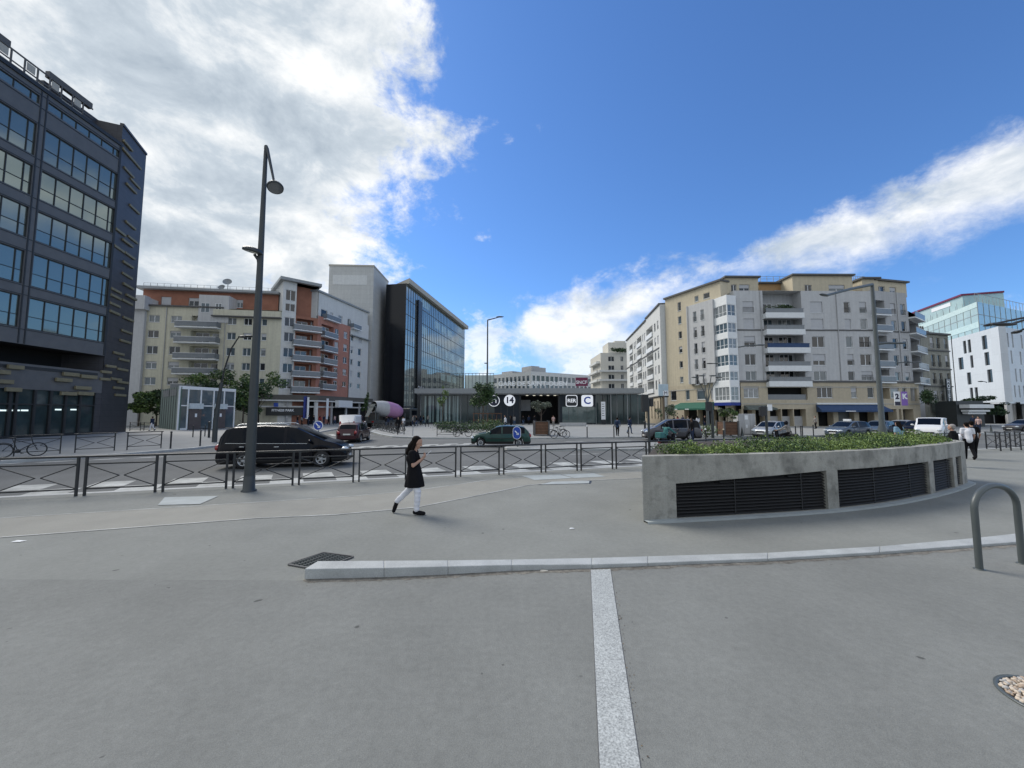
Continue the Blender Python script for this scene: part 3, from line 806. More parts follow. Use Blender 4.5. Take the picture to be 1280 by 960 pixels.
# roof terrace screens
mb = MB(); fs = fa.at(-.9)
for k in range(30):
    s = sE1 - 3.2 - k * .95; zt = ztop + .35
    fbox(mb, fs, s, s + .09, 0, .1, zt, zt + 2.0)
    if k % 9 != 8:
        fbox(mb, fs, s + .09, s + .95, .02, .07, zt + .1, zt + .75, 1 if k % 3 else 0)
        if k % 2: fbox(mb, fs, s + .2, s + .8, .02, .06, zt + 1.15, zt + 1.85, 1)
        fbox(mb, fs, s, s + .95, .01, .09, zt + 1.92, zt + 2.05)
        fbox(mb, fs, s, s + .95, .01, .09, zt + .95, zt + 1.05)
    if k % 7 < 4: fbox(mb, fs, s, s + .95, -.4, .0, zt + 2.0, zt + 2.6)
mb.build('roof_screen', [M['trim'], M['beige']], A_)
# interior lamps seen through the shop glass
mb = MB()
for (u, v) in ((3, 513), (20, 513), (31, 513), (73, 512), (92, 512)):
    s, z = fa.px(u, v, -.1); fbox(mb, fa, s - .25, s + .25, -.13, -.1, z - .06, z + .06)
mb.build('shop_light', mat('shop light', (.8, .95, .95), .4, emit=.8), A_)
# ---- kiosk
k0, k1 = pt(222, 48), pt(293, 55); fk = Fr(k0, k1); fk2 = Fr(pt(200, 55), k0)
K_ = thing('kiosk', 'glass pavilion with white frame and dark green side wall by the left street', 'kiosk', (k0.x, k0.y, 0))
zk = fk.z(222, 483)
mb = MB(); fwall(mb, fk2, 0, fk2.L, 0, zk, m=0); fback(mb, fk2, 0, fk2.L, 0, zk, .3, 0)
mb.add([k0 + V((0, 0, zk - .05)), k1 + V((0, 0, zk - .05)), fk.p(fk.L, -7, zk - .05), fk2.p(0, 0, zk - .05)], [(0, 1, 2, 3)], 1)
for i in range(8): fbox(mb, fk2, fk2.L * i / 8, fk2.L * i / 8 + .05, .004, .04, 0, zk, 1)
for i in (0, 1): fbox(mb, fk2, fk2.L * (.12 + .42 * i), fk2.L * (.48 + .42 * i), .005, .03, zk * .80, zk * .96, 2)
fwall(mb, fk.at(-5), 2.6, fk.L, 0, zk - .06, m=3)
mb.build('wall', [mat('dark green panel', (.05, .10, .085), .5), M['darkgrey'], M['pane'], M['dim']], K_)
mb = MB(); us = [222, 235, 251, 267, 280, 293]; sx = [fk.s(u, 500) for u in us]; sx[0] = .06; sx[-1] = fk.L - .06
for s in sx: fbox(mb, fk, s - .08, s + .08, -.08, .06, 0, zk - .3)
fbox(mb, fk, 0, fk.L, -.08, .08, zk - .3, zk + .1); fbox(mb, fk, sx[0], sx[-1], -.06, .05, zk * .55, zk * .55 + .14); fbox(mb, fk, sx[0], sx[1], -.06, .05, 0, .22)
mb.build('frame', M['white'], K_)
mb = MB(); mb.quad(fk.p(0, -.02, .1), fk.p(fk.L, -.02, .1), fk.p(fk.L, -.02, zk - .1), fk.p(0, -.02, zk - .1)); mb.build('glazing', M['pane3'], K_)
for i in (1, 3):
    mb = MB(); a = sx[i] + .15; fbox(mb, fk, a, a + 1.5, .065, .12, 0.02, zk * .48); o = mb.build('lift_door', mat('lift door', (.09, .075, .075), .4), K_)
    mb = MB(); fbox(mb, fk, a - .1, a + 1.6, .065, .3, zk * .49, zk * .62); mb.build('sign_board', mat('pale sign', (.5, .56, .58), .5), K_)
    mb = MB(); fbox(mb, fk, a + .7, a + .95, .121, .14, 1.6, 2.05); n_ = mb.build('notice', M['signwhite'], K_); n_.parent = o
# ---- L: cream, brick and grey apartment house
fl = Fr(pt(165, 66), pt(347, 69.5))
L_ = thing('apartment_building', 'cream apartment house with orange brick attic and curved balconies at left', 'building', base_loc(fl))
fl2 = Fr(fl.p(fl.L, 0, 0), pt(393, 73.5)); fl3 = Fr(pt(393, 73.5), pt(458, 90))
zc1 = fl.z(205, 383); zpod = fl.z(300, 497)
rows_u = [(402.5, 393.8), (421.8, 412.8), (441.5, 432.3), (461, 451.6), (480.5, 471.5)]
rl = zr(fl, 190, [(402.5, 393.8), (421.8, 412.8), (442.3, 432.3), (461, 451.6), (481, 471.5)])
fh = (rl[0][0] - rl[3][0]) / 3
cols = [(183.5, 197.5), (211.6, 225.5), (240, 244), (283, 294), (303.4, 313.7), (326, 332.5)]
colr = [ss_(fl, a, b, 430) for a, b in cols]
ops = []
for c, d in rl:
    for i, (a, b) in enumerate(colr):
        if i != 2: ops.append((a, b, c, d))
sb0, sb1 = fl.s(223, 430), fl.s(275, 430)
lg = [(sb0 + 1.8, sb1 - .2, c - .75, d + .15, .9) for c, d in rl]
mb = MB(); fwall(mb, fl, fl.s(181, 430), fl.s(278, 430), 0, zc1, ops + lg, m=0)
zc2 = fl.z(310, 396); fwall(mb, fl, fl.s(278, 430), fl.L, 0, zc2, ops, m=0)
fback(mb, fl, .1, fl.L, 0, zc1, 14, 0)
fwall(mb, fl, 0, fl.s(181, 430), 0, fl.z(172, 371), m=1, o=.5)
fbox(mb, fl, -9, fl.s(181, 430), -3, .497, 0, fl.z(172, 371), 1); fbox(mb, fl, -.5, fl.s(184, 430), 0, 1.2, fl.z(172, 371) - 2.4, fl.z(172, 371), 1)
fbox(mb, fl, fl.s(181, 430), fl.s(278, 430), -.02, .35, zc1, zc1 + .22, 2); fbox(mb, fl, fl.s(266, 430), fl.L, -.02, .45, zc2, zc2 + 1.1, 0); fbox(mb, fl, fl.s(264, 430), fl.L, .0, .6, zc2 - .2, zc2, 2)
# loggia backs
for q in lg: fwall(mb, fl.at(-.9), q[0], q[1], q[2], q[3], m=0)
# white strip column behind balconies (upper part)
fbox(mb, fl, fl.s(246, 430), fl.s(284, 430), -3, .15, zc1 - 2.6, fl.z(262, 369), 1)
# brick attic, set back 2.4 m
fat = fl.at(-2.4); zat = fl.z(250, 362); aop = [ss_(fat, 196, 209) , ss_(fat, 231, 244), ss_(fat, 292, 300), ss_(fat, 316, 322)]
aops = [(a, b, zc1 + .9, zc1 + 2.4) for a, b in aop]
fwall(mb, fat, fat.s(178, 380), fat.s(348, 380), zc1, zat + .3, aops, m=3); fback(mb, fat, 0, fat.L, zc1, zat + .3, 10, 3)
fbox(mb, fat, fat.s(172, 380), fat.s(350, 380), -9, .9, zat + .3, zat + .75, 4)
mb.build('wall', [M['cream'], M['greywall'], M['trim'], M['brick'], M['zinc']], L_)
for q in aops: window(L_, fat, q, shut=RN.choice([0, 1, .4]))
for c, d in rl:
    for i, (a, b) in enumerate(colr):
        if i == 2: continue
        window(L_, fl, (a, b, c, d), bars=2 if i < 5 else 1)
for q in lg:
    m_ = (q[0] + q[1]) / 2
    window(L_, fl, (q[0] + .4, m_ + .3, q[2] + .1, q[3] - .2), dep=.85, bars=2, shut=RN.choice([0, .8, 0])); window(L_, fl, (m_ + .8, q[1] - .3, q[2] + .8, q[3] - .3), dep=.85, bars=1, shut=0)
for c, d in rl[:5]: balcony(L_, fl, sb0, sb1, c - .80, proj=1.35, rail='rail')
for (u0, u1) in ((252, 263), (270, 278)):
    a, b = ss_(fl, u0, u1, 385); window(L_, fl, (a, b, fl.z(257, 391), fl.z(257, 379)), dep=-.17, o=0, shut=0)
# roof railing, dish
mb = MB(); zt = zat + .75
for k in range(24): 
    s = fat.s(175, 380) + k * 1.1; fbox(mb, fat, s, s + .04, -.5, -.46, zt, zt + .95)
for z in (.5, .93): fbox(mb, fat, fat.s(175, 380), fat.s(348, 380), -.5, -.47, zt + z, zt + z + .03)
mb.build('roof_railing', M['trim'], L_)
mb = MB(); c0 = fat.p(fat.s(281, 355), -1, zt)
mb.tube([c0, c0 + V((0, 0, 1.6))], .06); mb.lathe([(.001, .0), (.5, .1), (.75, .35)], 16, c0 + V((.1, -.2, 1.7)), (.3, -.8, .45)); mb.lathe([(.001, .0), (.4, .1), (.6, .3)], 16, c0 + V((-.9, -.2, .7)), (.1, -.8, .5))
mb.build('satellite_dish', M['zinc'], L_)
# corner tower of L
zt2 = fl2.z(370, 355)
rl2 = zr(fl2, 362, [(408, 397), (427, 415.5), (446.5, 435), (466, 454.5), (486, 473.5)])
wa, wb = ss_(fl2, 354.5, 367, 430); ba, bb = ss_(fl2, 364, 392, 430)
ops = [(wa, wb, c, d) for c, d in rl2]; lg = [(wb + .3, bb - .15, c - .7, d + .1, 1.3) for c, d in rl2]
ztA = fl2.z(362, 369)
ops2 = [(wa, wb, ztA - 1.0, ztA + 1.0), (wa, wb, fl2.z(362, 389), fl2.z(362, 379.5))]
mb = MB(); fwall(mb, fl2, 0, fl2.s(366, 430) + .3, 0, zt2 + .2, ops + ops2, m=0); fwall(mb, fl2, fl2.s(366, 430) + .3, fl2.L, 0, rl2[0][1] + .6, lg, m=1, mr=1)
fwall(mb, fl2.at(-1.3), wb, fl2.L, 0, zt2, m=1); fback(mb, fl2, 0, fl2.L, 0, zt2 + .2, 9, 0)
fbox(mb, fl2, -.6, fl2.L + .3, -9, .8, zt2 + .2, zt2 + .75, 2)
mb.build('corner_tower', [M['whitewall'], M['brick'], M['zinc']], L_)
for q in ops + ops2: window(L_, fl2, q, bars=2, shut=0, pm='pane')
for q in lg: window(L_, fl2, (q[0] + .2, q[1] - .8, q[2] + .1, q[3] - .3), dep=1.25, bars=2, shut=0)
for c, d in rl2: balcony(L_, fl2, fl2.s(365, 430), fl2.L + .5, c - .55, proj=1.3)
# right wing of L: pink brick, then grey with attic
us = [392.5, 437, 457.5]; w0, w1, w2 = fl3.s(393, 440), fl3.s(437, 450), fl3.L
zbr = fl3.z(394, 393); zgr = fl3.z(394, 362)
rl3 = zr(fl3, 408, [(418, 407), (435.5, 424), (451.5, 441.5), (467.5, 457.5), (483, 474.5)])
ba, bb = ss_(fl3, 399.5, 417, 450); c1 = ss_(fl3, 417.6, 422.4, 450); c2 = ss_(fl3, 428.8, 433.6, 450); c3 = ss_(fl3, 438, 441, 450); c4 = ss_(fl3, 447.3, 451.4, 450)
lg = [(ba + .2, bb - .3, c - .6, d + .1, 1.0) for c, d in rl3]
ops = [(a, b, c + .3, d) for c, d in rl3 for a, b in (c1, c2)]
ops4 = [(a, b, c + .2, d - .1) for c, d in rl3 for a, b in (c3, c4)]
mb = MB(); fwall(mb, fl3, 0, w1, 0, zbr, ops + lg, m=0); fwall(mb, fl3, w1, w2, 0, zgr - 3.0, ops4, m=1)
for q in lg: fwall(mb, fl3.at(-1.0), q[0], q[1], q[2], q[3], m=0)
fbox(mb, fl3, w1 - .3, w2, 0.003, .7, fl3.z(440, 419) - .2, fl3.z(440, 419), 2)
f3a = fl3.at(-.35); top_ops = [(ss_(f3a, a, b, 385) + (zgr - 4.8, zgr - 3.1)) for a, b in ((401.5, 409.5), (413, 416.5), (423.5, 428.5), (435, 438), (442, 447), (450, 453.5))]
fwall(mb, f3a, 0, w2, zbr - .02, zgr, top_ops, m=1); fback(mb, f3a, 0, w2, 0, zgr, 9, 1, 2)
fbox(mb, f3a, -.2, w2 + .2, -8.5, .35, zgr, zgr + .35, 2)
mb.build('side_wing', [M['brick2'], M['whitewall'], M['zinc']], L_)
for q in ops + ops4: window(L_, fl3, q, bars=2 if q[0] < w1 else 1)
for q in top_ops: window(L_, f3a, q, bars=1)
for q in lg: window(L_, fl3, (q[0] + .3, q[1] - .3, q[2] + .05, q[3] - .25), dep=.95, bars=3, shut=0)
for c, d in rl3: balcony(L_, fl3, ba, bb, c - .55, proj=1.0)
balcony(L_, f3a, ss_(f3a, 403, 421, 385)[0], ss_(f3a, 403, 421, 385)[1], zgr - 5.0, proj=1.2); balcony(L_, f3a, ss_(f3a, 437, 447, 390)[0], ss_(f3a, 437, 447, 390)[1], zgr - 5.0, proj=1.2)
# podium with shops under L
fpd = Fr(fl.p(fl.s(325, 500), 1.6, 0), fl2.p(fl2.L, 1.8, 0)); fpe = Fr(fl2.p(fl2.L, 1.8, 0), fl3.p(fl3.L, 1.6, 0))
zp1, zp0 = fl2.z(370, 494), fl2.z(370, 501)
mb = MB()
for f in (fpd, fpe):
    fbox(mb, f, 0, f.L, -2.2, 0, zp0, zp1, 0); fbox(mb, f, 0, f.L, .003, .08, zp0 - .12, zp0 + .12, 1)
    fwall(mb, f.at(-1.5), 0, f.L, 0, zp0, m=2); k = int(f.L / 4)
    for i in range(k + 1): fbox(mb, f, f.L * i / k - .15, f.L * i / k + .15, -.6, -.3, 0, zp0, 3 if i % 2 else 1)
    fbox(mb, f, 0, f.L, -.5, -.4, zp0 * .72, zp0 * .78, 1)
mb.build('shop_podium', [mat('podium slab', (.10, .095, .085), .7), M['whitewall'], M['void'], M['greywall2']], L_)
zz = fpd.z(352, 513); s = fpd.s(352, 513)
t = thing('shop_sign', 'dark shop sign with white slanted lettering under the cream apartment house', 'sign', fpd.p(s, 0, zz))
mb = MB(); fbox(mb, fpd, s - 2.4, s + 3.4, -.28, -.2, zz - .9, zz + .55); mb.build('board', M['black'], t)
text('lettering', 'FITNESS PARK', .56, M['signwhite'], t, fpd.p(s + .2, -.19, zz), fpd.d, fpd.n, .01, bold=.02)
for (f, u, v, m_, lb) in ((fpd, 384, 510, 'signwhite', 'narrow white vertical flag on the dark shopfront'), (fpe, 409, 511, 'signwhite', 'white vertical banner in front of the cafe terrace'), (fpe, 428, 505, 'white', 'white box awning above the shops under the red brick wing'), (fpd, 381.5, 509, 'navy', 'blue vertical flag beside the narrow white flag'), (fpd, 345, 506, 'signblue', 'small blue square sign above the shop lettering')):
    s, z = f.px(u, v, .1); big = 'awning' in lb; sm = 'square' in lb
    w_, h_ = (2.2, .7) if big else ((.35, .35) if sm else (.3, 2.0))
    mb = MB(); fbox(mb, f, s - w_, s + w_, .1, .16 if not big else .9, z - h_, z + h_)
    o = mb.build('awning' if big else ('sign' if sm else 'banner'), M[m_]); tag(o, lb, 'awning' if big else ('sign' if sm else 'banner'))
# ---- white tower and dark glass office
ft = Fr(pt(405, 91), pt(462.5, 91.5)); ft2 = Fr(pt(462.5, 91.5), pt(481.5, 103))
T_ = thing('tower_block', 'tall windowless pale stone tower behind the red brick apartments', 'building', base_loc(ft))
zt = ft.z(440, 333)
mb = MB(); fwall(mb, ft, 0, ft.L, 0, zt); fwall(mb, ft2, 0, ft2.L, 0, zt); fback(mb, ft, 0, ft.L - 1.5, 0, zt, 11)
fbox(mb, ft, ft.s(416, 350), ft.L - 1.6, .003, .05, ft.z(440, 356), ft.z(440, 344), 1)
mb.build('wall', [M['tower'], M['whitewall']], T_)
mb = MB(); fbox(mb, ft, -.1, ft.L + .1, -.3, .12, zt, zt + .4); fbox(mb, ft2, .1, ft2.L, -.3, .1, zt, zt + .4); mb.build('parapet', M['beige'], T_)
fb0, fb = Fr(pt(478, 104), pt(504.5, 95)), Fr(pt(504.5, 95), pt(580, 148))
B_ = thing('glass_office', 'office block with black end wall and long blue glass side behind the square', 'building', base_loc(fb))
zb = fb.z(505, 352)
mb = MB(); fwall(mb, fb0, 0, fb0.L, 0, zb, m=0); fback(mb, fb, 0, fb.L, 0, zb, 5.4, 0); mb.build('end_wall', M['blackglass'], B_)
mb = MB(); pts = [fb0.p(-.6, .5, 0), fb.p(-.1, .9, 0), fb.p(fb.L + 1, 1.2, 0), fb.p(fb.L + 1, -9, 0), fb0.p(-.6, -2, 0)]
mb.prism([(p.x, p.y) for p in pts], zb, zb + 1.3); mb.build('roof', M['beige'], B_)
sdk0, sdk1 = ss_(fb, 520.5, 525.5, 420); nf = 9; fz = zb / nf
mb = MB()
k = 0
for i in range(nf + 1): fbox(mb, fb, 0, fb.L, .0, .05, i * fz - .07, i * fz + .05)
s = 0
while s < fb.L: 
    fbox(mb, fb, s - .04, s + .04, .002, .06, 0, zb); s += 1.5
o = mb.build('glazing_grid', M['trim'], B_)
rowm = ['glassB', 'pane3', 'glassB']
for i in range(nf):
    mb = MB(); mb2 = MB()
    z0, z1 = i * fz, (i + 1) * fz
    mb.quad(fb.p(0, -.02, z0), fb.p(fb.L, -.02, z0), fb.p(fb.L, -.02, z1), fb.p(0, -.02, z1))
    if i:
        s = sdk1 + .5
        while s < fb.L - 4:
            w_ = RN.choice([3, 4.5, 6])
            if RN.random() < .35: mb2.quad(fb.p(s, .0, z0 + fz * .25), fb.p(s + w_, .0, z0 + fz * .25), fb.p(s + w_, .0, z1 - fz * .2), fb.p(s, .0, z1 - fz * .2))
            s += w_ + 1.5
    g = mb.build('glass_band', M['glassB' if i > 0 else 'stationglass'], B_)
    if mb2.f: q = mb2.build('blind', M['glassG'], B_); q.parent = g
mb = MB(); fbox(mb, fb, sdk0, sdk1, .065, .5, 0, fb.z(523, 376)); mb.build('dark_fin', M['blackglass'], B_)
for k, (u, v) in enumerate(((527, 484), (533, 487), (538, 483))):
    s, z = fb.px(u, v, .8)
    if k == 0:
        t = thing('number_sign', 'pale number sign leaning on the foot of the dark glass office', 'sign', fb.p(s, .6, z))
        text('lettering', '201', 3.2, M['greywall2'], t, fb.p(s, .7, z - 1), fb.d, fb.n, .05)
# ---- station
fst = Fr(pt(524, 73.5), pt(806, 72.5))
ST = thing('station', 'low station hall with wide grey flat roof and dark glass walls', 'station', base_loc(fst))
zr0, zr1 = fst.z(690, 492.5), fst.z(690, 485.3)
mb = MB(); pr = [fst.p(-1, 0, 0), fst.p(fst.L, 0, 0), fst.p(fst.L - 3, -20, 0), fst.p(-1, -20, 0)]
mb.prism([(p.x, p.y) for p in pr], zr0 + .16, zr1); mb.build('roof', M['roofgrey'], ST)
mb = MB(); pr = [fst.p(-.6, -.4, 0), fst.p(fst.L - .5, -.4, 0), fst.p(fst.L - 3.4, -19.6, 0), fst.p(-.6, -19.6, 0)]
mb.prism([(p.x, p.y) for p in pr], zr0, zr0 + .158); mb.build('roof_edge', mat('roof edge', (.42, .43, .44), .5), ST)
fg = fst.at(-2.2)
segs = [(526, 618, 'glass'), (618, 650, 'panel'), (650, 699, 'door'), (699, 745, 'panel2'), (745, 806, 'glass')]
for (u0, u1, kd) in segs:
    a, b = ss_(fg, u0, u1, 515)
    if kd == 'glass':
        mb = MB(); n_ = int((b - a) / 1.25)
        for i in range(n_ + 1): s = a + (b - a) * i / n_; fbox(mb, fg, s - .045, s + .045, -.05, .12, 0, zr0, i % 3 == 0)
        fbox(mb, fg, a, b, -.04, .1, 0, .25, 0)
        o = mb.build('glass_wall', [M['darkgrey'], M['zinc']], ST)
        mb = MB(); mb.quad(fg.p(a, 0, .2), fg.p(b, 0, .2), fg.p(b, 0, zr0), fg.p(a, 0, zr0)); p = mb.build('pane', M['stationglass'], ST); p.parent = o
        if u0 == 526:
            mb = MB()
            for i in range(9): s = a + (b - a) * (.05 + i * .055); fbox(mb, fg, s, s + .32 + .2 * (i % 2), .005, .02, .3, zr0 * .95)
            q = mb.build('light_strip', mat('pale glass strip', (.20, .28, .28), .1, coat=.6), ST); q.parent = o
    elif kd == 'door':
        mb = MB(); fbox(mb, fg, a - .2, a + .2, -3, .1, 0, zr0); fbox(mb, fg, b - .2, b + .2, -3, .1, 0, zr0); fwall(mb, fg.at(-6), a - 6, b + 6, 0, zr0, m=1); fbox(mb, fg, a + .2, a + 2.2, -5.95, -5.9, zr0 * .45, zr0 * .85, 2)
        for i in range(5): fbox(mb, fg, a + 1.2 + i * 1.4, a + 1.7 + i * 1.4, -3, -2.6, zr0 - .1, zr0 - .02, 3)
        mb.build('entrance', [M['black'], M['void'], M['greywall2'], mat('spot lamp', (.9, .85, .7), .4, emit=.7)], ST)
    else:
        mb = MB(); fbox(mb, fg, a, b, -.3, 0, 0, zr0, 0)
        for i in range(4): s = a + (b - a) * i / 4; fbox(mb, fg, s, s + .05, .003, .03, 0, zr0 * .62, 1)
        if kd == 'panel2': fbox(mb, fg, a + .6, b, .004, .02, .2, zr0 * .58, 2)
        mb.build('wall_panel', [mat('slate blue panel', (.016, .023, .032), .35, spec=.3), M['trim'], mat('clear pane', (.10, .14, .14), .08, coat=.8)], ST)
mb = MB()
for u in (765, 786): s = fst.s(u, 515); mb.tube([fst.p(s, -.8, 0), fst.p(s, -.8, zr0)], .1, 8)
s = fst.s(792, 515)
for i in range(7): mb.tube([fst.p(fst.L - 2.6 - .3 * i, -3 - i * 2.2, 0), fst.p(fst.L - 2.6 - .3 * i, -3 - i * 2.2, zr0)], .09, 6)
mb.build('column', M['zinc'], ST)
mb = MB(); fwall(mb, fg.at(-14), -2, fg.L + 2, 0, zr0); mb.build('back_wall', M['void'], ST)
def signplate(name, label, cat, fr, u, v, w_, h_, o, shape, face, letters=None, lm='ink', lsz=1.5, rim=None, bold=.0, sx=1.0):
    s, z = fr.px(u, v, o); c = fr.p(s, o, z)
    t = thing(name, label, cat, c)
    mb = MB()
    def poly(k):
        if shape == 'round': return [(cos(q * pi / 20) * w_ / 2 * k, sin(q * pi / 20) * h_ / 2 * k) for q in range(40)]
        r = min(w_, h_) * .18; ps = []
        for cx, cy, q0 in ((1, 1, 0), (-1, 1, 90), (-1, -1, 180), (1, -1, 270)):
            for q in range(0, 91, 15): ps.append((cx * (w_ / 2 - r) + r * cos(radians(q0 + q)), cy * (h_ / 2 - r) + r * sin(radians(q0 + q))))
        return [(x * k, y * k) for x, y in ps]
    def plate(k, o0, o1, mi):
        ps = poly(k); n = len(ps)
        vs = [c + fr.d * x + V((0, 0, y)) + fr.n * o0 for x, y in ps] + [c + fr.d * x + V((0, 0, y)) + fr.n * o1 for x, y in ps]
        mb.add(vs, [tuple(range(n, 2 * n)), tuple(range(n - 1, -1, -1))] + [(i, (i + 1) % n, n + (i + 1) % n, n + i) for i in range(n)], mi)
    plate(1, -.06, .06, 0 if rim is None else 1)
    if rim: plate(.88, .062, .075, 0)
    mb.build('plate', [M[face], M[rim or face]], t)
    if letters: text('lettering', letters, lsz, M[lm], t, c + fr.n * (.085 if rim else .068), fr.d, fr.n, .006, bold=bold, sx=sx)
    return t
fs2 = fst.at(-.55)
signplate('line_sign', 'round white sign with a dark number on the station front', 'sign', fs2, 637, 500.5, 2.15, 2.15, .15, 'round', 'signlit', '14', 'ink', 1.6, bold=.06)
signplate('line_sign', 'round dark sign with white rim half hidden by the tree at the station', 'sign', fs2, 617.5, 501, 2.2, 2.2, .15, 'round', 'ink', 'M', 'signlit', 1.4, 'signlit')
signplate('line_sign', 'square dark sign with white rim and three white letters on the station', 'sign', fs2, 714.5, 501, 2.2, 2.2, .15, 'sq', 'black', 'RER', 'signlit', .95, 'signlit', bold=.02)
signplate('line_sign', 'square white sign with one blue letter on the station front', 'sign', fs2, 734, 501, 2.2, 2.2, .15, 'sq', 'signlit', 'C', 'signblue', 1.9, bold=.05)
t = thing('roof_lettering', 'white capital letters standing along the station roof edge', 'lettering', fst.p(fst.s(666, 485), -1.5, zr1))
fx = fst.at(-1.5); s0, s1 = ss_(fx, 623, 709, 481)
tx = text('lettering', 'GARE DE SAINT-OUEN', 1.0, mat('letter white', (.85, .87, .88), .5, var=0), t, fx.p((s0 + s1) / 2, 0, zr1 + .95), fx.d, fx.n, .06, bold=.015)
xs = [v.co.dot(fx.d) for v in tx.data.vertices]; kx = (s1 - s0) / (max(xs) - min(xs)); mid = (max(xs) + min(xs)) / 2
for v in tx.data.vertices:
    q = v.co.dot(fx.d); v.co += fx.d * ((q - mid) * (kx - 1)); v.co.z = (v.co.z - .95) * 1.25 + .95
mb = MB(); fbox(mb, fx, s0, s1, -.06, .0, zr1 + .02, zr1 + .1); 
for i in range(8): s = s0 + (s1 - s0) * i / 7; fbox(mb, fx, s, s + .06, -.09, -.065, zr1, zr1 + .9)
mb.build('rail', M['zinc'], t)
s, z = fx.px(727, 478)
t = thing('company_sign', 'dark red panel with white lettering on the station roof', 'sign', fx.p(s, 0, z))
mb = MB(); fbox(mb, fx, s - 1.15, s + 1.2, -.15, 0, z - .7, z + .95); fbox(mb, fx, s - .8, s - .7, -.12, -.03, zr1, z - .7); fbox(mb, fx, s + .7, s + .8, -.12, -.03, zr1, z - .7); mb.build('panel', M['maroon'], t)
text('lettering', 'SNCF', .88, M['signwhite'], t, fx.p(s, .01, z), fx.d, fx.n, .01, bold=.02)
s, z = fst.px(754, 517, 1)
t = thing('information_totem', 'tall narrow white information totem in front of the station glass', 'totem', fst.p(s, 1, 0))
mb = MB(); fbox(mb, fst, s - .38, s + .38, 1, 1.16, .9, 4.2); mb.build('panel', M['signwhite'], t); mb = MB(); fbox(mb, fst, s - .4, s + .4, .98, 1.18, 0, .9); mb.build('plinth', M['black'], t)
mb = MB()
for i in range(6): fbox(mb, fst, s - .26, s + .1 + .1 * (i % 2), 1.162, 1.17, 3.7 - i * .42, 3.8 - i * .42)
mb.build('print', M['ink'], t)
# ---- far white office behind the station
fc = Fr(pt(608, 168), pt(664, 150)); fc2 = Fr(pt(664, 150), pt(742, 168))
C_ = thing('office_building', 'distant white office with strips of square windows behind the station roof', 'building', base_loc(fc2))
zc = fc.z(664, 464)
mb = MB(); ops = []; ops2 = []
for r in range(5):
    z1 = zc - 1.6 - r * 3.4
    k = int(fc.L / 2.3); ops += [(i * 2.3 + .5, i * 2.3 + 1.9, z1 - 2.1, z1, .25) for i in range(k)]
    k = int(fc2.L / 2.3); ops2 += [(i * 2.3 + .4, i * 2.3 + 2.0, z1 - 2.1, z1, .25) for i in range(k)]
fwall(mb, fc, 0, fc.L, 0, zc, ops); fwall(mb, fc2, 0, fc2.L, 0, zc, ops2); fback(mb, fc2, 0, fc2.L, 0, zc, 14); fback(mb, fc, 0, fc.L, 0, zc, 14)
mb.build('wall', M['whitewall'], C_)
mb = MB(); fwall(mb, fc.at(-.22), 0, fc.L, .1, zc - .1); fwall(mb, fc2.at(-.22), 0, fc2.L, .1, zc - .1); mb.build('window_band', M['pane3'], C_)
mb = MB()
for f, u0, u1, v in ((fc, 623, 636, 464), (fc2, 668, 678, 457), (fc2, 678, 686, 459)): a, b = ss_(f, u0, u1, 460); fbox(mb, f, a, b, -9, -2, zc, f.z((u0 + u1) / 2, v))
mb.build('roof_plant_room', M['greywall2'], C_)
# ---- D: far white flats, E: grey street side flats
fD0, fD = Fr(pt(739, 140), pt(752, 124)), Fr(pt(752, 124), pt(790, 124))
D_ = thing('apartment_building', 'distant cream white flats with planted roof terrace between station and grey flats', 'building', base_loc(fD))
zD = fD.z(770, 441)
mb = MB(); ops = []; bz = []
for r in range(6):
    z1 = zD - 1.2 - r * 2.95; ops += [(a, b, z1 - 1.6, z1, .3) for a, b in (ss_(fD, 760.5, 768, 460), ss_(fD, 776, 779.5, 460))]; bz.append(z1 - 1.95)
fwall(mb, fD, 0, fD.L, 0, zD, ops); fback(mb, fD, 0, fD.L, 0, zD, 14)
zD0 = fD0.z(745, 452); fwall(mb, fD0, 0, fD0.L, 0, zD)
a, b = ss_(fD, 764, 790, 430); f2 = fD.at(-4); fbox(mb, f2, a, b, -8, 0, zD, f2.z(775, 428)); fbox(mb, f2, a + 3, b, -9, -3, zD, f2.z(780, 424))
mb.build('wall', M['creamwhite'], D_)
for q in ops: window(D_, fD, q, dep=.28, bars=2, shut=0, pm='pane', sill=False)
for z in bz[1:]: balcony(D_, fD, -.8, fD.L, z, proj=1.2, rail='whitewall', slab='whitewall', solid=True, h=.40)
for z in bz: balcony(D_, fD0, 2 + 1.5 * (int(z * 7) % 2), fD0.L - 1, z, proj=1.2, rail='whitewall', slab='whitewall', solid=True, h=.5)
# street-side grey flats
fE = Fr(pt(783.5, 112), pt(826.5, 74.5)); fE2 = Fr(pt(826.5, 74.5), pt(838, 73.8))
E_ = thing('apartment_building', 'pale grey street flats in stepped gables left of the yellow corner house', 'building', base_loc(fE))
zbE = fE.z(815, 497)
steps = [(783.5, 791, 422), (791, 808.5, 409), (808.5, 826.5, 393)]
zr_ = zr(fE, 822, [(413, 401), (432, 420), (450.5, 439), (469, 457), (488, 475)])
loggias = []; wins = []
for (u0, u1) in ((808.5, 816.5), (796.5, 802), (787, 791)):
    a, b = ss_(fE, u0, u1, 440)
    for c, d in zr_: loggias.append((a, b, c - .15, d + .2, 1.2))
for (u0, u1) in ((818.4, 820.2), (822.2, 824), (803.2, 804.6), (805.6, 807), (792.5, 793.7), (794.5, 795.5)):
    a, b = ss_(fE, u0, u1, 440)
    for c, d in zr_: wins.append((a, b, c + .2, d))
mb = MB()
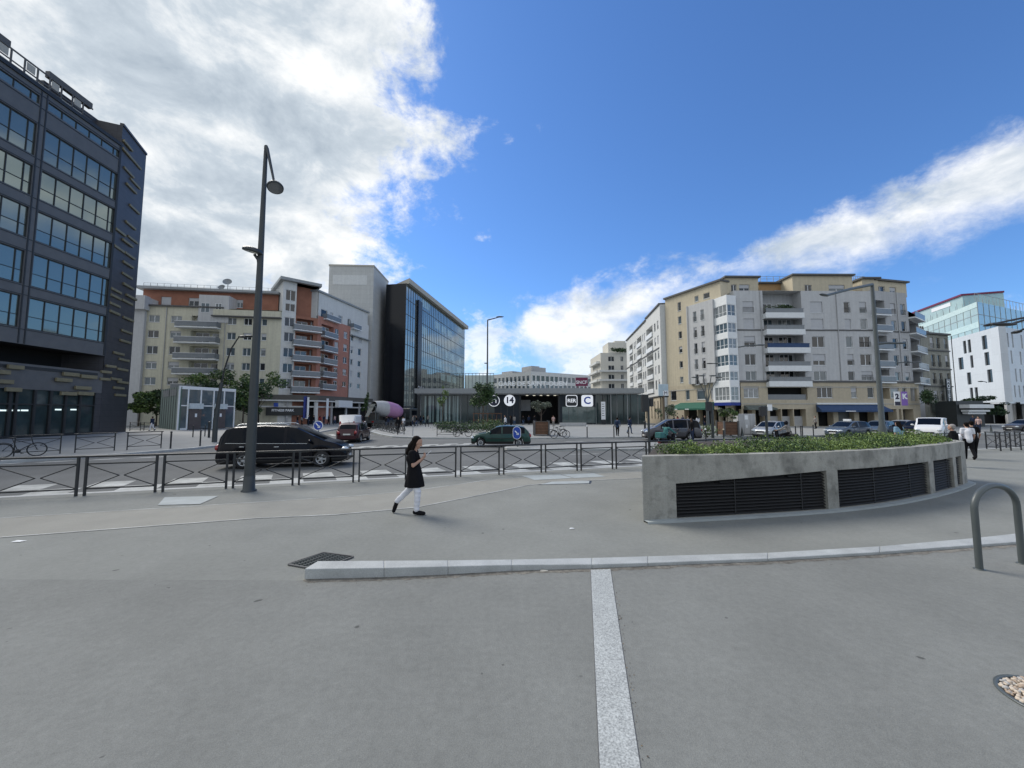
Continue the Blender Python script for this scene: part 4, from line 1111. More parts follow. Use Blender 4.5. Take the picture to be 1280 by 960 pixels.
for i, (u0, u1, vt) in enumerate(steps):
    a, b = ss_(fE, u0, u1, 450); z = fE.z((u0 + u1) / 2, vt) + (.8 if i == 2 else 0)
    fwall(mb, fE, a, b, zbE, z, loggias + wins, m=0); fback(mb, fE, a, b, 0, z, 9, 0)
    fbox(mb, fE, a, b, -9, .25, z, z + .3, 1)
fwall(mb, fE.at(-1.2), 0, fE.L, zbE, fE.z(815, 404), m=2)
fwall(mb, fE2, 0, fE2.L, zbE, fE.z(826, 384), m=2)
zst = fE.z(815, 434)
fbox(mb, fE, 0, fE.L, .004, .12, fE.z(822, 436) - .1, fE.z(822, 436) + .1, 1)
mb.build('wall', [M['whitewall'], M['trim'], M['greywall']], E_)
for q in wins: window(E_, fE, q, bars=1, sill=False)
for q in loggias: balcony(E_, fE, q[0], q[1], q[2], proj=.25, rail='white', solid=True, h=.7)
fEb = fE.at(.15); bo = []
for i in range(14):
    a = fE.L - 1.2 - i * 2.6; bo += [(a - .8, a, zbE - 2.6, zbE - .9), (a - .8, a, .9, 3.0)]
mb = MB(); fwall(mb, fEb, 0, fE.L, 0, zbE, bo, m=0); fbox(mb, fEb, 0, fE.L, .004, .2, zbE - .1, zbE + .1, 1); fwall(mb, fE2.at(.15), 0, fE2.L, 0, zbE)
mb.build('base_wall', [M['yellow2'], M['trim']], E_)
for q in bo: window(E_, fEb, q, bars=1, sill=False, shut=0, pm='pane', fm='beige')
# ---- R: grey and yellow corner house on the right
fy = Fr(pt(835.5, 73), pt(907, 62.4))                     # yellow street side
fgl = fy.at(.7)                                           # grey layer in front of it
fbw0, fbw1 = Fr(pt(892.5, 64.0), pt(914, 60.6)), Fr(pt(914, 60.6), pt(926, 61.2))
frr = Fr(pt(926, 61.7), pt(1098, 62)); frs = Fr(pt(1098, 62), pt(1144, 63.6))
R_ = thing('apartment_building', 'grey and yellow corner apartment house with white bay windows and loggias at right', 'building', base_loc(frr))
zbs = frr.z(1000, 477); zsc = frr.z(1000, 412.5); zgt = frr.z(1000, 363.5)
rR = zr(frr, 1000, [(391, 377), (412 - .5, 398.4), (434, 420.4), (456.5, 442.5), (475.6, 464)])
# yellow side
zy = fy.z(880, 358)
cy = ss_(fy, 848.7, 853, 440)
rowsy = zr(fy, 851, [(388, 377), (404.5, 395), (423, 414), (441, 433), (460, 451.5), (478.5, 471)])
ops = [(cy[0], cy[1], c, d) for c, d in rowsy] + [ss_(fy, 868, 873, 372) + (fy.z(870, 377), fy.z(870, 370)), ss_(fy, 879, 887, 370) + (fy.z(883, 373), fy.z(883, 366))]
mb = MB(); fwall(mb, fy, 0, fy.L, zbs - .2, zy, ops, m=0); fback(mb, fy, 0, fy.L, 0, zy, 12, 0); fbox(mb, fy, -.2, fy.L + .2, -11.8, .3, zy, zy + .3, 1)
mb.build('yellow_wing', [M['yellow'], M['trim']], R_)
for q in ops: window(R_, fy, q, bars=1, shut=RN.choice([0, 0, .4]))
a0, a1 = ss_(fgl, 859.5, 893, 440); zg = fgl.z(866, 381)
rowsg = zr(fgl, 870, [(402, 389), (422, 409), (442.5, 429), (462, 449), (481, 468)])
ops = [(a, b, c, d) for c, d in rowsg for a, b in (ss_(fgl, 868, 872, 440), ss_(fgl, 877.4, 881.6, 440))]
mb = MB(); fwall(mb, fgl, a0, a1, zbs, zg, ops); fback(mb, fgl, a0, a1, zbs, zg, .69); mb.build('grey_wing', M['greywall'], R_)
for q in ops: window(R_, fgl, q, bars=1, rail=True)
# white bay window stack
zbt = fbw0.z(905, 372); rb = zr(fbw0, 905, [(395, 381), (416, 404), (436, 423.5), (457.5, 444), (476, 465)])
wops0 = [(fbw0.L * .06, fbw0.L * .97, c, d) for c, d in rb]; wops1 = [(fbw1.L * .08, fbw1.L * .92, c, d) for c, d in rb]
zlow = fbw0.z(905, 503)
lo0 = (fbw0.L * .1, fbw0.L * .95, zlow + .3, zbs - .9); lo1 = (fbw1.L * .1, fbw1.L * .9, zlow + .3, zbs - .9)
mb = MB(); fwall(mb, fbw0, 0, fbw0.L, zlow, zbt, wops0 + [lo0], m=0); fwall(mb, fbw1, 0, fbw1.L, zlow, zbt, wops1 + [lo1], m=0)
pp = [fbw0.p(0, 0, 0), fbw0.p(fbw0.L, 0, 0), fbw1.p(fbw1.L, 0, 0), fbw1.p(fbw1.L, -4, 0), fbw0.p(0, -3, 0)]
mb.prism([(p.x, p.y) for p in pp], zbt + .002, zbt + .35, 0); mb.prism([(p.x, p.y) for p in pp], zlow - .5, zlow - .002, 1)
mb.build('bay_window', [M['white'], M['navy']], R_)
for q in wops0 + [lo0]: window(R_, fbw0, q, bars=4, shut=0, dep=.12, tr=.35, pm=RN.choice(['pane3', 'pane', 'pane3', 'pane2']), sill=False)
for q in wops1 + [lo1]: window(R_, fbw1, q, bars=2, shut=0, dep=.12, tr=.35, pm=RN.choice(['pane3', 'pane2']), sill=False)
# grey front
def C(u0, u1): return ss_(frr, u0, u1, 440)
wcols = [C(931, 944.5), C(1015.8, 1031.5)]
ops = [(a, b, c, d) for c, d in rR for a, b in wcols]
for i, (c, d) in enumerate(rR):
    ops += [C(1058.5, 1066.5 if i > 1 else 1066) + (c, d), (C(1075, 1089) if i > 1 else C(1078, 1086.5)) + (c, d)]
lga, lgb = C(956.5, 1005); lgg = [(lga, lgb, c - .30, d + .35, 1.9) for c, d in rR]
lgg[0] = (lga, lgb, rR[0][0] - .30, zgt - .02, 1.9)
mb = MB(); fwall(mb, frr, -.3, frr.L, zbs, zgt, ops + lgg, m=0, mr=0); fback(mb, frr, -.3, frr.L, zbs, zgt, 14, 0, 1)
fbox(mb, frr, -.3, lga - .1, .004, .1, zsc - .12, zsc + .08, 1); fbox(mb, frr, lgb + .1, frr.L, .004, .1, zsc - .12, zsc + .08, 1)
fbox(mb, frr, -.3, frr.L, .004, .28, zbs - .15, zbs + .15, 1)
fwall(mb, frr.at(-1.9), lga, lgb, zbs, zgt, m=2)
mb.build('grey_front', [M['greywall'], M['trim'], M['greywall2']], R_)
for q in ops: window(R_, frr, q, bars=1 if q[1] - q[0] < 1.3 else 2, rail=RN.random() < .5, shut=RN.choice([0, 0, 0, .6, 1]))
for i, q in enumerate(lgg):
    for k in range(2):
        w_ = (q[1] - q[0]) / 2
        window(R_, frr, (q[0] + k * w_ + .4, q[0] + k * w_ + w_ - .5, q[2] + .1, q[2] + 2.3), dep=1.85, bars=3, shut=0, sill=False)
    sl0, sl1 = C(955, 1008 if i > 1 else 1003)
    mb = MB(); fbox(mb, frr, sl0, sl1, .005, .9, q[2] - .75, q[2] + .02); fbox(mb, frr, sl0, sl1, .78, .9, q[2] + .02, q[2] + .12); b = mb.build('balcony', M['white'], R_)
    mb = MB(); fbox(mb, frr, sl0 + .1, sl1 - .1, .8, .83, q[2] + .13, q[2] + .75); fbox(mb, frr, sl0, sl1, .78, .86, q[2] + .75, q[2] + .82); r = mb.build('railing', M['rail' if i != 2 else 'awnblue'], R_); r.parent = b
# attic volumes
def attic(fr, u0, u1, v0, vt, back, m_, dep=6, ops_px=()):
    f = fr.at(-back); a, b = ss_(f, u0, u1, 360); z1 = f.z((u0 + u1) / 2, vt)
    z0 = zgt - .05
    mb = MB(); ops = [ss_(f, p, q, 362) + (zgt + .25, zgt + 1.5) for p, q in ops_px]
    fwall(mb, f, a, b, z0, z1, ops); fback(mb, f, a, b, z0, z1, dep); fbox(mb, f, a - .25, b + .25, -dep - .2, .4, z1, z1 + .28, 1)
    mb.build('attic', [M[m_], M['trim']], R_)
    for q in ops: window(R_, f, q, bars=2, shut=RN.choice([0, .5]), sill=False)
attic(frr, 907, 948, 0, 347.5, 1.4, 'yellow', 8, ((914, 921), (924, 937)))
attic(frr, 948.5, 990, 0, 355, 4.2, 'orange', 8, ((968, 979),))
attic(frr, 991, 1066, 0, 345, 1.4, 'yellow', 8, ((1006, 1015), (1036, 1056)))
attic(frr, 1078, 1098, 0, 349, 1.6, 'yellow', 8); 
attic(frs, 1094, 1133, 0, 352.5, 1.2, 'yellow', 8, ((1096, 1106), (1112, 1120)))
mb = MB()
for f, u0, u1 in ((frr, 950, 990), (frr, 1066, 1080)):
    ff = f.at(-5); a, b = ss_(ff, u0, u1, 345); zt = ff.z((u0 + u1) / 2, 349)
    for k in range(6): s = a + (b - a) * k / 5; fbox(mb, ff, s, s + .06, 0, .06, zt - 1.2, zt + .5)
    for z in (zt, zt + .45): fbox(mb, ff, a, b, .01, .05, z, z + .05)
mb.build('roof_railing', M['zinc'], R_)
t = MB()
f = frr.at(-.6); a, b = ss_(f, 940, 953, 362)
# right oblique front
rS = zr(frs, 1120, [(393.5, 379.5), (413.5, 401), (436, 423), (457.5, 444), (476, 465)])
zgs = frs.z(1120, 365.5); lsa, lsb = .25, frs.s(1109, 430)
ops = [ss_(frs, p, q, 430) + (c, d) for c, d in rS for p, q in ((1116, 1122.3), (1128.6, 1134.6))]
lgs = [(lsa, lsb, c - .3, d + .35, 1.5) for c, d in rS]
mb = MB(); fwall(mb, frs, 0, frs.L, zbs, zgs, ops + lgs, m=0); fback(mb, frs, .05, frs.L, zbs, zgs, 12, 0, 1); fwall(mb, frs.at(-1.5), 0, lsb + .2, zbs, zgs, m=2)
fbox(mb, frs, lsb + .1, frs.L, .004, .1, zsc - .12, zsc + .08, 1); fbox(mb, frs, 0.05, frs.L, .004, .28, zbs - .15, zbs + .15, 1)
mb.build('grey_side', [M['greywall2'], M['trim'], M['dim']], R_)
for q in ops: window(R_, frs, q, bars=1, rail=RN.random() < .6)
for q in lgs: balcony(R_, frs, q[0] - .3, q[1] + .25, q[2] + .02, proj=.8, rail='rail', slab='white', side=False); window(R_, frs, (q[0] + .1, q[1] - .1, q[2] + .1, q[3] - .3), dep=1.45, bars=2, shut=0, sill=False)
fe = Fr(frs.p(frs.L, 0, 0), pt(1157, 67)); ze = fe.z(1150, 386)
lge = [(.5, fe.L - .4, c - .3, d + .35, 1.5) for c, d in rS]
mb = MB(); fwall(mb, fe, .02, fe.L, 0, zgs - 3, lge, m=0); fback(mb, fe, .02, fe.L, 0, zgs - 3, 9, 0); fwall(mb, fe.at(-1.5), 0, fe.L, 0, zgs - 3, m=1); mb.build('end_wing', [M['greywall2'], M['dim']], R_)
for q in lge: balcony(R_, fe, q[0] - .4, q[1] + .3, q[2], proj=.9, rail='rail', slab='white', side=False)
# yellow base storey and ground floor
zf2 = frr.z(1000, 505.5)
def base(fr, s0, s1, ops, lops, shops, m_='yellow2', o=.12):
    f = fr.at(o); mb = MB()
    fwall(mb, f, s0, s1, zf2, zbs - .15, ops + lops, m=0)
    fwall(mb, f, s0, s1, 0, zf2, shops, m=0, mr=0, dep=1.2)
    for z in (zf2 + .1, zbs - .9, zf2 + (zbs - zf2) * .30): fbox(mb, f, s0, s1, .004, .06, z - .09, z + .09, 1) if z != zf2 + (zbs - zf2) * .30 else None
    fwall(mb, f.at(-1.4), s0, s1, 0, zbs - .2, m=2)
    mb.build('base_storey', [M[m_], M['beige'], M['void']], R_)
    for q in ops: window(R_, f, q, bars=3 if q[1] - q[0] > 2 else 1, sill=True)
    return f
w0, w1 = zf2 + 1.05, zbs - .75
pxs = lambda fr, l, c, d: [ss_(fr, p, q, 490) + (c, d) for p, q in l]
fB = base(frr, .05, frr.L, pxs(frr, [(929, 948), (1020.5, 1040), (1063, 1070.3), (1083.5, 1091.5)], w0, w1), [ss_(frr, 959, 1008.5, 490) + (zf2 + .75, w1 + .1, 1.3)],
          [ss_(frr, p, q, 520) + (.02, zf2 - .75, 1.2) for p, q in [(929, 940), (944, 955), (962, 976), (977, 991), (992, 1007), (1022, 1041), (1047, 1067), (1073, 1092)]])
fS = base(frs, .05, frs.L + 1, pxs(frs, [(1112, 1123), (1127, 1132)], w0, w1), [ss_(frs, 1099, 1111, 490) + (zf2 + .9, w1, 1.3), ss_(frs, 1137, 1145, 490) + (zf2 + .6, w1, 1.3)],
          [ss_(frs, p, q, 520) + (.02, zf2 - .75, 1.2) for p, q in [(1100, 1120), (1123, 1126), (1128, 1141)]], 'yellow2')
fG = base(fy, 0, fy.L - 1.2, pxs(fy, [(838.8, 846), (857.5, 862.5), (871.5, 882), (889, 896.5)], w0 - .1, w1), [], [ss_(fy, p, q, 520) + (.02, zf2 - .8, 1.2) for p, q in [(856, 872), (873, 889), (890, 904)]])
mb = MB(); a, b = ss_(frr, 960, 1008, 490); fbox(mb, frr, a, b, -.15, -.1, zf2 + .75, zf2 + 1.6, 0); mb.build('loggia_railing', M['rail'], R_)
for u0, u1, m_ in ((1047.5, 1066.5, 'awnblue'), (962, 1007, 'rail')):
    a, b = ss_(frr, u0, u1, 520); mb = MB(); fbox(mb, frr, a, b, -.75, -.7, .02, zf2 - .8 if m_ == 'awnblue' else 1.6); mb.build('shop_shutter', M['greysteel' if m_ == 'awnblue' else 'greywall2'], R_)
def awning(name, label, fr, u0, u1, v0, v1, m_, proj=1.6, drop=.9, txt=None, white=False):
    a, b = ss_(fr, u0, u1, 508); zt = fr.z((u0 + u1) / 2, v0); zb = fr.z((u0 + u1) / 2, v1)
    t = thing(name, label, 'awning', fr.p((a + b) / 2, 0, zt))
    mb = MB(); p = [fr.p(a, .2, zt), fr.p(b, .2, zt), fr.p(b + .4, proj, zb + .25), fr.p(a - .4, proj, zb + .25), fr.p(a - .4, proj, zb), fr.p(b + .4, proj, zb), fr.p(a, .2, zb), fr.p(b, .2, zb)]
    mb.add(p, [(0, 3, 2, 1), (3, 4, 5, 2), (0, 6, 4, 3), (1, 2, 5, 7)]); mb.build('canopy', M[m_], t)
    if white: mb = MB(); fbox(mb, fr, a, b, .14, .45, zt + .02, zt + .28); mb.build('cassette', M['white'], t)
    if txt:
        for k, (fx_, w_) in enumerate(txt): mb = MB(); c = a + (b - a) * fx_; fbox(mb, fr, c - w_ / 2, c + w_ / 2, proj + .004, proj + .012, zb + .07, zb + .19); mb.build('print', M['signwhite'], t)
    return t
awning('shop_awning', 'blue shop awning with white cassette under the yellow base storey', frr, 1019, 1100, 505.8, 515, 'awnblue', 1.7, white=True, txt=((.4, 1.6),))
awning('cafe_awning', 'long dark green cafe awning at the corner house', fgl, 852, 894, 503, 512.5, 'awngreen', 3.0, txt=((.2, .7), (.55, .8)))
awning('shop_awning', 'grey green awning between bay window and blue one', frr, 929, 958, 506.5, 512.5, 'awngrey', 2.0, txt=((.6, 1.6),))
# ---- F: old hotel
fF = Fr(pt(1157.5, 67), pt(1193, 69))
F_ = thing('hotel', 'old narrow grey stone hotel with brick chimney between flats and white office', 'building', base_loc(fF))
zF = fF.z(1175, 419); rF = zr(fF, 1170, [(435.5, 422), (458.5, 443.5), (480, 466), (501, 488.5)])
ops = [ss_(fF, p, q, 460) + (c, d) for c, d in rF for p, q in ((1165, 1169.5), (1173, 1177), (1182.5, 1186.5))]
mb = MB(); fwall(mb, fF, 0, fF.L, 0, zF, ops); fback(mb, fF, 0, fF.L, 0, zF, 11); fbox(mb, fF, -.1, fF.L + .1, -11, .4, zF, zF + .3, 1)
for c, d in rF: fbox(mb, fF, 0, fF.L, .004, .18, c - .5, c - .3, 1)
mb.build('wall', [mat('old stone', (.27, .27, .235), .9, var=.15, streak=.2), M['trim']], F_)
for q in ops: window(F_, fF, q, bars=1, rail=True, fm='beige')
a, b = ss_(fF, 1161, 1175, 415); mb = MB(); fbox(mb, fF, a, b, -3, -1.5, zF + .3, fF.z(1168, 411)); 
ch = mb.build('chimney', mat('old brick', (.17, .13, .11), .9, var=.3), F_)
mb = MB()
for i in range(5): c = fF.p(a + .3 + (b - a - .6) * i / 4, -2.2, fF.z(1168, 411)); mb.tube([c, c + V((0, 0, 1.0))], [.16, .12], 8)
q = mb.build('chimney_pot', M['trim'], F_); q.parent = ch
s, z = fF.px(1185.5, 489.5, .7); t = thing('hotel_sign', 'vertical dark sign with white letters on the old hotel', 'sign', fF.p(s, .7, z))
mb = MB(); fbox(mb, fF, s - .55, s + .55, .62, .78, z - 2.1, z + 2.3); fbox(mb, fF, s - .1, s + .1, .02, .62, z + 1, z + 1.1); mb.build('board', M['black'], t)
for i, ch_ in enumerate('HOTEL'): text('lettering', ch_, 1.0, M['signwhite'], t, fF.p(s, .785, z + 1.75 - i * .84), fF.d, fF.n, .01, bold=.02)
awning('restaurant_awning', 'wide sloping dark awning over the terrace below the hotel', fF, 1163, 1206, 504, 514.5, 'awngrey', 4.5)
s, z = fF.px(1178, 525, 3); t = thing('poster_board', 'white poster board with two grey pictures in front of the hotel', 'sign', fF.p(s, 3, 0))
s, z = fF.px(1177.5, 522, 3); mb = MB(); fbox(mb, fF, s - 1.0, s + 1.0, 3, 3.1, .5, 2.5); fbox(mb, fF, s - .95, s - .85, 3.02, 3.08, 0, .5); fbox(mb, fF, s + .85, s + .95, 3.02, 3.08, 0, .5); mb.build('board', M['signwhite'], t)
mb = MB(); mb.disc(fF.p(s - .45, 3.105, 1.6), .28, fF.n, 14); mb.disc(fF.p(s + .42, 3.105, 1.65), .28, fF.n, 14); mb.build('print', M['greywall2'], t)
# low shed right of the hotel with white blinds
fsh = Fr(pt(1196, 60), pt(1230, 60)); t = thing('market_stall', 'low stall with three white slatted blinds right of the hotel awning', 'stall', base_loc(fsh))
mb = MB(); fwall(mb, fsh, 0, fsh.L, 0, 4.0); fback(mb, fsh, 0, fsh.L, 0, 4.0, 3); mb.build('body', M['darkgrey'], t)
for i, v in enumerate((508, 513.5, 516.5)): z = fsh.z(1215, v); mb = MB(); fbox(mb, fsh, .3 + .2 * i, fsh.L - .2 - .3 * i, .05 + .1, 1.5 - .3 * i, z - .28 if i == 0 else z - .14, z + .28 if i == 0 else z + .14); mb.build('blind', M['white'], t)
# ---- G: white office with green glass top
fG0, fG1 = Fr(pt(1188, 90), pt(1258, 74)), Fr(pt(1258, 74), pt(1340, 84))
G_ = thing('office_building', 'white clad office with slit windows and a set back green glass top at far right', 'building', base_loc(fG0))
z0, z1 = fG0.z(1230, 503.5), fG0.z(1240, 410)
fl_ = (z1 - z0) / 4.35
sl_ = [((1193 + 12.5, 1209.3), 0), ((1211.5, 1215.3), 0), ((1229.5, 1236), 0), ((1198, 1204), 1), ((1212.8, 1216.4), 1), ((1231, 1237), 1), ((1207, 1212), 2), ((1232.5, 1238.8), 2), ((1209, 1212.7), 3), ((1215, 1218.8), 3)]
rG = zr(fG0, 1232, [(436.5, 419), (457, 440.5), (478.6, 462.5), (497.5, 483)])
ops = [ss_(fG0, p, q, 450) + rG[r] for (p, q), r in sl_]
ops1 = [(1.2 + i * 1.9 + (r % 2) * .8, 1.8 + i * 1.9 + (r % 2) * .8) + rG[r] for r in range(4) for i in range(8) if (i + r) % 4 != 3]
mb = MB(); fwall(mb, fG0, -6, fG0.L, z0, z1, ops, m=0); fwall(mb, fG1, 0, fG1.L, z0, z1, ops1, m=0); fback(mb, fG0, -6, fG0.L, z0, z1, 1.0, 0)
pp = [fG0.p(-6, -.02, 0), fG0.p(fG0.L, -.02, 0), fG1.p(fG1.L, -.02, 0), fG1.p(fG1.L, -20, 0), fG0.p(-6, -20, 0)]
mb.prism([(p.x, p.y) for p in pp], z1 - .3, z1 - .02, 0); mb.prism([(p.x, p.y) for p in pp], z0 - .3, z0 - .02, 0)
mb.build('wall', M['whiteclad'], G_)
for q in ops: window(G_, fG0, q, bars=1, shut=0, sill=False, fm='trim', pm='pane', dep=.25)
for q in ops1: window(G_, fG1, q, bars=1, shut=0, sill=False, fm='beige', pm='pane2', dep=.25)
mb = MB(); fwall(mb, fG0.at(-3), -8, fG0.L - 2, 0, z0, m=0); fwall(mb, fG1.at(-3), -2, fG1.L, 0, z0, m=0)
for i in range(5): p = fG0.p(fG0.L - .6 - i * 5, -.8, 0); mb.obox(p, fG0.d * .7, fG0.n * .7, V((0, 0, z0 - .3)), 1); p = fG1.p(4 + i * 5, -.8, 0); mb.obox(p, fG1.d * .7, fG1.n * .7, V((0, 0, z0 - .3)), 1)
mb.build('ground_floor', [M['void'], M['greywall2']], G_)
fU0, fU1 = Fr(pt(1150, 108), pt(1234, 82)), Fr(pt(1234, 82), pt(1340, 98))
zt_ = fU0.z(1225, 375.5); zm = z1
mb = MB()
for f in (fU0, fU1):
    fwall(mb, f, 0, f.L, zm, zt_)
pp = [fU0.p(0, -.02, 0), fU0.p(fU0.L, -.02, 0), fU1.p(fU1.L, -.02, 0), fU1.p(fU1.L, -16, 0), fU0.p(0, -16, 0)]
mb.prism([(p.x, p.y) for p in pp], zt_ - .3, zt_ - .02)
mb.build('glass_top', M['glassG'], G_)
mb = MB()
for f in (fU0, fU1):
    k = int(f.L / 2.6)
    for i in range(k + 1): s = f.L * i / k; fbox(mb, f, s - .04, s + .04, .003, .05, zm, zt_ + 0.9)
    for q in (.32, .62): z = zm + (zt_ - zm) * q; fbox(mb, f, 0, f.L, .003, .045, z - .05, z + .05)
mb.build('glazing_bar', M['zinc'], G_)
mb = MB()
for q0, q1 in ((.22, .40), (.84, 1.0)): fbox(mb, fU0, 0, fU0.L, .055, .07, zm + (zt_ - zm) * q0, zm + (zt_ - zm) * q1)
mb.build('pale_band', mat('pale green glass', (.52, .66, .62), .2, coat=.6), G_)
mb = MB(); k = int(fU1.L / 1.6)
for i in range(k): s = fU1.L * i / k; fbox(mb, fU1, s, s + .06, -.3, -.24, zt_, zt_ + 2.0)
fbox(mb, fU1, 0, fU1.L, -.3, -.24, zt_ + 1.95, zt_ + 2.05)
for i in range(int(fU0.L / 3)): s = 3. * i; fbox(mb, fU0, s, s + .06, -.3, -.24, zt_, zt_ + 1.6)
mb.build('roof_railing', M['zinc'], G_)
fV = Fr(pt(1142, 122), pt(1216, 100)); zv0, zv1 = fV.z(1180, 385), fV.z(1212, 372.5)
zv1 = fV.z(1190, 374.5)
mb = MB(); fwall(mb, fV, 0, fV.L, zt_ - 2, zv1, m=0); fback(mb, fV, 0, fV.L, zt_ - 2, zv1, 8, 0); fbox(mb, fV, -.3, fV.L + .3, -8, .4, zv1, zv1 + .45, 1); fbox(mb, fV, fV.L * .5, fV.L * .82, .01, .1, zv1 - 1.6, zv1 - .6, 2)
mb.build('penthouse', [M['glassG'], M['maroon'], M['signwhite']], G_)
# distant blue screen wall left of the station letters
fW = Fr(pt(581, 150), pt(617, 150)); t = thing('office_building', 'low pale blue glass block far off between glass office and tree', 'building', base_loc(fW))
zW = fW.z(600, 469); mb = MB(); fwall(mb, fW, 0, fW.L, 0, zW); fback(mb, fW, 0, fW.L, 0, zW, 10); mb.build('glass_wall', M['glassB'], t)
mb = MB()
for i in range(9): s = fW.L * i / 8; fbox(mb, fW, s - .1, s + .1, .01, .1, 0, zW + .8)
fbox(mb, fW, 0, fW.L, .01, .1, zW + .6, zW + .8); mb.build('mast_frame', M['zinc'], t)
# rainwater pipes down the apartment fronts
for f, u, v, z0, z1, par, m_ in ((frr, 953, 440, zbs, zgt, R_, 'greywall2'), (frr, 1049, 440, zbs, zgt, R_, 'greywall2'), (fgl, 861, 440, zbs, zg, R_, 'greywall2'), (fl, 280.5, 430, 3.8, zc2 - .2, L_, 'greywall2'), (fl, 206, 430, 3.8, zc1 - .1, L_, 'greywall2'), (fl3, 436, 450, 4.2, zbr - 1, L_, 'greysteel'), (frs, 1125.5, 440, zbs, zgs, R_, 'greywall'), (fF, 1190.5, 450, 3, zF, F_, 'trim')):
    s = f.s(u, v); mb = MB(); mb.tube([f.p(s, .09, z0), f.p(s, .09, z1)], .06, 6); mb.build('drainpipe', M[m_], par)
# ---------------------------------------------------------------- street furniture
def rot_part(mb, name, mats, par): return mb.local(name, mats, par)
# crossed pedestrian barriers
def make_barrier(name, label, L, group):
    t = thing(name, label, 'barrier', group=group)
    for s in (-1, 1):
        mb = MB(); x = s * L / 2; mb.box((x - .024, -.024, 0), (x + .024, .024, 1.0)); mb.local('post', M['black'], t)
    mb = MB(); mb.tube([(-L / 2 - .085, 0, 1.01), (L / 2 + .085, 0, 1.01)], .028, 8); mb.local('handrail', M['black'], t)
    mb = MB(); mb.box((-L / 2 + .024, -.014, .80), (L / 2 - .024, .014, .835)); mb.box((-L / 2 + .024, -.014, .16), (L / 2 - .024, .014, .195)); mb.local('crossbar', M['black'], t)
    for s in (-1, 1):
        mb = MB(); a = s * (L / 2 - .03); c = s * .05
        for z in (.79, .20): mb.tube([(a, 0, z), (c, 0, .495)], .014, 6)
        mb.local('brace', M['black'], t)
    return t
bar0 = None
cnt = 0
tpos = []
ulist = [(-105, None), (0, None)]
knots = [G(*q)[:2] for q in ((100, 620), (200, 614.5), (290, 609), (370, 606), (445, 602.5), (510, 599), (572.5, 596), (627, 593.5), (679, 590.5), (726, 589), (769.5, 586.5), (812, 584.3))]
knots = [V(k) for k in knots]
ts = [(k - BS).dot(BD) for k in knots]; offv = [(k - BS).dot(BNn) for k in knots]
ts = [ts[0] - 1.72 * i for i in (3, 2, 1)] + ts + [ts[-1] + 1.7 * i for i in range(1, 14)]
for i in range(len(ts) - 1):
    a, b = ts[i], ts[i + 1]; c = BS + BD * ((a + b) / 2); 
    ang = math.atan2(BD.y, BD.x)
    if i == 0:
        bar0 = make_barrier('pedestrian_barrier', 'black crossed pedestrian barrier in the row along the kerb of the square', 1.5, 'crossed barriers along the kerb of the square')
        bar0.location = (c.x, c.y, 0); bar0.rotation_euler.z = ang
        bar0.scale.x = (b - a - .17) / 1.5
    else:
        o = dup(bar0, (c.x, c.y, 0), ang); o.scale.x = (b - a - .17) / 1.5
# far left barriers
A0, A1 = G(6, 571), G(208, 559.5)
dd = (A1 - A0); n_ = int(round(dd.length / 1.75)); ang = math.atan2(dd.y, dd.x)
for i in range(-3, n_):
    c = A0 + dd * ((i + .5) / n_)
    o = dup(bar0, (c.x, c.y, 0), ang, 'black crossed barrier on the far pavement in front of the dark office'); o.scale.x = 1.0; o['group'] = 'crossed barriers in front of the dark office'
for k, (u, v, lb) in enumerate(((171, 538.5, 'short crossed barrier on the far pavement near the kiosk, left one'), (178, 538.5, 'short crossed barrier on the far pavement touching the pedestrian in white trousers'))):
    p = G(u + 6 * k, v); dup(bar0, p, .1, lb)
p = G(554, 545.5); dup(bar0, p + V((.3, 0, 0)), 0.0, 'crossed barrier carrying the parked bicycle on the station kerb').scale.x = 1.15
for k, (u, v) in enumerate(((1242, 562.5), (1254.5, 562), (1267, 561.2), (1279, 560.2))):
    p = G(u, v); o = dup(bar0, p, radians(58), 'dark crossed barrier at the right street corner beyond the couple'); o['group'] = 'barriers at the right street corner'
bar0.scale.x = bar0.scale.x
# bollards
def make_bollard():
    t = thing('bollard', '', 'bollard')
    MB().tube([(0, 0, 0), (0, 0, .95)], .045, 10).local('post', M['black'], t); mb = MB(); mb.ell((0, 0, .98), .06, 10); mb.local('knob', M['black'], t)
    return t
bol = None
BOLL = [(275 - 62, 560.6, 'slim black bollard on the left far kerb beside the last barrier'), (241, 546.5, 'black bollard on the pavement in front of the kiosk lift door'), (250, 557.5, 'slim bollard near the kerb between kiosk and black van'),
        (256, 545.5, 'bollard close behind the leaning lamp post, left one of two'), (261, 547, 'thicker bollard touching the leaning lamp post'),
        (497, 543.2, 'bollard on the station kerb beside the standing woman in dark clothes'), (505, 543, 'slim tall bollard on the station kerb right of the bicycles'), (516, 545, 'pale grey post at the station kerb behind the walking woman'),
        (532, 533.5, 'left bollard of the dark pair before the station glass'), (535.5, 533.5, 'right bollard of the dark pair before the station glass'),
        (734, 547, 'black bollard with white cap left of the two walkers'), (767.5, 546.5, 'black bollard just left of the walker in blue jacket'), (786, 546.5, 'bollard with white cap under the second walker'),
        (806.5, 545, 'thick dark post left of the traffic light'), (882.5, 554, 'white capped bollard behind the hedge near the grey minivan'), (905, 554.5, 'yellow capped bollard behind the hedge'),
        (995, 548, 'bollard right of the silver car near the shop shutters'), (1001.5, 547.5, 'second bollard right of the silver car'), (1003.5, 547, 'third bollard right of the silver car'), (1017, 545, 'bollard in front of the yellow pier left of the shop doorway'), (1043, 544, 'bollard in front of the blue awning shop')]
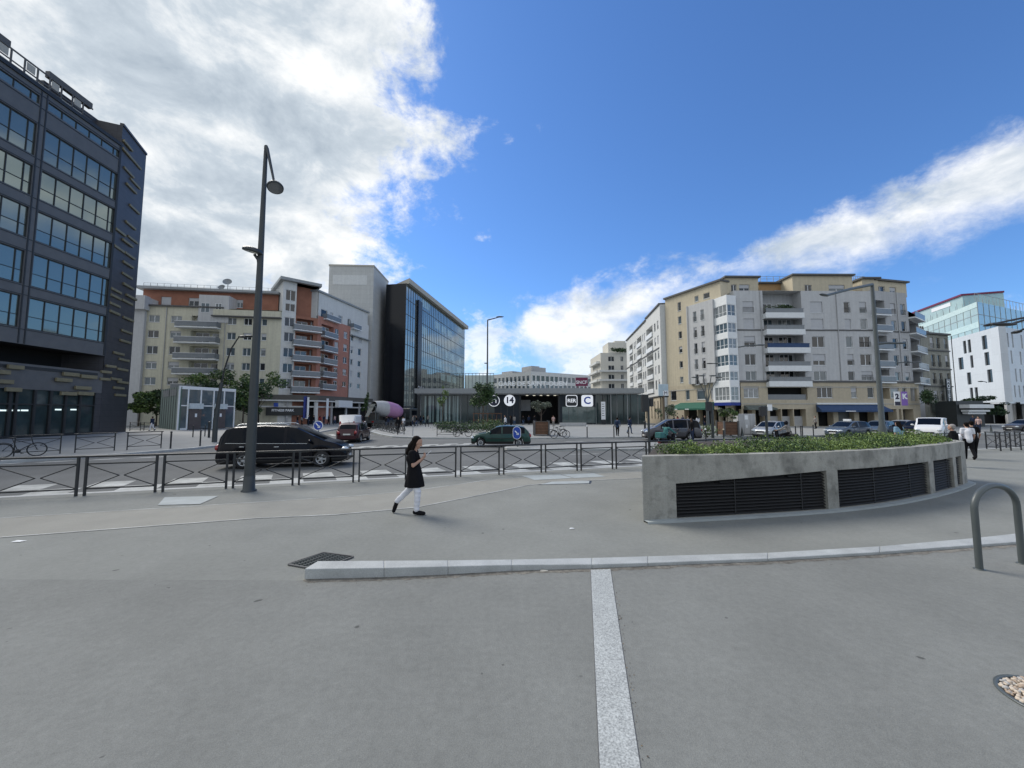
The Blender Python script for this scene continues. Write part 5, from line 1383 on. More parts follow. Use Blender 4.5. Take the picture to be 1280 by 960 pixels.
for u, v, lb in BOLL:
    p = G(u, v)
    if bol is None: bol = make_bollard(); bol['label'] = lb; bol.location = p; o = bol
    else: o = dup(bol, p, 0, lb)
    if 'thick' in lb: o.scale = (2, 2, 1.35)
    if 'tall' in lb: o.scale.z = 1.3
    if 'cap' in lb: 
        kn = [c for c in o.children if c.name.startswith('knob')][0]; m_ = M['signwhite'] if 'white' in lb else M['yellow']
        kn.material_slots[0].link = 'OBJECT'; kn.material_slots[0].material = m_
    if 'pale' in lb:
        for kn in o.children: kn.material_slots[0].link = 'OBJECT'; kn.material_slots[0].material = M['greywall2']
# ---- tall lamp on the left
b = G(311, 614)
def zat(u, v, b): return P(u, v, b.y).z
t = thing('street_lamp', 'tall dark street lamp behind the barriers with a drooping disc lamp', 'street lamp', (b.x, b.y, 0))
ht = zat(331, 183, b); MB().tube([b, b + V((0, 0, 1.2)), b + V((.0, 0, ht))], [.135, .125, .05], 14).build('pole', M['darkgrey'], t)
MB().lathe([(.19, 0), (.19, .03), (.15, .05), (.14, .4), (.13, .42)], 16, b).build('base', M['darkgrey'], t)
e = P(343, 229, b.y - .2); MB().tube([b + V((0, 0, ht)), b + V((.05, -.02, ht - .08)), e], [.05, .045, .03], 10).build('arm', M['darkgrey'], t)
def disc_lamp(par, c, ax, r, nm='lamp_head'):
    mb = MB(); mb.lathe([(.001, .10), (r * .45, .095), (r * .85, .06), (r, .0), (r * .96, -.04), (r * .85, -.045)], 24, c, ax); h = mb.build(nm, M['darkgrey'], par)
    mb = MB(); mb.lathe([(.001, -.046), (r * .86, -.046)], 24, c, ax); q = mb.build('lens', mat('lamp lens', (.10, .11, .12), .15, coat=.8), par); q.parent = h
disc_lamp(t, P(344, 234, b.y - .25), V((-.28, .30, .9)).normalized(), .215)
c = P(317, 314, b.y - .05); e = P(313, 313, b.y - .1)
p0 = b + V((0, 0, zat(321, 338, b))); MB().tube([p0, p0 + V((-.04, -.03, .3)), P(318, 318, b.y - .08)], [.05, .045, .04], 8).build('bracket', M['darkgrey'], t)
disc_lamp(t, P(316, 313.5, b.y - .12), V((.22, -.12, .97)).normalized(), .26)
# ---- other lamps
def lamp(label, b, ht, arms, r=.09, m_='darkgrey', lean=None):
    t = thing('street_lamp', label, 'street lamp', (b.x, b.y, 0))
    top = b + V((0, 0, ht)) + (V(lean) if lean else V((0, 0, 0)))
    MB().tube([b, b + V((0, 0, .9)), b + (top - b) * .1 + V((0, 0, .0)), top] if not lean else [b, top], ([r * 1.5, r * 1.5, r, r * .6] if not lean else [r, r * .6]), 10).build('pole', M[m_], t)
    for (a, e, hd) in arms:
        a, e = V(a), V(e)
        MB().tube([a, a + (e - a) * .5 + V((0, 0, .05)), e], [r * .6, r * .5, r * .45], 8).build('arm', M[m_], t)
        d = (e - a); d.z *= .4; d = d.normalized() * hd
        mb = MB(); rt = Matrix.Rotation(math.atan2(d.y, d.x), 3, 'Z'); mb.ell(e + d * .4, (hd * .6, .16, .075), 12, 0, rt); mb.build('lamp_head', M[m_], t)
    return t
b = G(268, 552.5); p1 = P(277, 478, b.y); p2 = P(289, 436, b.y); p3 = P(299, 421, b.y)
t = thing('street_lamp', 'slender lamp with a curved arm standing by the kiosk', 'street lamp', (b.x, b.y, 0))
MB().tube([b, b + V((0, 0, 1.6)), p1], [.17, .16, .10], 12).build('pole', M['darkgrey'], t)
MB().tube([p1, P(281, 460, b.y), p2, P(296, 425, b.y), p3], [.06, .055, .05, .045, .04], 10).build('arm', M['black'], t)
for q in (P(303, 421, b.y), P(311, 420.5, b.y)): mb = MB(); mb.ell(q, (.32, .2, .09), 12); mb.build('lamp_head', M['black'], t)
b = pt(609, 52); tp = P(611.5, 400, 52); 
t = thing('street_lamp', 'tall slim grey street lamp beside the tree in front of the station', 'street lamp', (b.x, b.y, 0))
MB().tube([b, b + V((0, 0, 2)), V((b.x, b.y, tp.z))], [.16, .13, .09], 10).build('pole', M['greysteel'], t)
MB().tube([V((b.x, b.y, tp.z)), P(614, 399, 52), P(627, 395.5, 52)], [.09, .08, .06], 8).build('arm', M['greysteel'], t)
mb = MB(); mb.ell(P(625, 396, 52), (.55, .2, .1), 10); mb.build('lamp_head', M['greysteel'], t)
MB().tube([P(609, 454, 52), P(605.5, 454, 52)], .07, 8).build('side_bracket', M['greysteel'], t)
b = pt(577.5, 60); t = lamp('thin grey mast between the station and the black glass office', b, P(578, 472, 60).z, [], .17, 'greysteel')
b = pt(1101.5, 30); tp = P(1091, 355, 30); z_ = tp.z
lamp('tall grey lamp post with long arm before the grey apartment front', b, z_, [((b.x, b.y, z_ - .05), P(1034, 369, 27), 1.0), ((b.x, b.y, P(1095, 430, 30).z), P(1120, 429, 30), .8)], .19, 'greysteel')
b = pt(926.5, 36); z_ = P(926, 434, 36).z; lamp('grey street lamp rising beside the cabinet with short right arm', b, z_, [((b.x, b.y, z_), P(946, 431.5, 36), .9)], .11, 'greysteel')
b = pt(901, 46); z_ = P(901, 455, 46).z; lamp('dark lamp post with left arm behind the planter tree', b, z_, [((b.x, b.y, z_), P(891, 454.5, 46), .8)], .11, 'darkgrey')
b = pt(1126, 44); z_ = P(1125, 453.5, 44).z; tl = lamp('street lamp carrying two violet banners near the shops', b, z_, [((b.x, b.y, z_), P(1145, 453, 44), .7)], .12, 'greysteel')
for k, (u0, u1, lt, lb) in enumerate(((1118, 1125, '2', 'violet and white banner left of the lamp post'), (1127, 1134.5, 'K', 'violet banner right of the lamp post'))):
    fr = Fr(P(u0, 500, 43.8), P(u1, 500, 43.8)); za, zb_ = fr.z(u0, 507), fr.z(u0, 489.5)
    t = thing('banner', lb, 'banner', fr.p(fr.L / 2, 0, zb_)); mb = MB(); fbox(mb, fr, 0, fr.L, -.02, .02, za, zb_); mb.build('cloth', M['lila' if k else 'signwhite'], t)
    mb = MB(); fbox(mb, fr, 0.01, fr.L - .01, .022, .03, za + .02, za + (zb_ - za) * .28); mb.build('stripe', M['ink' if not k else 'lila'], t)
    text('lettering', lt, .8, M['ink' if not k else 'signwhite'], t, fr.p(fr.L / 2, .03, (za + zb_) / 2 + .22), fr.d, fr.n, .008, bold=.04)
b = pt(1237, 44); z_ = P(1235, 478, 44).z; lamp('thin grey lamp post in front of the white office', b, z_, [((b.x, b.y, z_), P(1228, 477, 44), .5)], .08, 'greysteel')
b = pt(1330, 17); a = V((b.x, b.y, 6.6)); lamp('street lamp standing outside the right edge with dark heads on long arms', b, 7.2, [(a, P(1266, 404.5, 17), 1.0), (a + V((0, 0, .1)), P(1290, 388, 21), 1.0), (V((b.x, b.y, 6.4)), P(1274, 414, 19), .5), (a + V((0, 0, -.02)), P(1243, 404.5, 20), .7)], .1, 'black')
# candelabra lamp
b = pt(884.5, 48); t = thing('street_lamp', 'grey candelabra lamp with four spreading arms by the cafe', 'street lamp', (b.x, b.y, 0))
MB().tube([b, b + V((0, 0, P(884, 505, 48).z))], [.2, .14], 10).build('pole', M['greysteel'], t)
for u, v in ((871, 472), (879, 470), (889, 470), (897, 472)):
    e = P(u, v, 48); m_ = P(884 + (u - 884) * .35, 488, 48); MB().tube([b + V((0, 0, P(884, 505, 48).z - .1)), m_, e], [.07, .06, .05], 8).build('arm', M['greysteel'], t)
    mb = MB(); mb.ell(e + V((-.2 if u < 884 else .2, 0, .03)), (.5, .25, .09), 10); mb.build('lamp_head', M['greysteel'], t)
# ---- traffic lights
def traffic(label, b, ht, heads, r=.055):
    t = thing('traffic_light', label, 'traffic light', (b.x, b.y, 0))
    MB().tube([b, b + V((0, 0, ht))], r, 10).build('pole', M['darkgrey'], t)
    for (dx, dy, z, w_, h_, front) in heads:
        c = b + V((dx, dy, z)); mb = MB(); mb.box(c + V((-w_ / 2, -.12, -h_ / 2)), c + V((w_ / 2, .12, h_ / 2)))
        k = 3 if h_ > .6 else 2
        for i in range(k):
            zc = c.z + h_ / 2 - h_ * (i + .5) / k; s = -1 if front else 1
            mb.tube([V((c.x, c.y + s * .12, zc)), V((c.x, c.y + s * .26, zc))], w_ * .36, 10, caps=False)
        o = mb.build('signal_head', M['black'], t); bevel(o, .02, 2)
        if front:
            mb = MB()
            for i in range(k): mb.disc(V((c.x, c.y - .125, c.z + h_ / 2 - h_ * (i + .5) / k)), w_ * .33, (0, -1, 0), 12)
            q = mb.build('lens', M['pane'], t); q.parent = o
    return t
b = pt(810.5, 16.2); traffic('traffic light pole with two dark heads beside the planter end', b, P(811, 498, 16.2).z, [(-.16, -.05, P(804, 504, 16.2).z, .26, .72, False), (.15, .1, P(815, 503, 16.2).z, .16, .34, False)], .05)
b = pt(890, 33); traffic('pedestrian traffic light on a pole behind the hedge near the planter tree', b, P(890, 503, 33).z, [(-.3, 0, P(885, 508, 33).z, .4, .8, False)], .12)
b = pt(957.5, 31); t = traffic('dark signal seen from behind with a small white sign on top', b, P(957, 508, 31).z, [(-.25, 0, P(953, 514, 31).z, .5, .75, False)], .1)
mb = MB(); c = P(962, 509.5, 31); mb.box(c + V((-.18, -.05, -.25)), c + V((.18, 0, .25))); mb.build('sign_plate', M['signwhite'], t)
# ---- keep right signs
def arrow_sign(label, b, c, r, tall=False):
    t = thing('road_sign', label, 'road sign', (b.x, b.y, b.z)); k = 1.55 if tall else 1.0
    MB().tube([b, V((b.x, b.y, c.z - r * .5))], .035, 8).build('pole', M['greysteel'], t)
    n = V((b.x * .0, -1, 0))
    def plate(rr, y0, y1):
        ps = [(rr * cos(q * pi / 18), rr * sin(q * pi / 18) + (rr * .0)) for q in range(36)]
        if tall: ps = [(x, y + (r * .55 if y > 0 else -r * .55)) for x, y in ps]
        vs = [V((c.x + x, c.y + y0, c.z + y)) for x, y in ps] + [V((c.x + x, c.y + y1, c.z + y)) for x, y in ps]; m = len(ps)
        return MB().add(vs, [tuple(range(m, 2 * m)), tuple(range(m - 1, -1, -1))] + [(i, (i + 1) % m, m + (i + 1) % m, m + i) for i in range(m)])
    plate(r, -.06, -.10).build('rim', M['signwhite'], t); plate(r * .88, -.101, -.112).build('face', M['signblue'], t)
    mb = MB(); u = r * .5; y = c.y - .116
    def P2(x, z): return V((c.x + x, y, c.z + z))
    w = r * .11
    mb.add([P2(-u * .9 - w, u * .9), P2(-u * .9 + w, u * .9 + w * 1.2), P2(u * .55 + w, -u * .5), P2(u * .55 - w, -u * .5 - w)], [(0, 1, 2, 3)])
    mb.add([P2(u * .95, -u * .95), P2(u * .95, u * .15), P2(u * .6, -.02), P2(-.02, -u * .6), P2(-u * .15, -u * .95)], [(0, 4, 3, 2, 1)])
    mb.build('arrow', M['signwhite'], t); return t
b = G(647, 558.5); c = P(646, 541, b.y); arrow_sign('tall oval blue keep right sign on the traffic island before the green car', b, c, .26, True)
c = P(398.5, 532, 27); arrow_sign('round blue arrow sign in front of the maroon car', V((c.x, c.y, ROAD)), c, .33)
# ---- station forecourt things
def metro_sign():
    c = P(829, 488, 40); b = V((c.x, c.y, 0)); t = thing('station_sign', 'pale square panel with a small M sign on a brown post', 'sign', b)
    MB().tube([b, V((b.x, b.y, c.z))], .12, 8).build('post', mat('brown post', (.12, .09, .06), .6), t)
    mb = MB(); mb.box(c + V((-.5, -.1, -.58)), c + V((.5, .06, .65))); bevel(mb.build('panel', mat('pale blue panel', (.42, .52, .58), .4), t), .03, 2)
    mb = MB(); mb.box(c + V((-.06, -.13, -.54)), c + V((.48, -.102, -.04))); mb.build('letter_plate', M['signwhite'], t)
    text('lettering', 'M', .5, M['ink'], t, c + V((.2, -.14, -.30)), (1, 0, 0), (0, -1, 0), .006)
    mb = MB(); mb.box(c + V((-.52, -.08, -.72)), c + V((.52, .05, -.585))); mb.build('foot', M['black'], t)
metro_sign()
c = P(933.5, 530, 37.5); b = V((c.x, c.y, 0)); t = thing('utility_cabinet', 'tall grey utility cabinet with stickers behind the lamp post', 'cabinet', b)
mb = MB(); mb.box((b.x - .85, b.y, 0.02), (b.x + .85, b.y + .8, 2.05)); bevel(mb.build('body', M['greywall2'], t), .02, 2)
for i in range(3):
    mb = MB(); mb.box((b.x - .80 + i * .56, b.y - .03, .12), (b.x - .29 + i * .56, b.y - .002, 1.98)); mb.build('door', M['greywall' if i == 1 else 'greywall2'], t)
mb = MB(); mb.box((b.x - .2, b.y - .04, 1.5), (b.x + .1, b.y - .032, 1.9)); mb.box((b.x - .1, b.y - .04, .7), (b.x + .05, b.y - .032, 1.0)); mb.build('sticker', M['signwhite'], t)
def wood_planter(label, b, w_, h_):
    t = thing('planter_box', label, 'planter', b)
    mb = MB()
    for sx in (-1, 1):
        for sy in (-1, 1): mb.box((b.x + sx * w_ / 2 - .07, b.y + sy * w_ / 2 - .07, 0), (b.x + sx * w_ / 2 + .07, b.y + sy * w_ / 2 + .07, h_ + .05))
    mb.build('frame', M['trim'], t)
    mb = MB(); q = w_ / 2 - .03
    mb.box((b.x - q, b.y - q, .1), (b.x + q, b.y + q, h_ - .06)); mb.build('boards', M['wood'], t)
    mb = MB(); mb.box((b.x - q + .05, b.y - q + .05, h_ - .06), (b.x + q - .05, b.y + q - .05, h_ - .02)); mb.build('soil', M['soil'], t)
    return t
wood_planter('brown slatted planter box holding the olive tree at the station', V((P(676.5, 530, 37).x, 37, 0)), 1.35, 1.35)
wood_planter('wooden planter box with a small tree left of the cabinet', V((P(909, 530, 36.5).x, 36.5, 0)), 1.3, 1.35)
# low granite benches / walls on forecourt
for (u0, u1, v, Y, lb) in ((566, 616, 529, 50, 'long low pale wall under the shrubs at the station'), (700, 733, 527.5, 62, 'low dark rail in front of the station doors')):
    a, b_ = P(u0, v, Y), P(u1, v, Y); mb = MB(); mb.box((a.x, Y, 0), (b_.x, Y + .4, .55)); bevel(tag(mb.build('low_wall', M['slab' if Y == 50 else 'greywall2']), lb, 'wall'), .03, 2)
def tree_guard(label, u, Y):
    c = pt(u, Y); t = thing('tree_guard', label, 'tree guard', c)
    for dx in (-.9, -.3, .3, .9): MB().tube([c + V((dx, 0, 0)), c + V((dx, 0, 2.1))], .05, 6).build('stake', M['wood'], t)
    mb = MB(); mb.box(c + V((-1, -.06, 2.0)), c + V((1, .06, 2.12))); mb.box(c + V((-1, -.05, 1.2)), c + V((1, .05, 1.28))); mb.build('rail', M['wood'], t)
tree_guard('wooden stakes tied round the leafy tree left of the round signs', 601, 49); tree_guard('timber stake frame beside the grey lamp at the station', 618, 51)
# ---- bike arch on the right
a, b = G(1224.5, 712), G(1278, 705)
t = thing('bicycle_arch', 'rounded grey steel bicycle arch at the right edge', 'bicycle stand', (a.x, a.y, 0))
hh = P(1250, 607, a.y + .1).z; d = b - a; L_b = d.length; r = .22; pts = [a]; 
for i in range(9): q = pi - i * pi / 2 / 8; pts.append(a + d.normalized() * (L_b * .5 + L_b * .5 * cos(q)) + V((0, 0, hh - .30 + .30 * sin(q))))
for i in range(1, 9): q = pi / 2 - i * pi / 2 / 8; pts.append(a + d.normalized() * (L_b * .5 + L_b * .5 * cos(q)) + V((0, 0, hh - .30 + .30 * sin(q))))
pts.append(b)
MB().tube(pts, .038, 16).build('tube', M['greysteel'], t)
for q in (a, b): MB().lathe([(.062, .004), (.062, .010), (.04, .014)], 20, q).build('base_ring', M['greysteel'], t)
# ---- concrete planter with louvres
HT = 1.28
front = [G(*q) for q in ((804.5, 652.5), (848, 650.5), (940, 645.5), (1038, 639), (1110, 630.5), (1165, 619.5), (1195, 611), (1210, 604.5))]
def resample(ps, st):
    out = [ps[0]]; 
    for a, b in zip(ps[:-1], ps[1:]):
        n = max(1, int((b - a).length / st)); out += [a + (b - a) * (i + 1) / n for i in range(n)]
    return out
def smooth(ps, it=3):
    for _ in range(it): ps = [ps[0]] + [(ps[i - 1] + ps[i] * 2 + ps[i + 1]) / 4 for i in range(1, len(ps) - 1)] + [ps[-1]]
    return ps
cv = smooth(resample(front, .3), 8)
cvx = list(cv) + [cv[-1] + V((.35, .55, 0)), cv[-1] + V((.3, 1.2, 0)), cv[-1] + V((-.3, 1.8, 0))]
PL = thing('concrete_planter', 'curved raw concrete planter wall with black louvre grilles and hedge on top', 'planter wall', front[0])
def norm2(ps, i):
    t_ = (ps[min(i + 1, len(ps) - 1)] - ps[max(i - 1, 0)]).normalized(); return V((-t_.y, t_.x, 0))
TH = .26
inn = [p + norm2(cvx, i) * TH for i, p in enumerate(cvx)]
inn[0] = cvx[0] + V((.10, TH, 0)); inn[1] = cvx[1] + V((.02, TH, 0))
acc = [0]
for i in range(1, len(cvx)): acc.append(acc[-1] + (cvx[i] - cvx[i - 1]).length)
def s_of(u, v): 
    q = G(u, v); return min(range(len(cvx)), key=lambda i: (cvx[i] - q).length)
i0 = s_of(850, 650.3); gaps = [(s_of(850, 650.3), s_of(1038.5, 639)), (s_of(1054, 637.5), s_of(1166, 619.3)), (s_of(1172, 617.7), s_of(1196, 610.6)), (s_of(1199, 609.6), s_of(1204, 607))]
mb = MB(); zg0 = .035
ia, ib = s_of(850, 650.3), s_of(1038.5, 639)
def zg(i): return .725 + .15 * min(1, max(0, (i - ia) / (ib - ia)))
def inside(i): return any(a <= i < b for a, b in gaps)
for i in range(len(cvx) - 1):
    a, b, c, d = cvx[i], cvx[i + 1], inn[i + 1], inn[i]
    def col(z0, z1, bot, top):
        v8 = [p + V((0, 0, z)) for z in (z0, z1) for p in (a, b, c, d)]
        fs = [(0, 1, 5, 4), (2, 3, 7, 6)]
        if bot: fs.append((0, 3, 2, 1))
        if top: fs.append((4, 5, 6, 7))
        mb.add(v8, fs)
    if inside(i):
        zA, zB = zg(i), zg(i + 1)
        v8 = [a + V((0, 0, zA)), b + V((0, 0, zB)), c + V((0, 0, zB)), d + V((0, 0, zA))] + [p + V((0, 0, HT)) for p in (a, b, c, d)]
        mb.add(v8, [(0, 1, 5, 4), (2, 3, 7, 6), (0, 3, 2, 1), (4, 5, 6, 7)]); col(0, zg0, False, True)
    else: col(0, HT, False, True)
    if inside(i) != inside(i - 1): mb.add([a + V((0, 0, zg0)), d + V((0, 0, zg0)), d + V((0, 0, zg(i))), a + V((0, 0, zg(i)))], [(0, 1, 2, 3)])
a, d = cvx[0], inn[0]; mb.add([a, d, d + V((0, 0, HT)), a + V((0, 0, HT))], [(0, 1, 2, 3)])
bk_ = [cvx[-1], V((13.0, 14.9, 0)), V((9.0, 14.2, 0)), V((6.0, 13.2, 0)), V((4.75, 12.6, 0)), cvx[0] + V((.20, .45, 0))]
for p, q in zip(bk_[:-1], bk_[1:]):
    nn = V((-(q - p).y, (q - p).x, 0)).normalized() * TH
    mb.obox(p, q - p, nn, V((0, 0, HT - .32)))
mb.build('wall', M['concrete'], PL)
mb = MB(); mb.add([p + V((0, 0, HT - .12)) for p in inn] + [p + V((0, 0, HT - .12)) for p in bk_[1:-1]], [tuple(range(len(inn) + len(bk_) - 2))]); mb.build('soil', M['soil'], PL)
for (ga, gb) in gaps:
    mb = MB(); pts = cvx[ga:gb + 1]
    for k in range(13):
        z = zg0 + .02 + k * .065
        for j in range(len(pts) - 1):
            if z + .055 > min(zg(ga + j), zg(ga + j + 1)): continue
            n0, n1 = norm2(cvx, ga + j), norm2(cvx, ga + j + 1); a, b = pts[j], pts[j + 1]
            o0, o1 = .05, .13
            mb.add([a + n0 * o0 + V((0, 0, z)), b + n1 * o0 + V((0, 0, z)), b + n1 * o1 + V((0, 0, z + .052)), a + n0 * o1 + V((0, 0, z + .052)), a + n0 * o0 + V((0, 0, z + .008)), b + n1 * o0 + V((0, 0, z + .008)), b + n1 * o1 + V((0, 0, z + .060)), a + n0 * o1 + V((0, 0, z + .060))],
                   [(0, 1, 5, 4), (4, 5, 6, 7), (0, 3, 2, 1)])
    for j in range(4, len(pts) - 1, 5):
        n0 = norm2(cvx, ga + j); a = pts[j]; t_ = (pts[min(j + 1, len(pts) - 1)] - a).normalized()
        mb.obox(a + n0 * .055 + V((0, 0, zg0)), t_ * .02, n0 * .03, V((0, 0, zg(ga + j) - zg0)))
    for j in range(len(pts) - 1):
        n0, n1 = norm2(cvx, ga + j), norm2(cvx, ga + j + 1); a, b = pts[j], pts[j + 1]
        mb.add([a + n0 * .2 + V((0, 0, zg0)), b + n1 * .2 + V((0, 0, zg0)), b + n1 * .2 + V((0, 0, zg(ga + j + 1))), a + n0 * .2 + V((0, 0, zg(ga + j)))], [(0, 1, 2, 3)])
    mb.build('louvre_grille', M['louvre'], PL)
mb = MB(); ks = [i for i in range(i0 - 2, len(cvx) - 2)]
for i in ks[:-1]:
    a, b = cvx[i], cvx[i + 1]; n0, n1 = norm2(cvx, i), norm2(cvx, i + 1)
    o = .16
    v8 = [a - n0 * o, b - n1 * o, b - n1 * .002, a - n0 * .002]; v8 += [p + V((0, 0, .04)) for p in v8]
    mb.add(v8, [(0, 1, 5, 4), (4, 5, 6, 7)])
mb.build('plinth', M['slab'], PL)
# ---------------------------------------------------------------- vehicles
def lerp_tab(tab, x):
    if x <= tab[0][0]: return tab[0][1]
    for (a, p), (b, q) in zip(tab[:-1], tab[1:]):
        if x <= b: return p + (q - p) * (x - a) / (b - a)
    return tab[-1][1]
def car(name, label, cat, L, Wd, tabs, pm, loc, rz, wr=.31, axles=(-.29, .31), pillars=(), side=(-.4, .2), wind=(.1, .3), rear=(-.47, -.4), glass='carglass', spokes=5, roofbars=False, group=None, hubcap=False, vanside=False, front_dx=0.0):
    t = thing(name, label, cat, loc, rz, group)
    W2 = Wd / 2; zt, zbt = tabs['top'], tabs['belt']; sill = tabs.get('sill', .20)
    wtab = tabs.get('w', [(-.5, .78), (-.46, .93), (-.3, 1), (.25, 1), (.42, .93), (.48, .80), (.5, .66)])
    rtab = tabs.get('rw', [(-.5, .70), (-.3, .80), (.1, .80), (.3, .86), (.5, .8)])
    xs = set(round(-.5 + i / 48., 4) for i in range(49))
    for a in axles:
        for q in range(-6, 7): xs.add(round(a + (wr + .055) / L * sin(q * pi / 12), 4))
    for p in pillars: xs.update((round(p - .011, 4), round(p + .011, 4)))
    for p in side + wind + rear: xs.add(round(p, 4))
    xs = sorted(xs); st = [xs[0]]
    for x in xs[1:]:
        if x - st[-1] > .003: st.append(x)
    rings = []
    for x in st:
        zb = sill + (.10 if abs(x) > .485 else 0)
        for a in axles:
            d = (x - a) * L; Ra = wr + .055
            if abs(d) < Ra: zb = max(zb, wr + math.sqrt(max(Ra * Ra - d * d, 0)))
        w = W2 * lerp_tab(wtab, x); b = lerp_tab(zbt, x); tp = lerp_tab(zt, x); tp = max(tp, b + .015)
        rw = W2 * lerp_tab(rtab, x); k = min(1, max(0, (tp - b) / .42)); k = k * k * (3 - 2 * k)
        wt = (w - .09) * (1 - k) + rw * k
        mid = max(zb + .03, zb + (b - zb) * .55); md = max(zb + .015, min(mid - .01, sill + .16))
        X = x * L
        if abs(x) == .5: b = min(b, tp)
        rings.append([(X, 0, zb), (X, w * .93, zb), (X, w * .985, md), (X, w, mid), (X, w * .985, (mid + b) / 2 + .02), (X, w * .955, b), (X, (w * .955 * .25 + wt * .75), b + (tp - b) * .74), (X, wt, b + (tp - b) * .93), (X, wt * .86, tp), (X, wt * .45, tp + .018), (X, 0, tp + .022)])
    nr = len(rings[0])
    body = MB(); gl = {'windscreen': MB(), 'rear_window': MB()}
    sides = {}
    def seg(x):
        if not (side[0] < x < side[1]): return None
        for p in pillars:
            if abs(x - p) <= .0112: return None
        return sum(1 for p in pillars if p < x)
    for i in range(len(rings) - 1):
        xm = (st[i] + st[i + 1]) / 2
        for sgn in (1, -1):
            for j in range(nr - 1):
                q = [rings[i][j], rings[i + 1][j], rings[i + 1][j + 1], rings[i][j + 1]]
                q = [(p[0], p[1] * sgn, p[2]) for p in q]
                if sgn > 0: q = q[::-1]
                tgt = body; mi = 0
                if j == 0: mi = 1
                elif j == 1: mi = 1 if tabs.get('dark_sill', True) else 0
                elif j in (5, 6):
                    k = seg(xm); thick = min(rings[i][7][2] - rings[i][5][2], rings[i + 1][7][2] - rings[i + 1][5][2])
                    if k is not None and thick > .10 and (j == 5 or True): tgt = sides.setdefault((k, sgn), MB())
                elif j in (8, 9):
                    if wind[0] < xm < wind[1]: tgt = gl['windscreen']
                    elif rear[0] < xm < rear[1]: tgt = gl['rear_window']
                elif j == 7 and (wind[0] < xm < wind[1]) : mi = 0
                tgt.add(q, [(0, 1, 2, 3)], mi if tgt is body else 0, True)
    for i, e in ((0, -1), (len(rings) - 1, 1)):
        r = rings[i]; ring = [(p[0], p[1], p[2]) for p in r] + [(p[0], -p[1], p[2]) for p in r[::-1][1:-1]]
        body.add(ring, [tuple(range(len(ring)))], 0)
    # weld by position for smooth shading
    def weld(m):
        idx = {}; nv = []; mp = []
        for p in m.v:
            k = (round(p[0], 4), round(p[1], 4), round(p[2], 4))
            if k not in idx: idx[k] = len(nv); nv.append(p)
            mp.append(idx[k])
        fs = []; ms = []; sm = []
        for f, a, b in zip(m.f, m.m, m.sm):
            g = []
            for q in f:
                if mp[q] not in g: g.append(mp[q])
            if len(g) > 2: fs.append(g); ms.append(a); sm.append(b)
        m.v, m.f, m.m, m.sm = nv, fs, ms, sm; return m
    weld(body).local('body', [M[pm], M['plastic']], t)
    for k, m in gl.items():
        if m.f: weld(m).local(k, M[glass], t)
    for (k, sg), m in sides.items(): weld(m).local('side_window', M[glass], t)
    def bodyline(pts, r=.006):
        mb = MB(); mb.tube(pts, r, 5); return mb
    def ringpt(x, j, sg, off=.003):
        i = min(range(len(st)), key=lambda k: abs(st[k] - x)); p = rings[i][j]; return V((p[0], sg * (p[1] + off), p[2]))
    for sg in (-1, 1):
        for p in list(pillars) + [side[1] - .04]:
            bodyline([ringpt(p, j, sg) for j in (2, 3, 4, 5)], .007).local('door_seam', M['void'], t)
        bx = [x for x in st if side[0] + .02 < x < side[1] - .03]
        if len(bx) > 3: bodyline([ringpt(x, 5, sg, .004) for x in bx], .011).local('belt_trim', M['chrome' if pm in ('p_black', 'p_grey') else 'plastic'], t)
        bx = [x for x in st if axles[0] + (wr + .1) / L < x < axles[1] - (wr + .1) / L]
        bodyline([ringpt(x, 3, sg, .004) for x in bx], .016).local('rub_strip', M['plastic'], t)
    # wheels
    for a in axles:
        for sg in (-1, 1):
            w = bpy.data.objects.new('wheel', None); COL.objects.link(w); w.parent = t; w.location = (a * L, sg * (W2 * .96 - .10), wr); w.empty_display_size = .1
            mb = MB(); mb.lathe([(wr * .62, -.1), (wr * .93, -.1), (wr, -.06), (wr, .06), (wr * .93, .1), (wr * .62, .1)], 24, (0, 0, 0), (0, sg, 0)); mb.local('tyre', M['tyre'], w)
            mb = MB(); mb.lathe([(wr * .64, .085), (wr * .60, .095), (wr * .54, .06)], 24, (0, 0, 0), (0, sg, 0)); mb.lathe([(.001, .085), (wr * .16, .08)], 12, (0, 0, 0), (0, sg, 0))
            for k in range(spokes):
                q = 2 * pi * k / spokes; c, s = cos(q), sin(q); hw = wr * (.10 if not hubcap else .19)
                mb.obox((c * wr * .1 - s * hw, sg * .055, s * wr * .1 + c * hw), (c * wr * .5, 0, s * wr * .5), (2 * s * hw, 0, -2 * c * hw), (0, sg * .03, 0))
            mb.local('rim', M['rim'], w)
            mb = MB(); mb.lathe([(.001, .03), (wr * .6, .03)], 20, (0, 0, 0), (0, sg, 0)); mb.local('brake_disc', M['plastic'], w)
    fx = .5 * L; wf = W2 * lerp_tab(wtab, .47)
    zh = lerp_tab(zbt, .46) - .07; zrl = lerp_tab(zbt, -.48) - .08
    for sg in (-1, 1):
        mb = MB(); mb.ell((fx - .13 + front_dx, sg * (wf - .13), zh), (.17, .20, .085), 12, 0, Matrix.Rotation(-sg * .5, 3, 'Z')); mb.local('headlight', M['lamp'], t)
        mb = MB(); wr_ = W2 * lerp_tab(wtab, -.49); mb.ell((-fx + .05, sg * (wr_ - .10), zrl), (.09, .13, .13 if not vanside else .3), 12, 0, Matrix.Rotation(sg * .4, 3, 'Z')); mb.local('tail_light', M['tail'], t)
        xm = wind[0] + (wind[1] - wind[0]) * .55; zz = lerp_tab(zbt, xm) + .10
        mb = MB(); mb.ell((xm * L, sg * (W2 + .10), zz), (.07, .12, .075), 10); mb.cap((xm * L, sg * (W2 - .05), zz - .06), (xm * L, sg * (W2 + .07), zz - .02), .03, .03, 6); mb.local('mirror', M[pm], t)
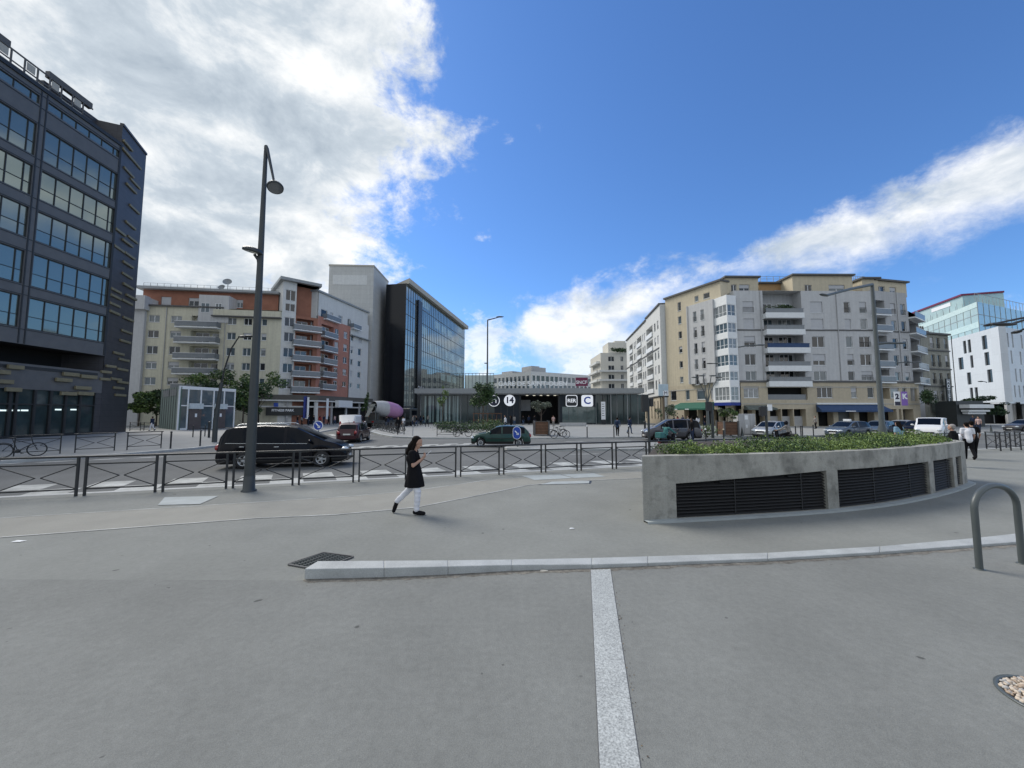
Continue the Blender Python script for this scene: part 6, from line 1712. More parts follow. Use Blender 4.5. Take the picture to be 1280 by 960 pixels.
        for p in ([q for q in pillars if -.3 < q < .2] or [0]):
            x = (p - .06) * L; zz = lerp_tab(zbt, p) - .13
            mb = MB(); mb.cap((x - .07, sg * (W2 * .985), zz), (x + .09, sg * (W2 * .985), zz), .018, .018, 6); mb.local('door_handle', M['chrome' if 'chrome' in label or pm == 'p_black' else pm], t)
    mb = MB(); mb.box((fx - .06, -.26, .36), (fx + .012, .26, .47)); mb.local('front_plate', M['plate'], t)
    zp = tabs.get('plate', .52); mb = MB(); mb.box((-fx - .012, -.26, zp), (-fx + .06, .26, zp + .11)); mb.local('rear_plate', M['plate'], t)
    mb = MB(); mb.box((fx - .07, -W2 * .38, .50), (fx + .004, W2 * .38, .62)); mb.box((fx - .12, -W2 * .6, .22), (fx - .0, W2 * .6, .33)); mb.local('grille', M['plastic'], t)
    if roofbars:
        for sg in (-1, 1):
            zz = lerp_tab(zt, -.1) + .045; mb = MB(); mb.tube([(-.36 * L, sg * W2 * .70, zz - .05), (-.33 * L, sg * W2 * .70, zz + .005), (0.0, sg * W2 * .70, zz + .02), (.03 * L, sg * W2 * .70, zz - .04)], .02, 6); mb.local('roof_bar', M['chrome'], t)
    # seats seen through nothing: antenna
    mb = MB(); mb.tube([(-.34 * L, 0, lerp_tab(zt, -.34)), (-.40 * L, 0, lerp_tab(zt, -.34) + .25)], .008, 5); mb.local('antenna', M['plastic'], t)
    return t
MPV = dict(top=[(-.5, .62), (-.495, .98), (-.475, 1.30), (-.44, 1.60), (-.38, 1.70), (-.15, 1.76), (.04, 1.72), (.10, 1.66), (.315, 1.10), (.40, .99), (.465, .84), (.49, .68), (.5, .52)],
           belt=[(-.5, .60), (-.49, .92), (-.42, 1.04), (0, 1.00), (.30, .98), (.40, .92), (.465, .80), (.5, .52)], plate=.6)
HAT = dict(top=[(-.5, .50), (-.495, .80), (-.47, .98), (-.385, 1.32), (-.30, 1.38), (-.1, 1.41), (.02, 1.38), (.08, 1.33), (.25, .93), (.36, .87), (.45, .77), (.485, .64), (.5, .50)],
           belt=[(-.5, .50), (-.485, .82), (-.42, .90), (0, .87), (.25, .86), (.36, .82), (.45, .73), (.5, .50)], plate=.55)
COM = dict(top=[(-.5, .52), (-.495, .85), (-.47, 1.02), (-.40, 1.36), (-.32, 1.46), (-.1, 1.50), (.03, 1.46), (.09, 1.40), (.265, .98), (.37, .90), (.455, .78), (.487, .66), (.5, .52)],
           belt=[(-.5, .52), (-.485, .86), (-.42, .97), (0, .92), (.26, .90), (.37, .85), (.455, .74), (.5, .52)], plate=.6)
VAN = dict(top=[(-.5, .7), (-.497, 1.95), (-.48, 2.02), (.10, 2.03), (.17, 1.95), (.315, 1.22), (.42, 1.05), (.475, .85), (.5, .55)],
           belt=[(-.5, .7), (-.49, 1.15), (.0, 1.12), (.30, 1.10), (.42, .98), (.475, .80), (.5, .55)], rw=[(-.5, .90), (.1, .88), (.3, .84), (.5, .8)], plate=.75, dark_sill=False)
def spot(u, v, z=ROAD): return G(u, v, z)
# black people carrier waiting at the crossing
a, b = G(293, 588.5, ROAD), G(405, 582.5, ROAD)
hd = radians(13); W2 = .93
near = V((sin(hd), -cos(hd), 0)) * W2; c = (a + b) / 2 - near
mx = (a + b) / 2
car('minivan', 'black people carrier with chrome roof bars and door handles behind the barriers', 'car', 4.95, 1.88, MPV, 'p_black', (mx.x - near.x, mx.y - near.y, ROAD), hd, .335, (-.285, .30), (-.24, .015), (-.455, .235), (.10, .31), (-.475, -.425), roofbars=True, spokes=5)
c = P(626, 556, 26.0); car('hatchback', 'small dark green hatchback passing the traffic island', 'car', 4.0, 1.70, HAT, 'p_green', (c.x, c.y + .6, ROAD), pi, .285, (-.30, .335), (-.02,), (-.40, .185), (.08, .25), (-.465, -.39), spokes=7, hubcap=True)
c = P(430, 550, 29); car('hatchback', 'maroon hatchback seen from behind driving away up the left street', 'car', 4.1, 1.75, COM, 'p_maroon', (c.x - .05, 31, ROAD), radians(97), .31, (-.30, .32), (-.03,), (-.41, .19), (.09, .265), (-.468, -.40))
c = P(434, 530, 43); car('van', 'white delivery van ahead of the maroon hatchback', 'van', 5.0, 1.95, VAN, 'p_white', (c.x, 44.5, ROAD), radians(99), .33, (-.29, .33), (.05,), (.0, .26), (.16, .32), (-.2, -.2), vanside=True)
c = P(844.5, 549, 31.5); mv = car('minivan', 'grey people carrier stopped in front of the cafe terrace', 'car', 4.5, 1.82, MPV, 'p_grey', (c.x, 32.4, ROAD), pi - .06, .32, (-.285, .30), (-.24, .015), (-.455, .235), (.10, .31), (-.475, -.425))
c = P(968, 545, 35.5); car('hatchback', 'silver car with dark grille facing left behind the scooter rider', 'car', 4.2, 1.78, COM, 'p_silver', (c.x + .2, 36.2, ROAD), radians(212), .31, (-.30, .32), (-.03,), (-.41, .19), (.09, .265), (-.468, -.40))
c = P(1078, 540, 35); tx_ = car('taxi', 'grey taxi with a white roof sign waiting under the blue awning', 'taxi', 4.5, 1.8, COM, 'p_blue', (c.x, 36.5, ROAD), radians(200), .31, (-.30, .32), (-.03,), (-.41, .19), (.09, .265), (-.468, -.40))
mb = MB(); mb.box((-.1, -.28, 1.5), (.12, .28, 1.68)); mb.local('taxi_sign', M['signwhite'], tx_)
c = P(1115, 540, 37); car('hatchback', 'dark blue grey car behind the lamp with the banners', 'car', 4.0, 1.75, COM, 'p_blue', (c.x, 38.2, ROAD), radians(212), .31, (-.30, .32), (-.03,), (-.41, .19), (.09, .265), (-.468, -.40))
c = P(1139, 540, 40); car('hatchback', 'silver hatchback partly hidden by the black car in the queue', 'car', 4.0, 1.75, COM, 'p_silver', (c.x, 41, ROAD), radians(205), .31, (-.30, .32), (-.03,), (-.41, .19), (.09, .265), (-.468, -.40))
c = P(1162, 540, 38); car('hatchback', 'black car in the queue next to the white van', 'car', 4.2, 1.78, COM, 'p_black', (c.x, 39, ROAD), radians(205), .31, (-.30, .32), (-.03,), (-.41, .19), (.09, .265), (-.468, -.40))
c = P(1196, 540, 33); car('van', 'white van at the end of the queue beside the couple', 'van', 4.7, 1.9, dict(VAN, top=[(p, z * .9 if z > 1.3 else z) for p, z in VAN['top']]), 'p_white', (c.x, 35, ROAD), radians(218), .32, (-.29, .33), (.05,), (.0, .26), (.16, .32), (-.2, -.2), vanside=True)
c = P(1284, 537, 46); car('hatchback', 'grey car cut by the right edge in front of the white office', 'car', 4.2, 1.78, COM, 'p_grey', (c.x, 46, ROAD), radians(180), .31, (-.30, .32), (-.03,), (-.41, .19), (.09, .265), (-.468, -.40))
# pink concrete mixer
c = pt(487, 61); t = thing('mixer_truck', 'concrete mixer truck with pink drum on the station corner', 'truck', (c.x, c.y, ROAD), radians(60))
mb = MB(); mb.lathe([(.80, -2.95), (.88, -2.8), (1.16, -1.5), (1.235, -.6)], 26, (-.3, 0, 2.75), (1, 0, -.16)); mb.local('drum_mouth', M['greywall2'], t)
mb = MB(); mb.lathe([(1.225, -.75), (1.24, -.55), (1.26, .4), (1.18, 1.5), (.85, 2.4), (.3, 2.7), (.001, 2.72)], 26, (-.3, 0, 2.76), (1, 0, -.16)); mb.local('drum', M['p_pink'], t)
mb = MB(); mb.lathe([(.001, -2.6), (.78, -2.72)], 20, (-.3, 0, 2.75), (1, 0, -.16)); mb.local('drum_opening', M['void'], t)
mb = MB(); mb.box((-4.0, -1.15, .75), (3.3, 1.15, 1.15)); mb.box((-3.3, -1.0, 1.15), (-3.0, 1.0, 2.3)); mb.box((2.2, -1.0, 1.15), (2.5, 1.0, 2.2)); mb.local('chassis', M['darkgrey'], t)
mb = MB(); mb.add([(-3.6, -.5, 3.0), (-3.6, .5, 3.0), (-4.4, .35, 1.7), (-4.4, -.35, 1.7), (-3.3, -.6, 3.6), (-3.3, .6, 3.6)], [(0, 1, 2, 3), (4, 5, 1, 0)]); mb.tube([(-3.5, -.9, 1.1), (-3.5, -.9, 3.2), (-3.5, .9, 3.2), (-3.5, .9, 1.1)], .07, 6); mb.local('chute', M['greysteel'], t)
mb = MB(); mb.box((3.2, -1.2, .8), (5.0, 1.2, 3.0)); cb = mb.local('cab', M['darkgrey'], t); bevel(cb, .12, 3)
mb = MB(); mb.box((5.0, -1.05, 1.9), (5.012, 1.05, 2.7)); q = mb.local('windscreen', M['carglass'], cb)
for sg in (-1, 1): mb = MB(); mb.box((3.6, sg * 1.2 - .006, 1.9), (4.8, sg * 1.2 + .006, 2.65)); mb.local('side_window', M['carglass'], cb)
for x in (-2.9, -1.6, 2.6, 4.0):
    for sg in (-1, 1): mb = MB(); mb.lathe([(.001, -.15), (.25, -.13), (.48, -.15), (.52, -.08), (.52, .1), (.48, .15), (.3, .12), (.001, .1)], 20, (x, sg * 1.0, .52), (0, sg, 0)); mb.local('wheel', M['tyre'], t)
for sg in (-1, 1): mb = MB(); mb.box((-4.05, sg * .9 - .2, .85), (-4.0, sg * .9 + .2, 1.05)); mb.local('tail_light', M['tail'], t)
mb = MB(); mb.ell((-4.0, .2, 1.85), .13, 10); mb.local('warning_light', mat('orange beacon', (1, .45, .2), .4, var=0, emit=1.2), t)
# ---- bicycles
def make_bike(label, loc, rz, fm='black', group=None):
    t = thing('bicycle', label, 'bicycle', loc, rz, group); r = .335
    for x in (-.52, .54):
        w = bpy.data.objects.new('wheel', None); COL.objects.link(w); w.parent = t; w.location = (x, 0, r); w.empty_display_size = .1
        mb = MB(); n = 28; mb.tube([(r * .97 * cos(2 * pi * k / n), 0, r * .97 * sin(2 * pi * k / n)) for k in range(n + 1)], .021, 6, caps=False); mb.local('tyre', M['tyre'], w)
        mb = MB(); mb.tube([(r * .90 * cos(2 * pi * k / n), 0, r * .90 * sin(2 * pi * k / n)) for k in range(n + 1)], .010, 5, caps=False)
        for k in range(14): q = 2 * pi * k / 14; mb.tube([(0, 0, 0), (r * .9 * cos(q), 0, r * .9 * sin(q))], .0025, 3, caps=False)
        mb.tube([(0, -.04, 0), (0, .04, 0)], .022, 8); mb.local('rim', M['greysteel'], w)
    bb = (-.06, 0, .29); st = (-.22, 0, .78); hd_ = (.36, 0, .80); hl = (.40, 0, .64); ra = (-.52, 0, r); fa_ = (.54, 0, r)
    mb = MB(); mb.tube([bb, st], .017, 7); mb.tube([(-.2, 0, .72), hd_], .017, 7); mb.tube([bb, hl], .02, 7); mb.tube([hd_, hl], .02, 7)
    for sg in (-.05, .05): mb.tube([(bb[0], 0, bb[2]), (ra[0], sg, ra[2])], .01, 5); mb.tube([(-.2, 0, .72), (ra[0], sg, ra[2])], .009, 5); mb.tube([hl, (fa_[0], sg, fa_[2])], .012, 5)
    mb.local('frame', M[fm], t)
    mb = MB(); mb.tube([(-.22, 0, .76), (-.25, 0, .90)], .014, 6); mb.ell((-.27, 0, .93), (.14, .07, .035), 10); mb.local('saddle', M['plastic'], t)
    mb = MB(); mb.tube([hd_, (.33, 0, .95)], .015, 6); mb.tube([(.22, -.29, .99), (.34, -.2, 1.0), (.36, 0, .97), (.34, .2, 1.0), (.22, .29, .99)], .013, 6); mb.local('handlebar', M['plastic'], t)
    mb = MB(); mb.lathe([(.001, -.01), (.09, -.01), (.09, .01), (.001, .01)], 16, (bb[0], -.05, bb[2]), (0, 1, 0)); mb.tube([(bb[0], -.07, bb[2]), (bb[0] + .12, -.08, bb[2] - .12)], .01, 5); mb.tube([(bb[0], .07, bb[2]), (bb[0] - .12, .08, bb[2] + .12)], .01, 5); mb.box((bb[0] + .07, -.15, bb[2] - .135), (bb[0] + .17, -.08, bb[2] - .11)); mb.local('crank', M['plastic'], t)
    mb = MB(); mb.tube([(-.52 + .36 * cos(q * .2), 0, r + .375 * sin(q * .2)) for q in range(3, 14)], .02, 5); mb.local('mudguard', M['plastic'], t)
    return t
p = G(32, 570.5); bk0 = make_bike('black bicycle parked against the far left barriers', (p.x, p.y - .25, 0), radians(60))

for (u, v, rz, lb) in ((578, 546, 0.0, 'bicycle leaning on the single barrier at the station kerb'), (700, 548, .15, 'bicycle standing right of the brown olive planter'), (697, 546, 2.9, 'second bicycle behind the one by the brown planter')):
    p = G(u, v); dup(bk0, (p.x, p.y, 0), rz, lb)
for i in range(9):
    u = 468 + i * 3.3; p = G(u, 536 + i * .75); o = dup(bk0, (p.x, p.y + .6, 0), radians(60 + RN.uniform(-15, 15)), 'parked bicycle in the dense row at the rounded station kerb'); o['group'] = 'bicycles parked at the rounded station kerb'
# ---------------------------------------------------------------- people
def lerp(a, b, t): return V(a) + (V(b) - V(a)) * t
def head(mb, c, fw, up, s=1.0, detail=True):
    """head with face; c centre, fw facing direction"""
    fw = V(fw).normalized(); up = V(up).normalized(); sd = up.cross(fw).normalized(); up = fw.cross(sd)
    R_ = Matrix((fw, sd, up)).transposed(); c = V(c)
    def L(x, y, z): return c + R_ @ V((x * s, y * s, z * s))
    mb.ell(L(-.01, 0, .025), (.098 * s, .076 * s, .105 * s), 16, 0, R_)
    mb.ell(L(.022, 0, -.045), (.066 * s, .056 * s, .075 * s), 14, 0, R_)
    if detail:
        mb.cap(L(.085, 0, .02), L(.107, 0, -.022), .011 * s, .016 * s, 8)
        mb.ell(L(.078, 0, -.062), (.016 * s, .026 * s, .011 * s), 8, 0, R_); mb.ell(L(.072, 0, -.095), (.022 * s, .026 * s, .02 * s), 8, 0, R_)
        for g in (-1, 1): mb.ell(L(-.005, g * .078, -.005), (.022 * s, .010 * s, .032 * s), 8, 0, R_); mb.ell(L(.07, g * .034, .038), (.018 * s, .024 * s, .008 * s), 8, 0, R_)
    return L
def hand(mb, w, d, nrm, s=1.0, curl=.5, thumb=1, fine=True):
    """palm and five bent fingers; w wrist, d direction, nrm palm normal (the way fingers curl)"""
    d = V(d).normalized(); nrm = V(nrm); nrm = (nrm - d * nrm.dot(d)).normalized(); sd = d.cross(nrm).normalized(); w = V(w)
    k0 = w + d * .012 * s
    for i in range(4): mb.cap(w + sd * (-.018 + .012 * i) * s, w + d * .085 * s + sd * (-.033 + .022 * i) * s, .015 * s, .0125 * s, 8)
    for i, ln in enumerate((.062, .076, .082, .074)):
        y = (-.033 + .022 * i); k = w + d * .088 * s + sd * y * s
        a = k + (d * cos(curl * .7) + nrm * sin(curl * .7)) * ln * .5 * s; b = a + (d * cos(curl * 1.9) + nrm * sin(curl * 1.9)) * ln * .36 * s; c = b + (d * cos(curl * 2.8) + nrm * sin(curl * 2.8)) * ln * .25 * s
        mb.cap(k, a, .0098 * s, .0088 * s, 8); mb.cap(a, b, .0088 * s, .008 * s, 8); mb.cap(b, c, .008 * s, .007 * s, 8)
    t0 = w + d * .028 * s + sd * thumb * .03 * s; t1 = t0 + (d * .55 + sd * thumb * .6 + nrm * .35).normalized() * .042 * s; t2 = t1 + (d * .8 + sd * thumb * .1 + nrm * .5).normalized() * .032 * s
    mb.cap(w + d * .012 * s, t0, .014 * s, .0125 * s, 8); mb.cap(t0, t1, .0125 * s, .0105 * s, 8); mb.cap(t1, t2, .0105 * s, .008 * s, 8)
def figure(label, J, loc, rz, colors, voxel=.016, sleeve='short', coat=None, hair='short', name='person', cat='person', s=1.0, group=None, skirt=None, bag=None, helmet=None, face=None, facevec=(1, 0, 0), shoes='c_black', curl=.5, palm=None):
    """one continuous body; hair and clothes as its children. J: joints in the figure's own frame, facing +X"""
    t = None
    J = {k: V(v) for k, v in J.items()}
    body = MB()
    pel, ch, nk, hd_ = J['pelvis'], J['chest'], J['neck'], J['head']
    body.cap(pel, lerp(pel, ch, .45), .125, .11); body.cap(lerp(pel, ch, .4), ch, .11, .125); body.cap(lerp(ch, nk, .2), lerp(nk, hd_, .45), .055, .05)
    body.cap(J['shL'], J['shR'], .055, .055); body.cap(ch, lerp(J['shL'], J['shR'], .5), .12, .07)
    head(body, hd_, facevec, (hd_ - nk).normalized() * .6 + V((0, 0, .8)))
    for k in 'LR':
        body.cap(J['sh' + k], J['el' + k], .047, .037); body.cap(J['el' + k], J['wr' + k], .038, .024)
        d = J.get('hd' + k, J['wr' + k] + (J['wr' + k] - J['el' + k])) - J['wr' + k]
        pn = palm[k] if palm else V((.2, -1 if k == 'L' else 1, 0))
        hand(body, J['wr' + k], d, pn, 1.0, curl, 1 if k == 'L' else -1)
        body.cap(J['hip' + k], J['kn' + k], .082, .056); body.cap(J['kn' + k], J['an' + k], .056, .036); body.cap(J['an' + k] + V((0, 0, -.01)), J['to' + k], .035, .028)
    me = fuse(body, voxel, 3, 'person'); me.materials.append(M[colors['skin']])
    t = bpy.data.objects.new(name, me); COL.objects.link(t); t.location = loc; t.rotation_euler = (0, 0, rz); t.scale = (s, s, s); tag(t, label, cat, group)
    top = MB(); top.cap(pel + V((0, 0, -.02)), lerp(pel, ch, .5), .15, .135); top.cap(lerp(pel, ch, .45), ch, .135, .15); top.cap(ch, lerp(J['shL'], J['shR'], .5) + V((0, 0, -.02)), .14, .085)
    sw = (J['shL'] - J['shR'])
    top.cap(J['shL'], J['shR'], .072, .072)
    for k in 'LR':
        if sleeve == 'short': top.cap(J['sh' + k], lerp(J['sh' + k], J['el' + k], .62), .068, .062)
        else: top.cap(J['sh' + k], J['el' + k], .068, .056); top.cap(J['el' + k], lerp(J['el' + k], J['wr' + k], .93), .056, .044)
    if skirt:
        top.rings(skirt)
    mobj('coat' if coat else 'top', fuse(top, voxel, 4, 'top'), M[colors['top']], t)
    tr = MB(); tr.cap(pel + V((0, 0, .05)), pel, .135, .145)
    for k in 'LR': tr.cap(J['hip' + k], J['kn' + k], .098, .072); tr.cap(J['kn' + k], lerp(J['kn' + k], J['an' + k], .93), .071, .058)
    mobj('trousers', fuse(tr, voxel, 3, 'trousers'), M[colors['legs']], t)
    for k in 'LR':
        sh = MB(); a, b = J['an' + k] + V((0, 0, -.03)), J['to' + k]; sh.cap(a, b, .048, .040); sh.cap(a - (b - a).normalized() * .035, lerp(a, b, .6), .045, .047)
        mobj('shoe', fuse(sh, min(voxel, .014), 2, 'shoe'), M[shoes], t)
    fwv = V(facevec).normalized(); bk = -fwv; upv = V((0, 0, 1))
    if helmet:
        mb = MB(); mb.ell(hd_ + V((0, 0, .03)) + bk * .015, (.135, .125, .14), 16); mb.ell(hd_ + V((0, 0, -.05)) + bk * .01, (.12, .115, .10), 14); mobj('helmet', fuse(mb, .02, 2, 'helmet'), M[helmet], t)
    elif hair:
        mb = MB(); mb.ell(hd_ + V((0, 0, .052)) + bk * .035, (.098, .090, .088), 14); mb.ell(hd_ + V((0, 0, .0)) + bk * .06, (.06, .078, .09), 12)
        if hair == 'long':
            mb.ell(hd_ + V((0, 0, .085)) + bk * .0, (.085, .08, .045), 12)
            mb.cap(hd_ + bk * .06, nk + bk * .085 + V((0, 0, .02)), .078, .075); mb.cap(nk + bk * .085, ch + bk * .125 + V((0, 0, .06)), .075, .06)
            for g in (-1, 1): mb.cap(hd_ + V((0, g * .066, .04)) + bk * .015, nk + V((0, g * .075, .0)) + bk * .02, .032, .034)
        mobj('hair', fuse(mb, min(voxel, .014), 2, 'hair'), M[colors.get('hair', 'hair')], t)
    if bag:
        kind, m_ = bag
        mb = MB()
        if kind == 'pack': mb.ell(ch + V((-.23, 0, -.08)), (.11, .15, .22), 12); nm = 'backpack'
        else: mb.ell(pel + V((.05, .27, .08)), (.16, .07, .17), 12); mb.tube([pel + V((.0, .26, .2)), ch + V((.02, -.1, .2))], .015, 6); nm = 'bag'
        mobj(nm, mb.mesh(nm), M[m_], t)
    return t
def walk(ph=.5, arm=.4, h=1.72, lean=.03, st=None):
    k = h / 1.72; g = lambda *a: V(a) * k
    J = dict(pelvis=g(0, 0, .93), chest=g(lean, 0, 1.28), neck=g(lean * 1.3, 0, 1.47), head=g(lean * 1.6 + .02, 0, 1.60))
    for n_, sg in (('L', 1), ('R', -1)):
        f = ph * sg
        J['sh' + n_] = g(lean, sg * .17, 1.40); J['el' + n_] = g(lean - f * .35 * arm, sg * .225, 1.12); J['wr' + n_] = g(lean - f * .35 * arm + .10, sg * .22, .90)
        J['hip' + n_] = g(0, sg * .085, .90)
        if f >= 0: J['kn' + n_] = g(f * .30, sg * .09, .50); J['an' + n_] = g(f * .42, sg * .09, .09); J['to' + n_] = g(f * .42 + .16, sg * .095, .035)
        else: J['kn' + n_] = g(f * .10 + .05, sg * .09, .49); J['an' + n_] = g(f * .60, sg * .09, .12 - f * .1); J['to' + n_] = g(f * .60 + .14, sg * .095, .036)
    return J
# the woman crossing the square with her phone
Jw = dict(pelvis=(.03, 0, .86), chest=(-.005, 0, 1.18), neck=(.02, 0, 1.37), head=(.085, 0, 1.505),
          shL=(.0, .155, 1.295), shR=(.0, -.155, 1.295), elL=(.06, .20, 1.05), elR=(.05, -.205, 1.04), wrL=(.20, .10, 1.17), wrR=(.215, -.09, 1.18), hdL=(.26, .045, 1.24), hdR=(.27, -.04, 1.25),
          hipL=(.05, .08, .83), hipR=(.03, -.08, .83), knL=(-.09, .085, .51), anL=(-.37, .085, .235), toL=(-.425, .085, .045),
          knR=(.125, -.085, .475), anR=(.105, -.085, .085), toR=(.26, -.085, .035))
wp = G(515.5, 642.5)
wm = figure('woman in long black dress and white trousers walking while looking at her phone', Jw, (wp.x, wp.y, 0), 0, dict(skin='skin', top='c_black', legs='c_white', hair='hair'), .009, 'short', True, 'long', s=1.0,
            skirt=((.035, 0, .575, .205, .20), (.035, 0, .60, .21, .205), (.035, 0, .75, .185, .195), (.03, 0, .90, .155, .175), (.01, 0, 1.05, .125, .155), (.0, 0, 1.12, .11, .14)), facevec=(.86, 0, -.42), curl=.75, palm={'L': V((.35, -.6, .75)), 'R': V((.35, .6, .75))})
mb = MB(); ph = V((.315, 0, 1.275)); ax = V((.62, 0, .60)).normalized(); nn = V((-.6, 0, .8)).normalized()
mb.obox(ph - ax * .075 - V((0, .037, 0)) - nn * .005, ax * .155, V((0, .074, 0)), nn * .009); pho = mb.mesh('phone'); o = bpy.data.objects.new('phone', pho); COL.objects.link(o); o.location = (wp.x, wp.y, 0); pho.materials.append(M['c_white']); bevel(o, .003, 2)
tag(o, 'white phone held in both hands by the walking woman', 'phone')
mb = MB(); mb.ell((.02, -.20, .86), (.12, .045, .13), 10); 
for c_ in wm.children:
    if c_.name.startswith(('coat', 'trousers')):
        for v_ in c_.data.vertices:
            x, y, z = v_.co; q = math.atan2(y, x - .03)
            if c_.name.startswith('coat'): a_ = .007 * sin(q * 7 + z * 3) * min(1, max(0, (1.02 - z) / .35)) + .004 * sin(z * 34 + q * 2) * (1 if .95 < z < 1.15 else .2)
            else: a_ = .0035 * sin(z * 70 + q) 
            v_.co.x += a_ * cos(q); v_.co.y += a_ * sin(q)
# couple on the right
cp = G(1213, 574.5)
Jc = walk(.35, .2, 1.70, .06)
figure('person in white top and black trousers carrying a white shoulder bag', Jc, (cp.x, cp.y, 0), radians(60), dict(skin='skin', top='c_white', legs='c_black'), .016, 'short', False, 'short', bag=('bag', 'c_white'))
cp2 = G(1224, 574)
figure('person all in black walking on the right of the couple', walk(-.4, .3, 1.76, .05), (cp2.x, cp2.y + .15, 0), radians(65), dict(skin='skin', top='c_black', legs='c_black'), .016, 'short', False, 'short')
JW = walk(.5, .5)
p = G(772, 545); figure('walker in blue jacket with backpack crossing towards the station', walk(.45, .4), (p.x, p.y, 0), radians(70), dict(skin='skin', top='c_denim', legs='c_black'), .02, 'long', bag=('pack', 'c_navy'))
p = G(787, 542); figure('walker in dark jacket ahead of the one in blue', walk(-.5, .4), (p.x, p.y, 0), radians(40), dict(skin='skin', top='c_navy', legs='c_denim'), .02, 'long')
p = G(866, 551); figure('man in black standing beside the rear of the grey people carrier', walk(.12, .1), (p.x, p.y, 0), radians(190), dict(skin='skin2', top='c_black', legs='c_navy'), .02, 'long')
p = P(690, 519, 62); figure('woman in pale pink top near the station entrance', walk(.3, .3), (p.x, 60, 0), radians(-100), dict(skin='skin', top='c_pink', legs='c_grey'), .025, 'short', hair='long')
p = G(190, 538.5); figure('pedestrian in dark jacket and white trousers beside the kiosk', walk(.5, .4), (p.x, p.y, 0), radians(175), dict(skin='skin', top='c_navy', legs='c_white'), .022, 'long')
p = pt(1034, 50); figure('man in grey jacket walking past the doorway under the blue awning', walk(.3, .3), (p.x, 52, 0), radians(180), dict(skin='skin', top='c_grey', legs='c_black'), .025, 'long')
p = P(1124, 533, 18.6); figure('person with dark hair and light blue top half hidden by the hedge', walk(.2, .2, 1.74), (p.x, 18.6, 0), radians(95), dict(skin='skin', top='c_sky', legs='c_denim'), .018, 'short', hair='long')
p = P(1192.5, 540, 15.6); figure('grey haired person in dark clothes behind the end of the planter', walk(.2, .2, 1.68), (p.x, 15.6, 0), radians(120), dict(skin='skin', top='c_black', legs='c_black', hair='hair2'), .016, 'long', hair='short')
p = pt(1250, 42); figure('person in beige top standing by the white office', walk(.25, .2), (p.x, 44, 0), radians(200), dict(skin='skin', top='c_pink', legs='c_navy'), .025, 'short')
p = pt(1257, 42); figure('tall person in navy near the white office columns', walk(-.2, .2, 1.85), (p.x, 45, 0), radians(210), dict(skin='skin2', top='c_navy', legs='c_navy'), .025, 'long')
p = P(494, 540, 40); figure('woman in black with a red scarf standing by the parked bicycles', walk(.15, .1), (p.x, 41, 0), radians(-80), dict(skin='skin', top='c_black', legs='c_black'), .022, 'long', hair='long')
p = P(507.5, 535, 47); figure('person in white top and pale trousers on the station corner', walk(.3, .3), (p.x, 46, 0), radians(150), dict(skin='skin', top='c_white', legs='c_grey'), .022, 'short')
# crowd by the mixer and cafe: copies in other colours
base_people = []
for i, (h, ph, top, legs, hr) in enumerate(((1.7, .4, 'c_black', 'c_denim', 'short'), (1.65, -.35, 'c_navy', 'c_black', 'long'), (1.78, .15, 'c_grey', 'c_navy', 'short'))):
    base_people.append((h, ph, top, legs, hr))
proto = []
for k, (u, Y, rz) in enumerate(((483, 56, 80), (489, 60, -60), (516, 58, 20), (521, 62, 200), (526, 66, 110), (512, 66, -90), (530, 70, 160), (486, 52, 170), (535, 74, 60))):
    p = pt(u, Y); i = k % 3; lb = 'person in dark clothes in the crowd between mixer truck and glass office'
    if k < 3:
        h, ph, top, legs, hr = base_people[i]
        o = figure(lb, walk(ph, .3, h), p, radians(rz), dict(skin=('skin', 'skin2', 'skin')[i], top=top, legs=legs), .028, 'long', hair=hr, group='crowd between mixer truck and glass office'); proto.append(o)
    else: o = dup(proto[i], p, radians(rz), lb)
def repaint(o, part, m_):
    for c in o.children:
        if c.name.split('.')[0] == part: c.material_slots[0].link = 'OBJECT'; c.material_slots[0].material = M[m_]
for k, (u, Y, rz, top) in enumerate(((372, 66, 0, 'c_black'), (378, 66, 180, 'c_grey'), (386, 66, 30, 'c_navy'), (393, 67, 200, 'c_black'), (400, 68, 90, 'c_red'), (405, 69, -20, 'c_navy'), (419, 72, 160, 'c_pink'), (411, 70, 60, 'c_black'))):
    o = dup(proto[k % 3], pt(u, Y), radians(rz), 'person on the cafe pavement below the cream apartment house'); o['group'] = 'people on the cafe pavement at left'; repaint(o, 'top', top)
for k, (u, Y, rz, top) in enumerate(((654, 68, 90, 'c_black'), (661, 69, -90, 'c_navy'), (668, 68, 60, 'c_black'), (643, 66, 100, 'c_grey'))):
    o = dup(proto[k % 3], pt(u, Y), radians(rz), 'dark figure in the station doorway behind the olive tree'); o['group'] = 'people in the station doorway'; repaint(o, 'top', top)
for k, (u, Y, rz, top) in enumerate(((842, 58, 0, 'c_black'), (847, 57, 180, 'c_red'), (853, 57, 20, 'c_navy'), (860, 56, 170, 'c_grey'), (872, 55, 90, 'c_white'), (880, 55, -60, 'c_black'))):
    o = dup(proto[k % 3], pt(u, Y), radians(rz), 'guest on the cafe terrace under the green awning'); o['group'] = 'guests on the cafe terrace'; repaint(o, 'top', top)
for k, (u, lb, top) in enumerate(((632, 'cyclist in white top behind the roof of the green car', 'c_white'), (639, 'cyclist in black behind the rear of the green car', 'c_black'))):
    o = dup(proto[k], (pt(u, 44).x, 44, .18), radians(180), lb); repaint(o, 'top', top); o2 = dup(bk0, (pt(u, 44).x - .1, 44, 0), pi, 'bicycle under the cyclist %s' % ('in white' if k == 0 else 'in black'))
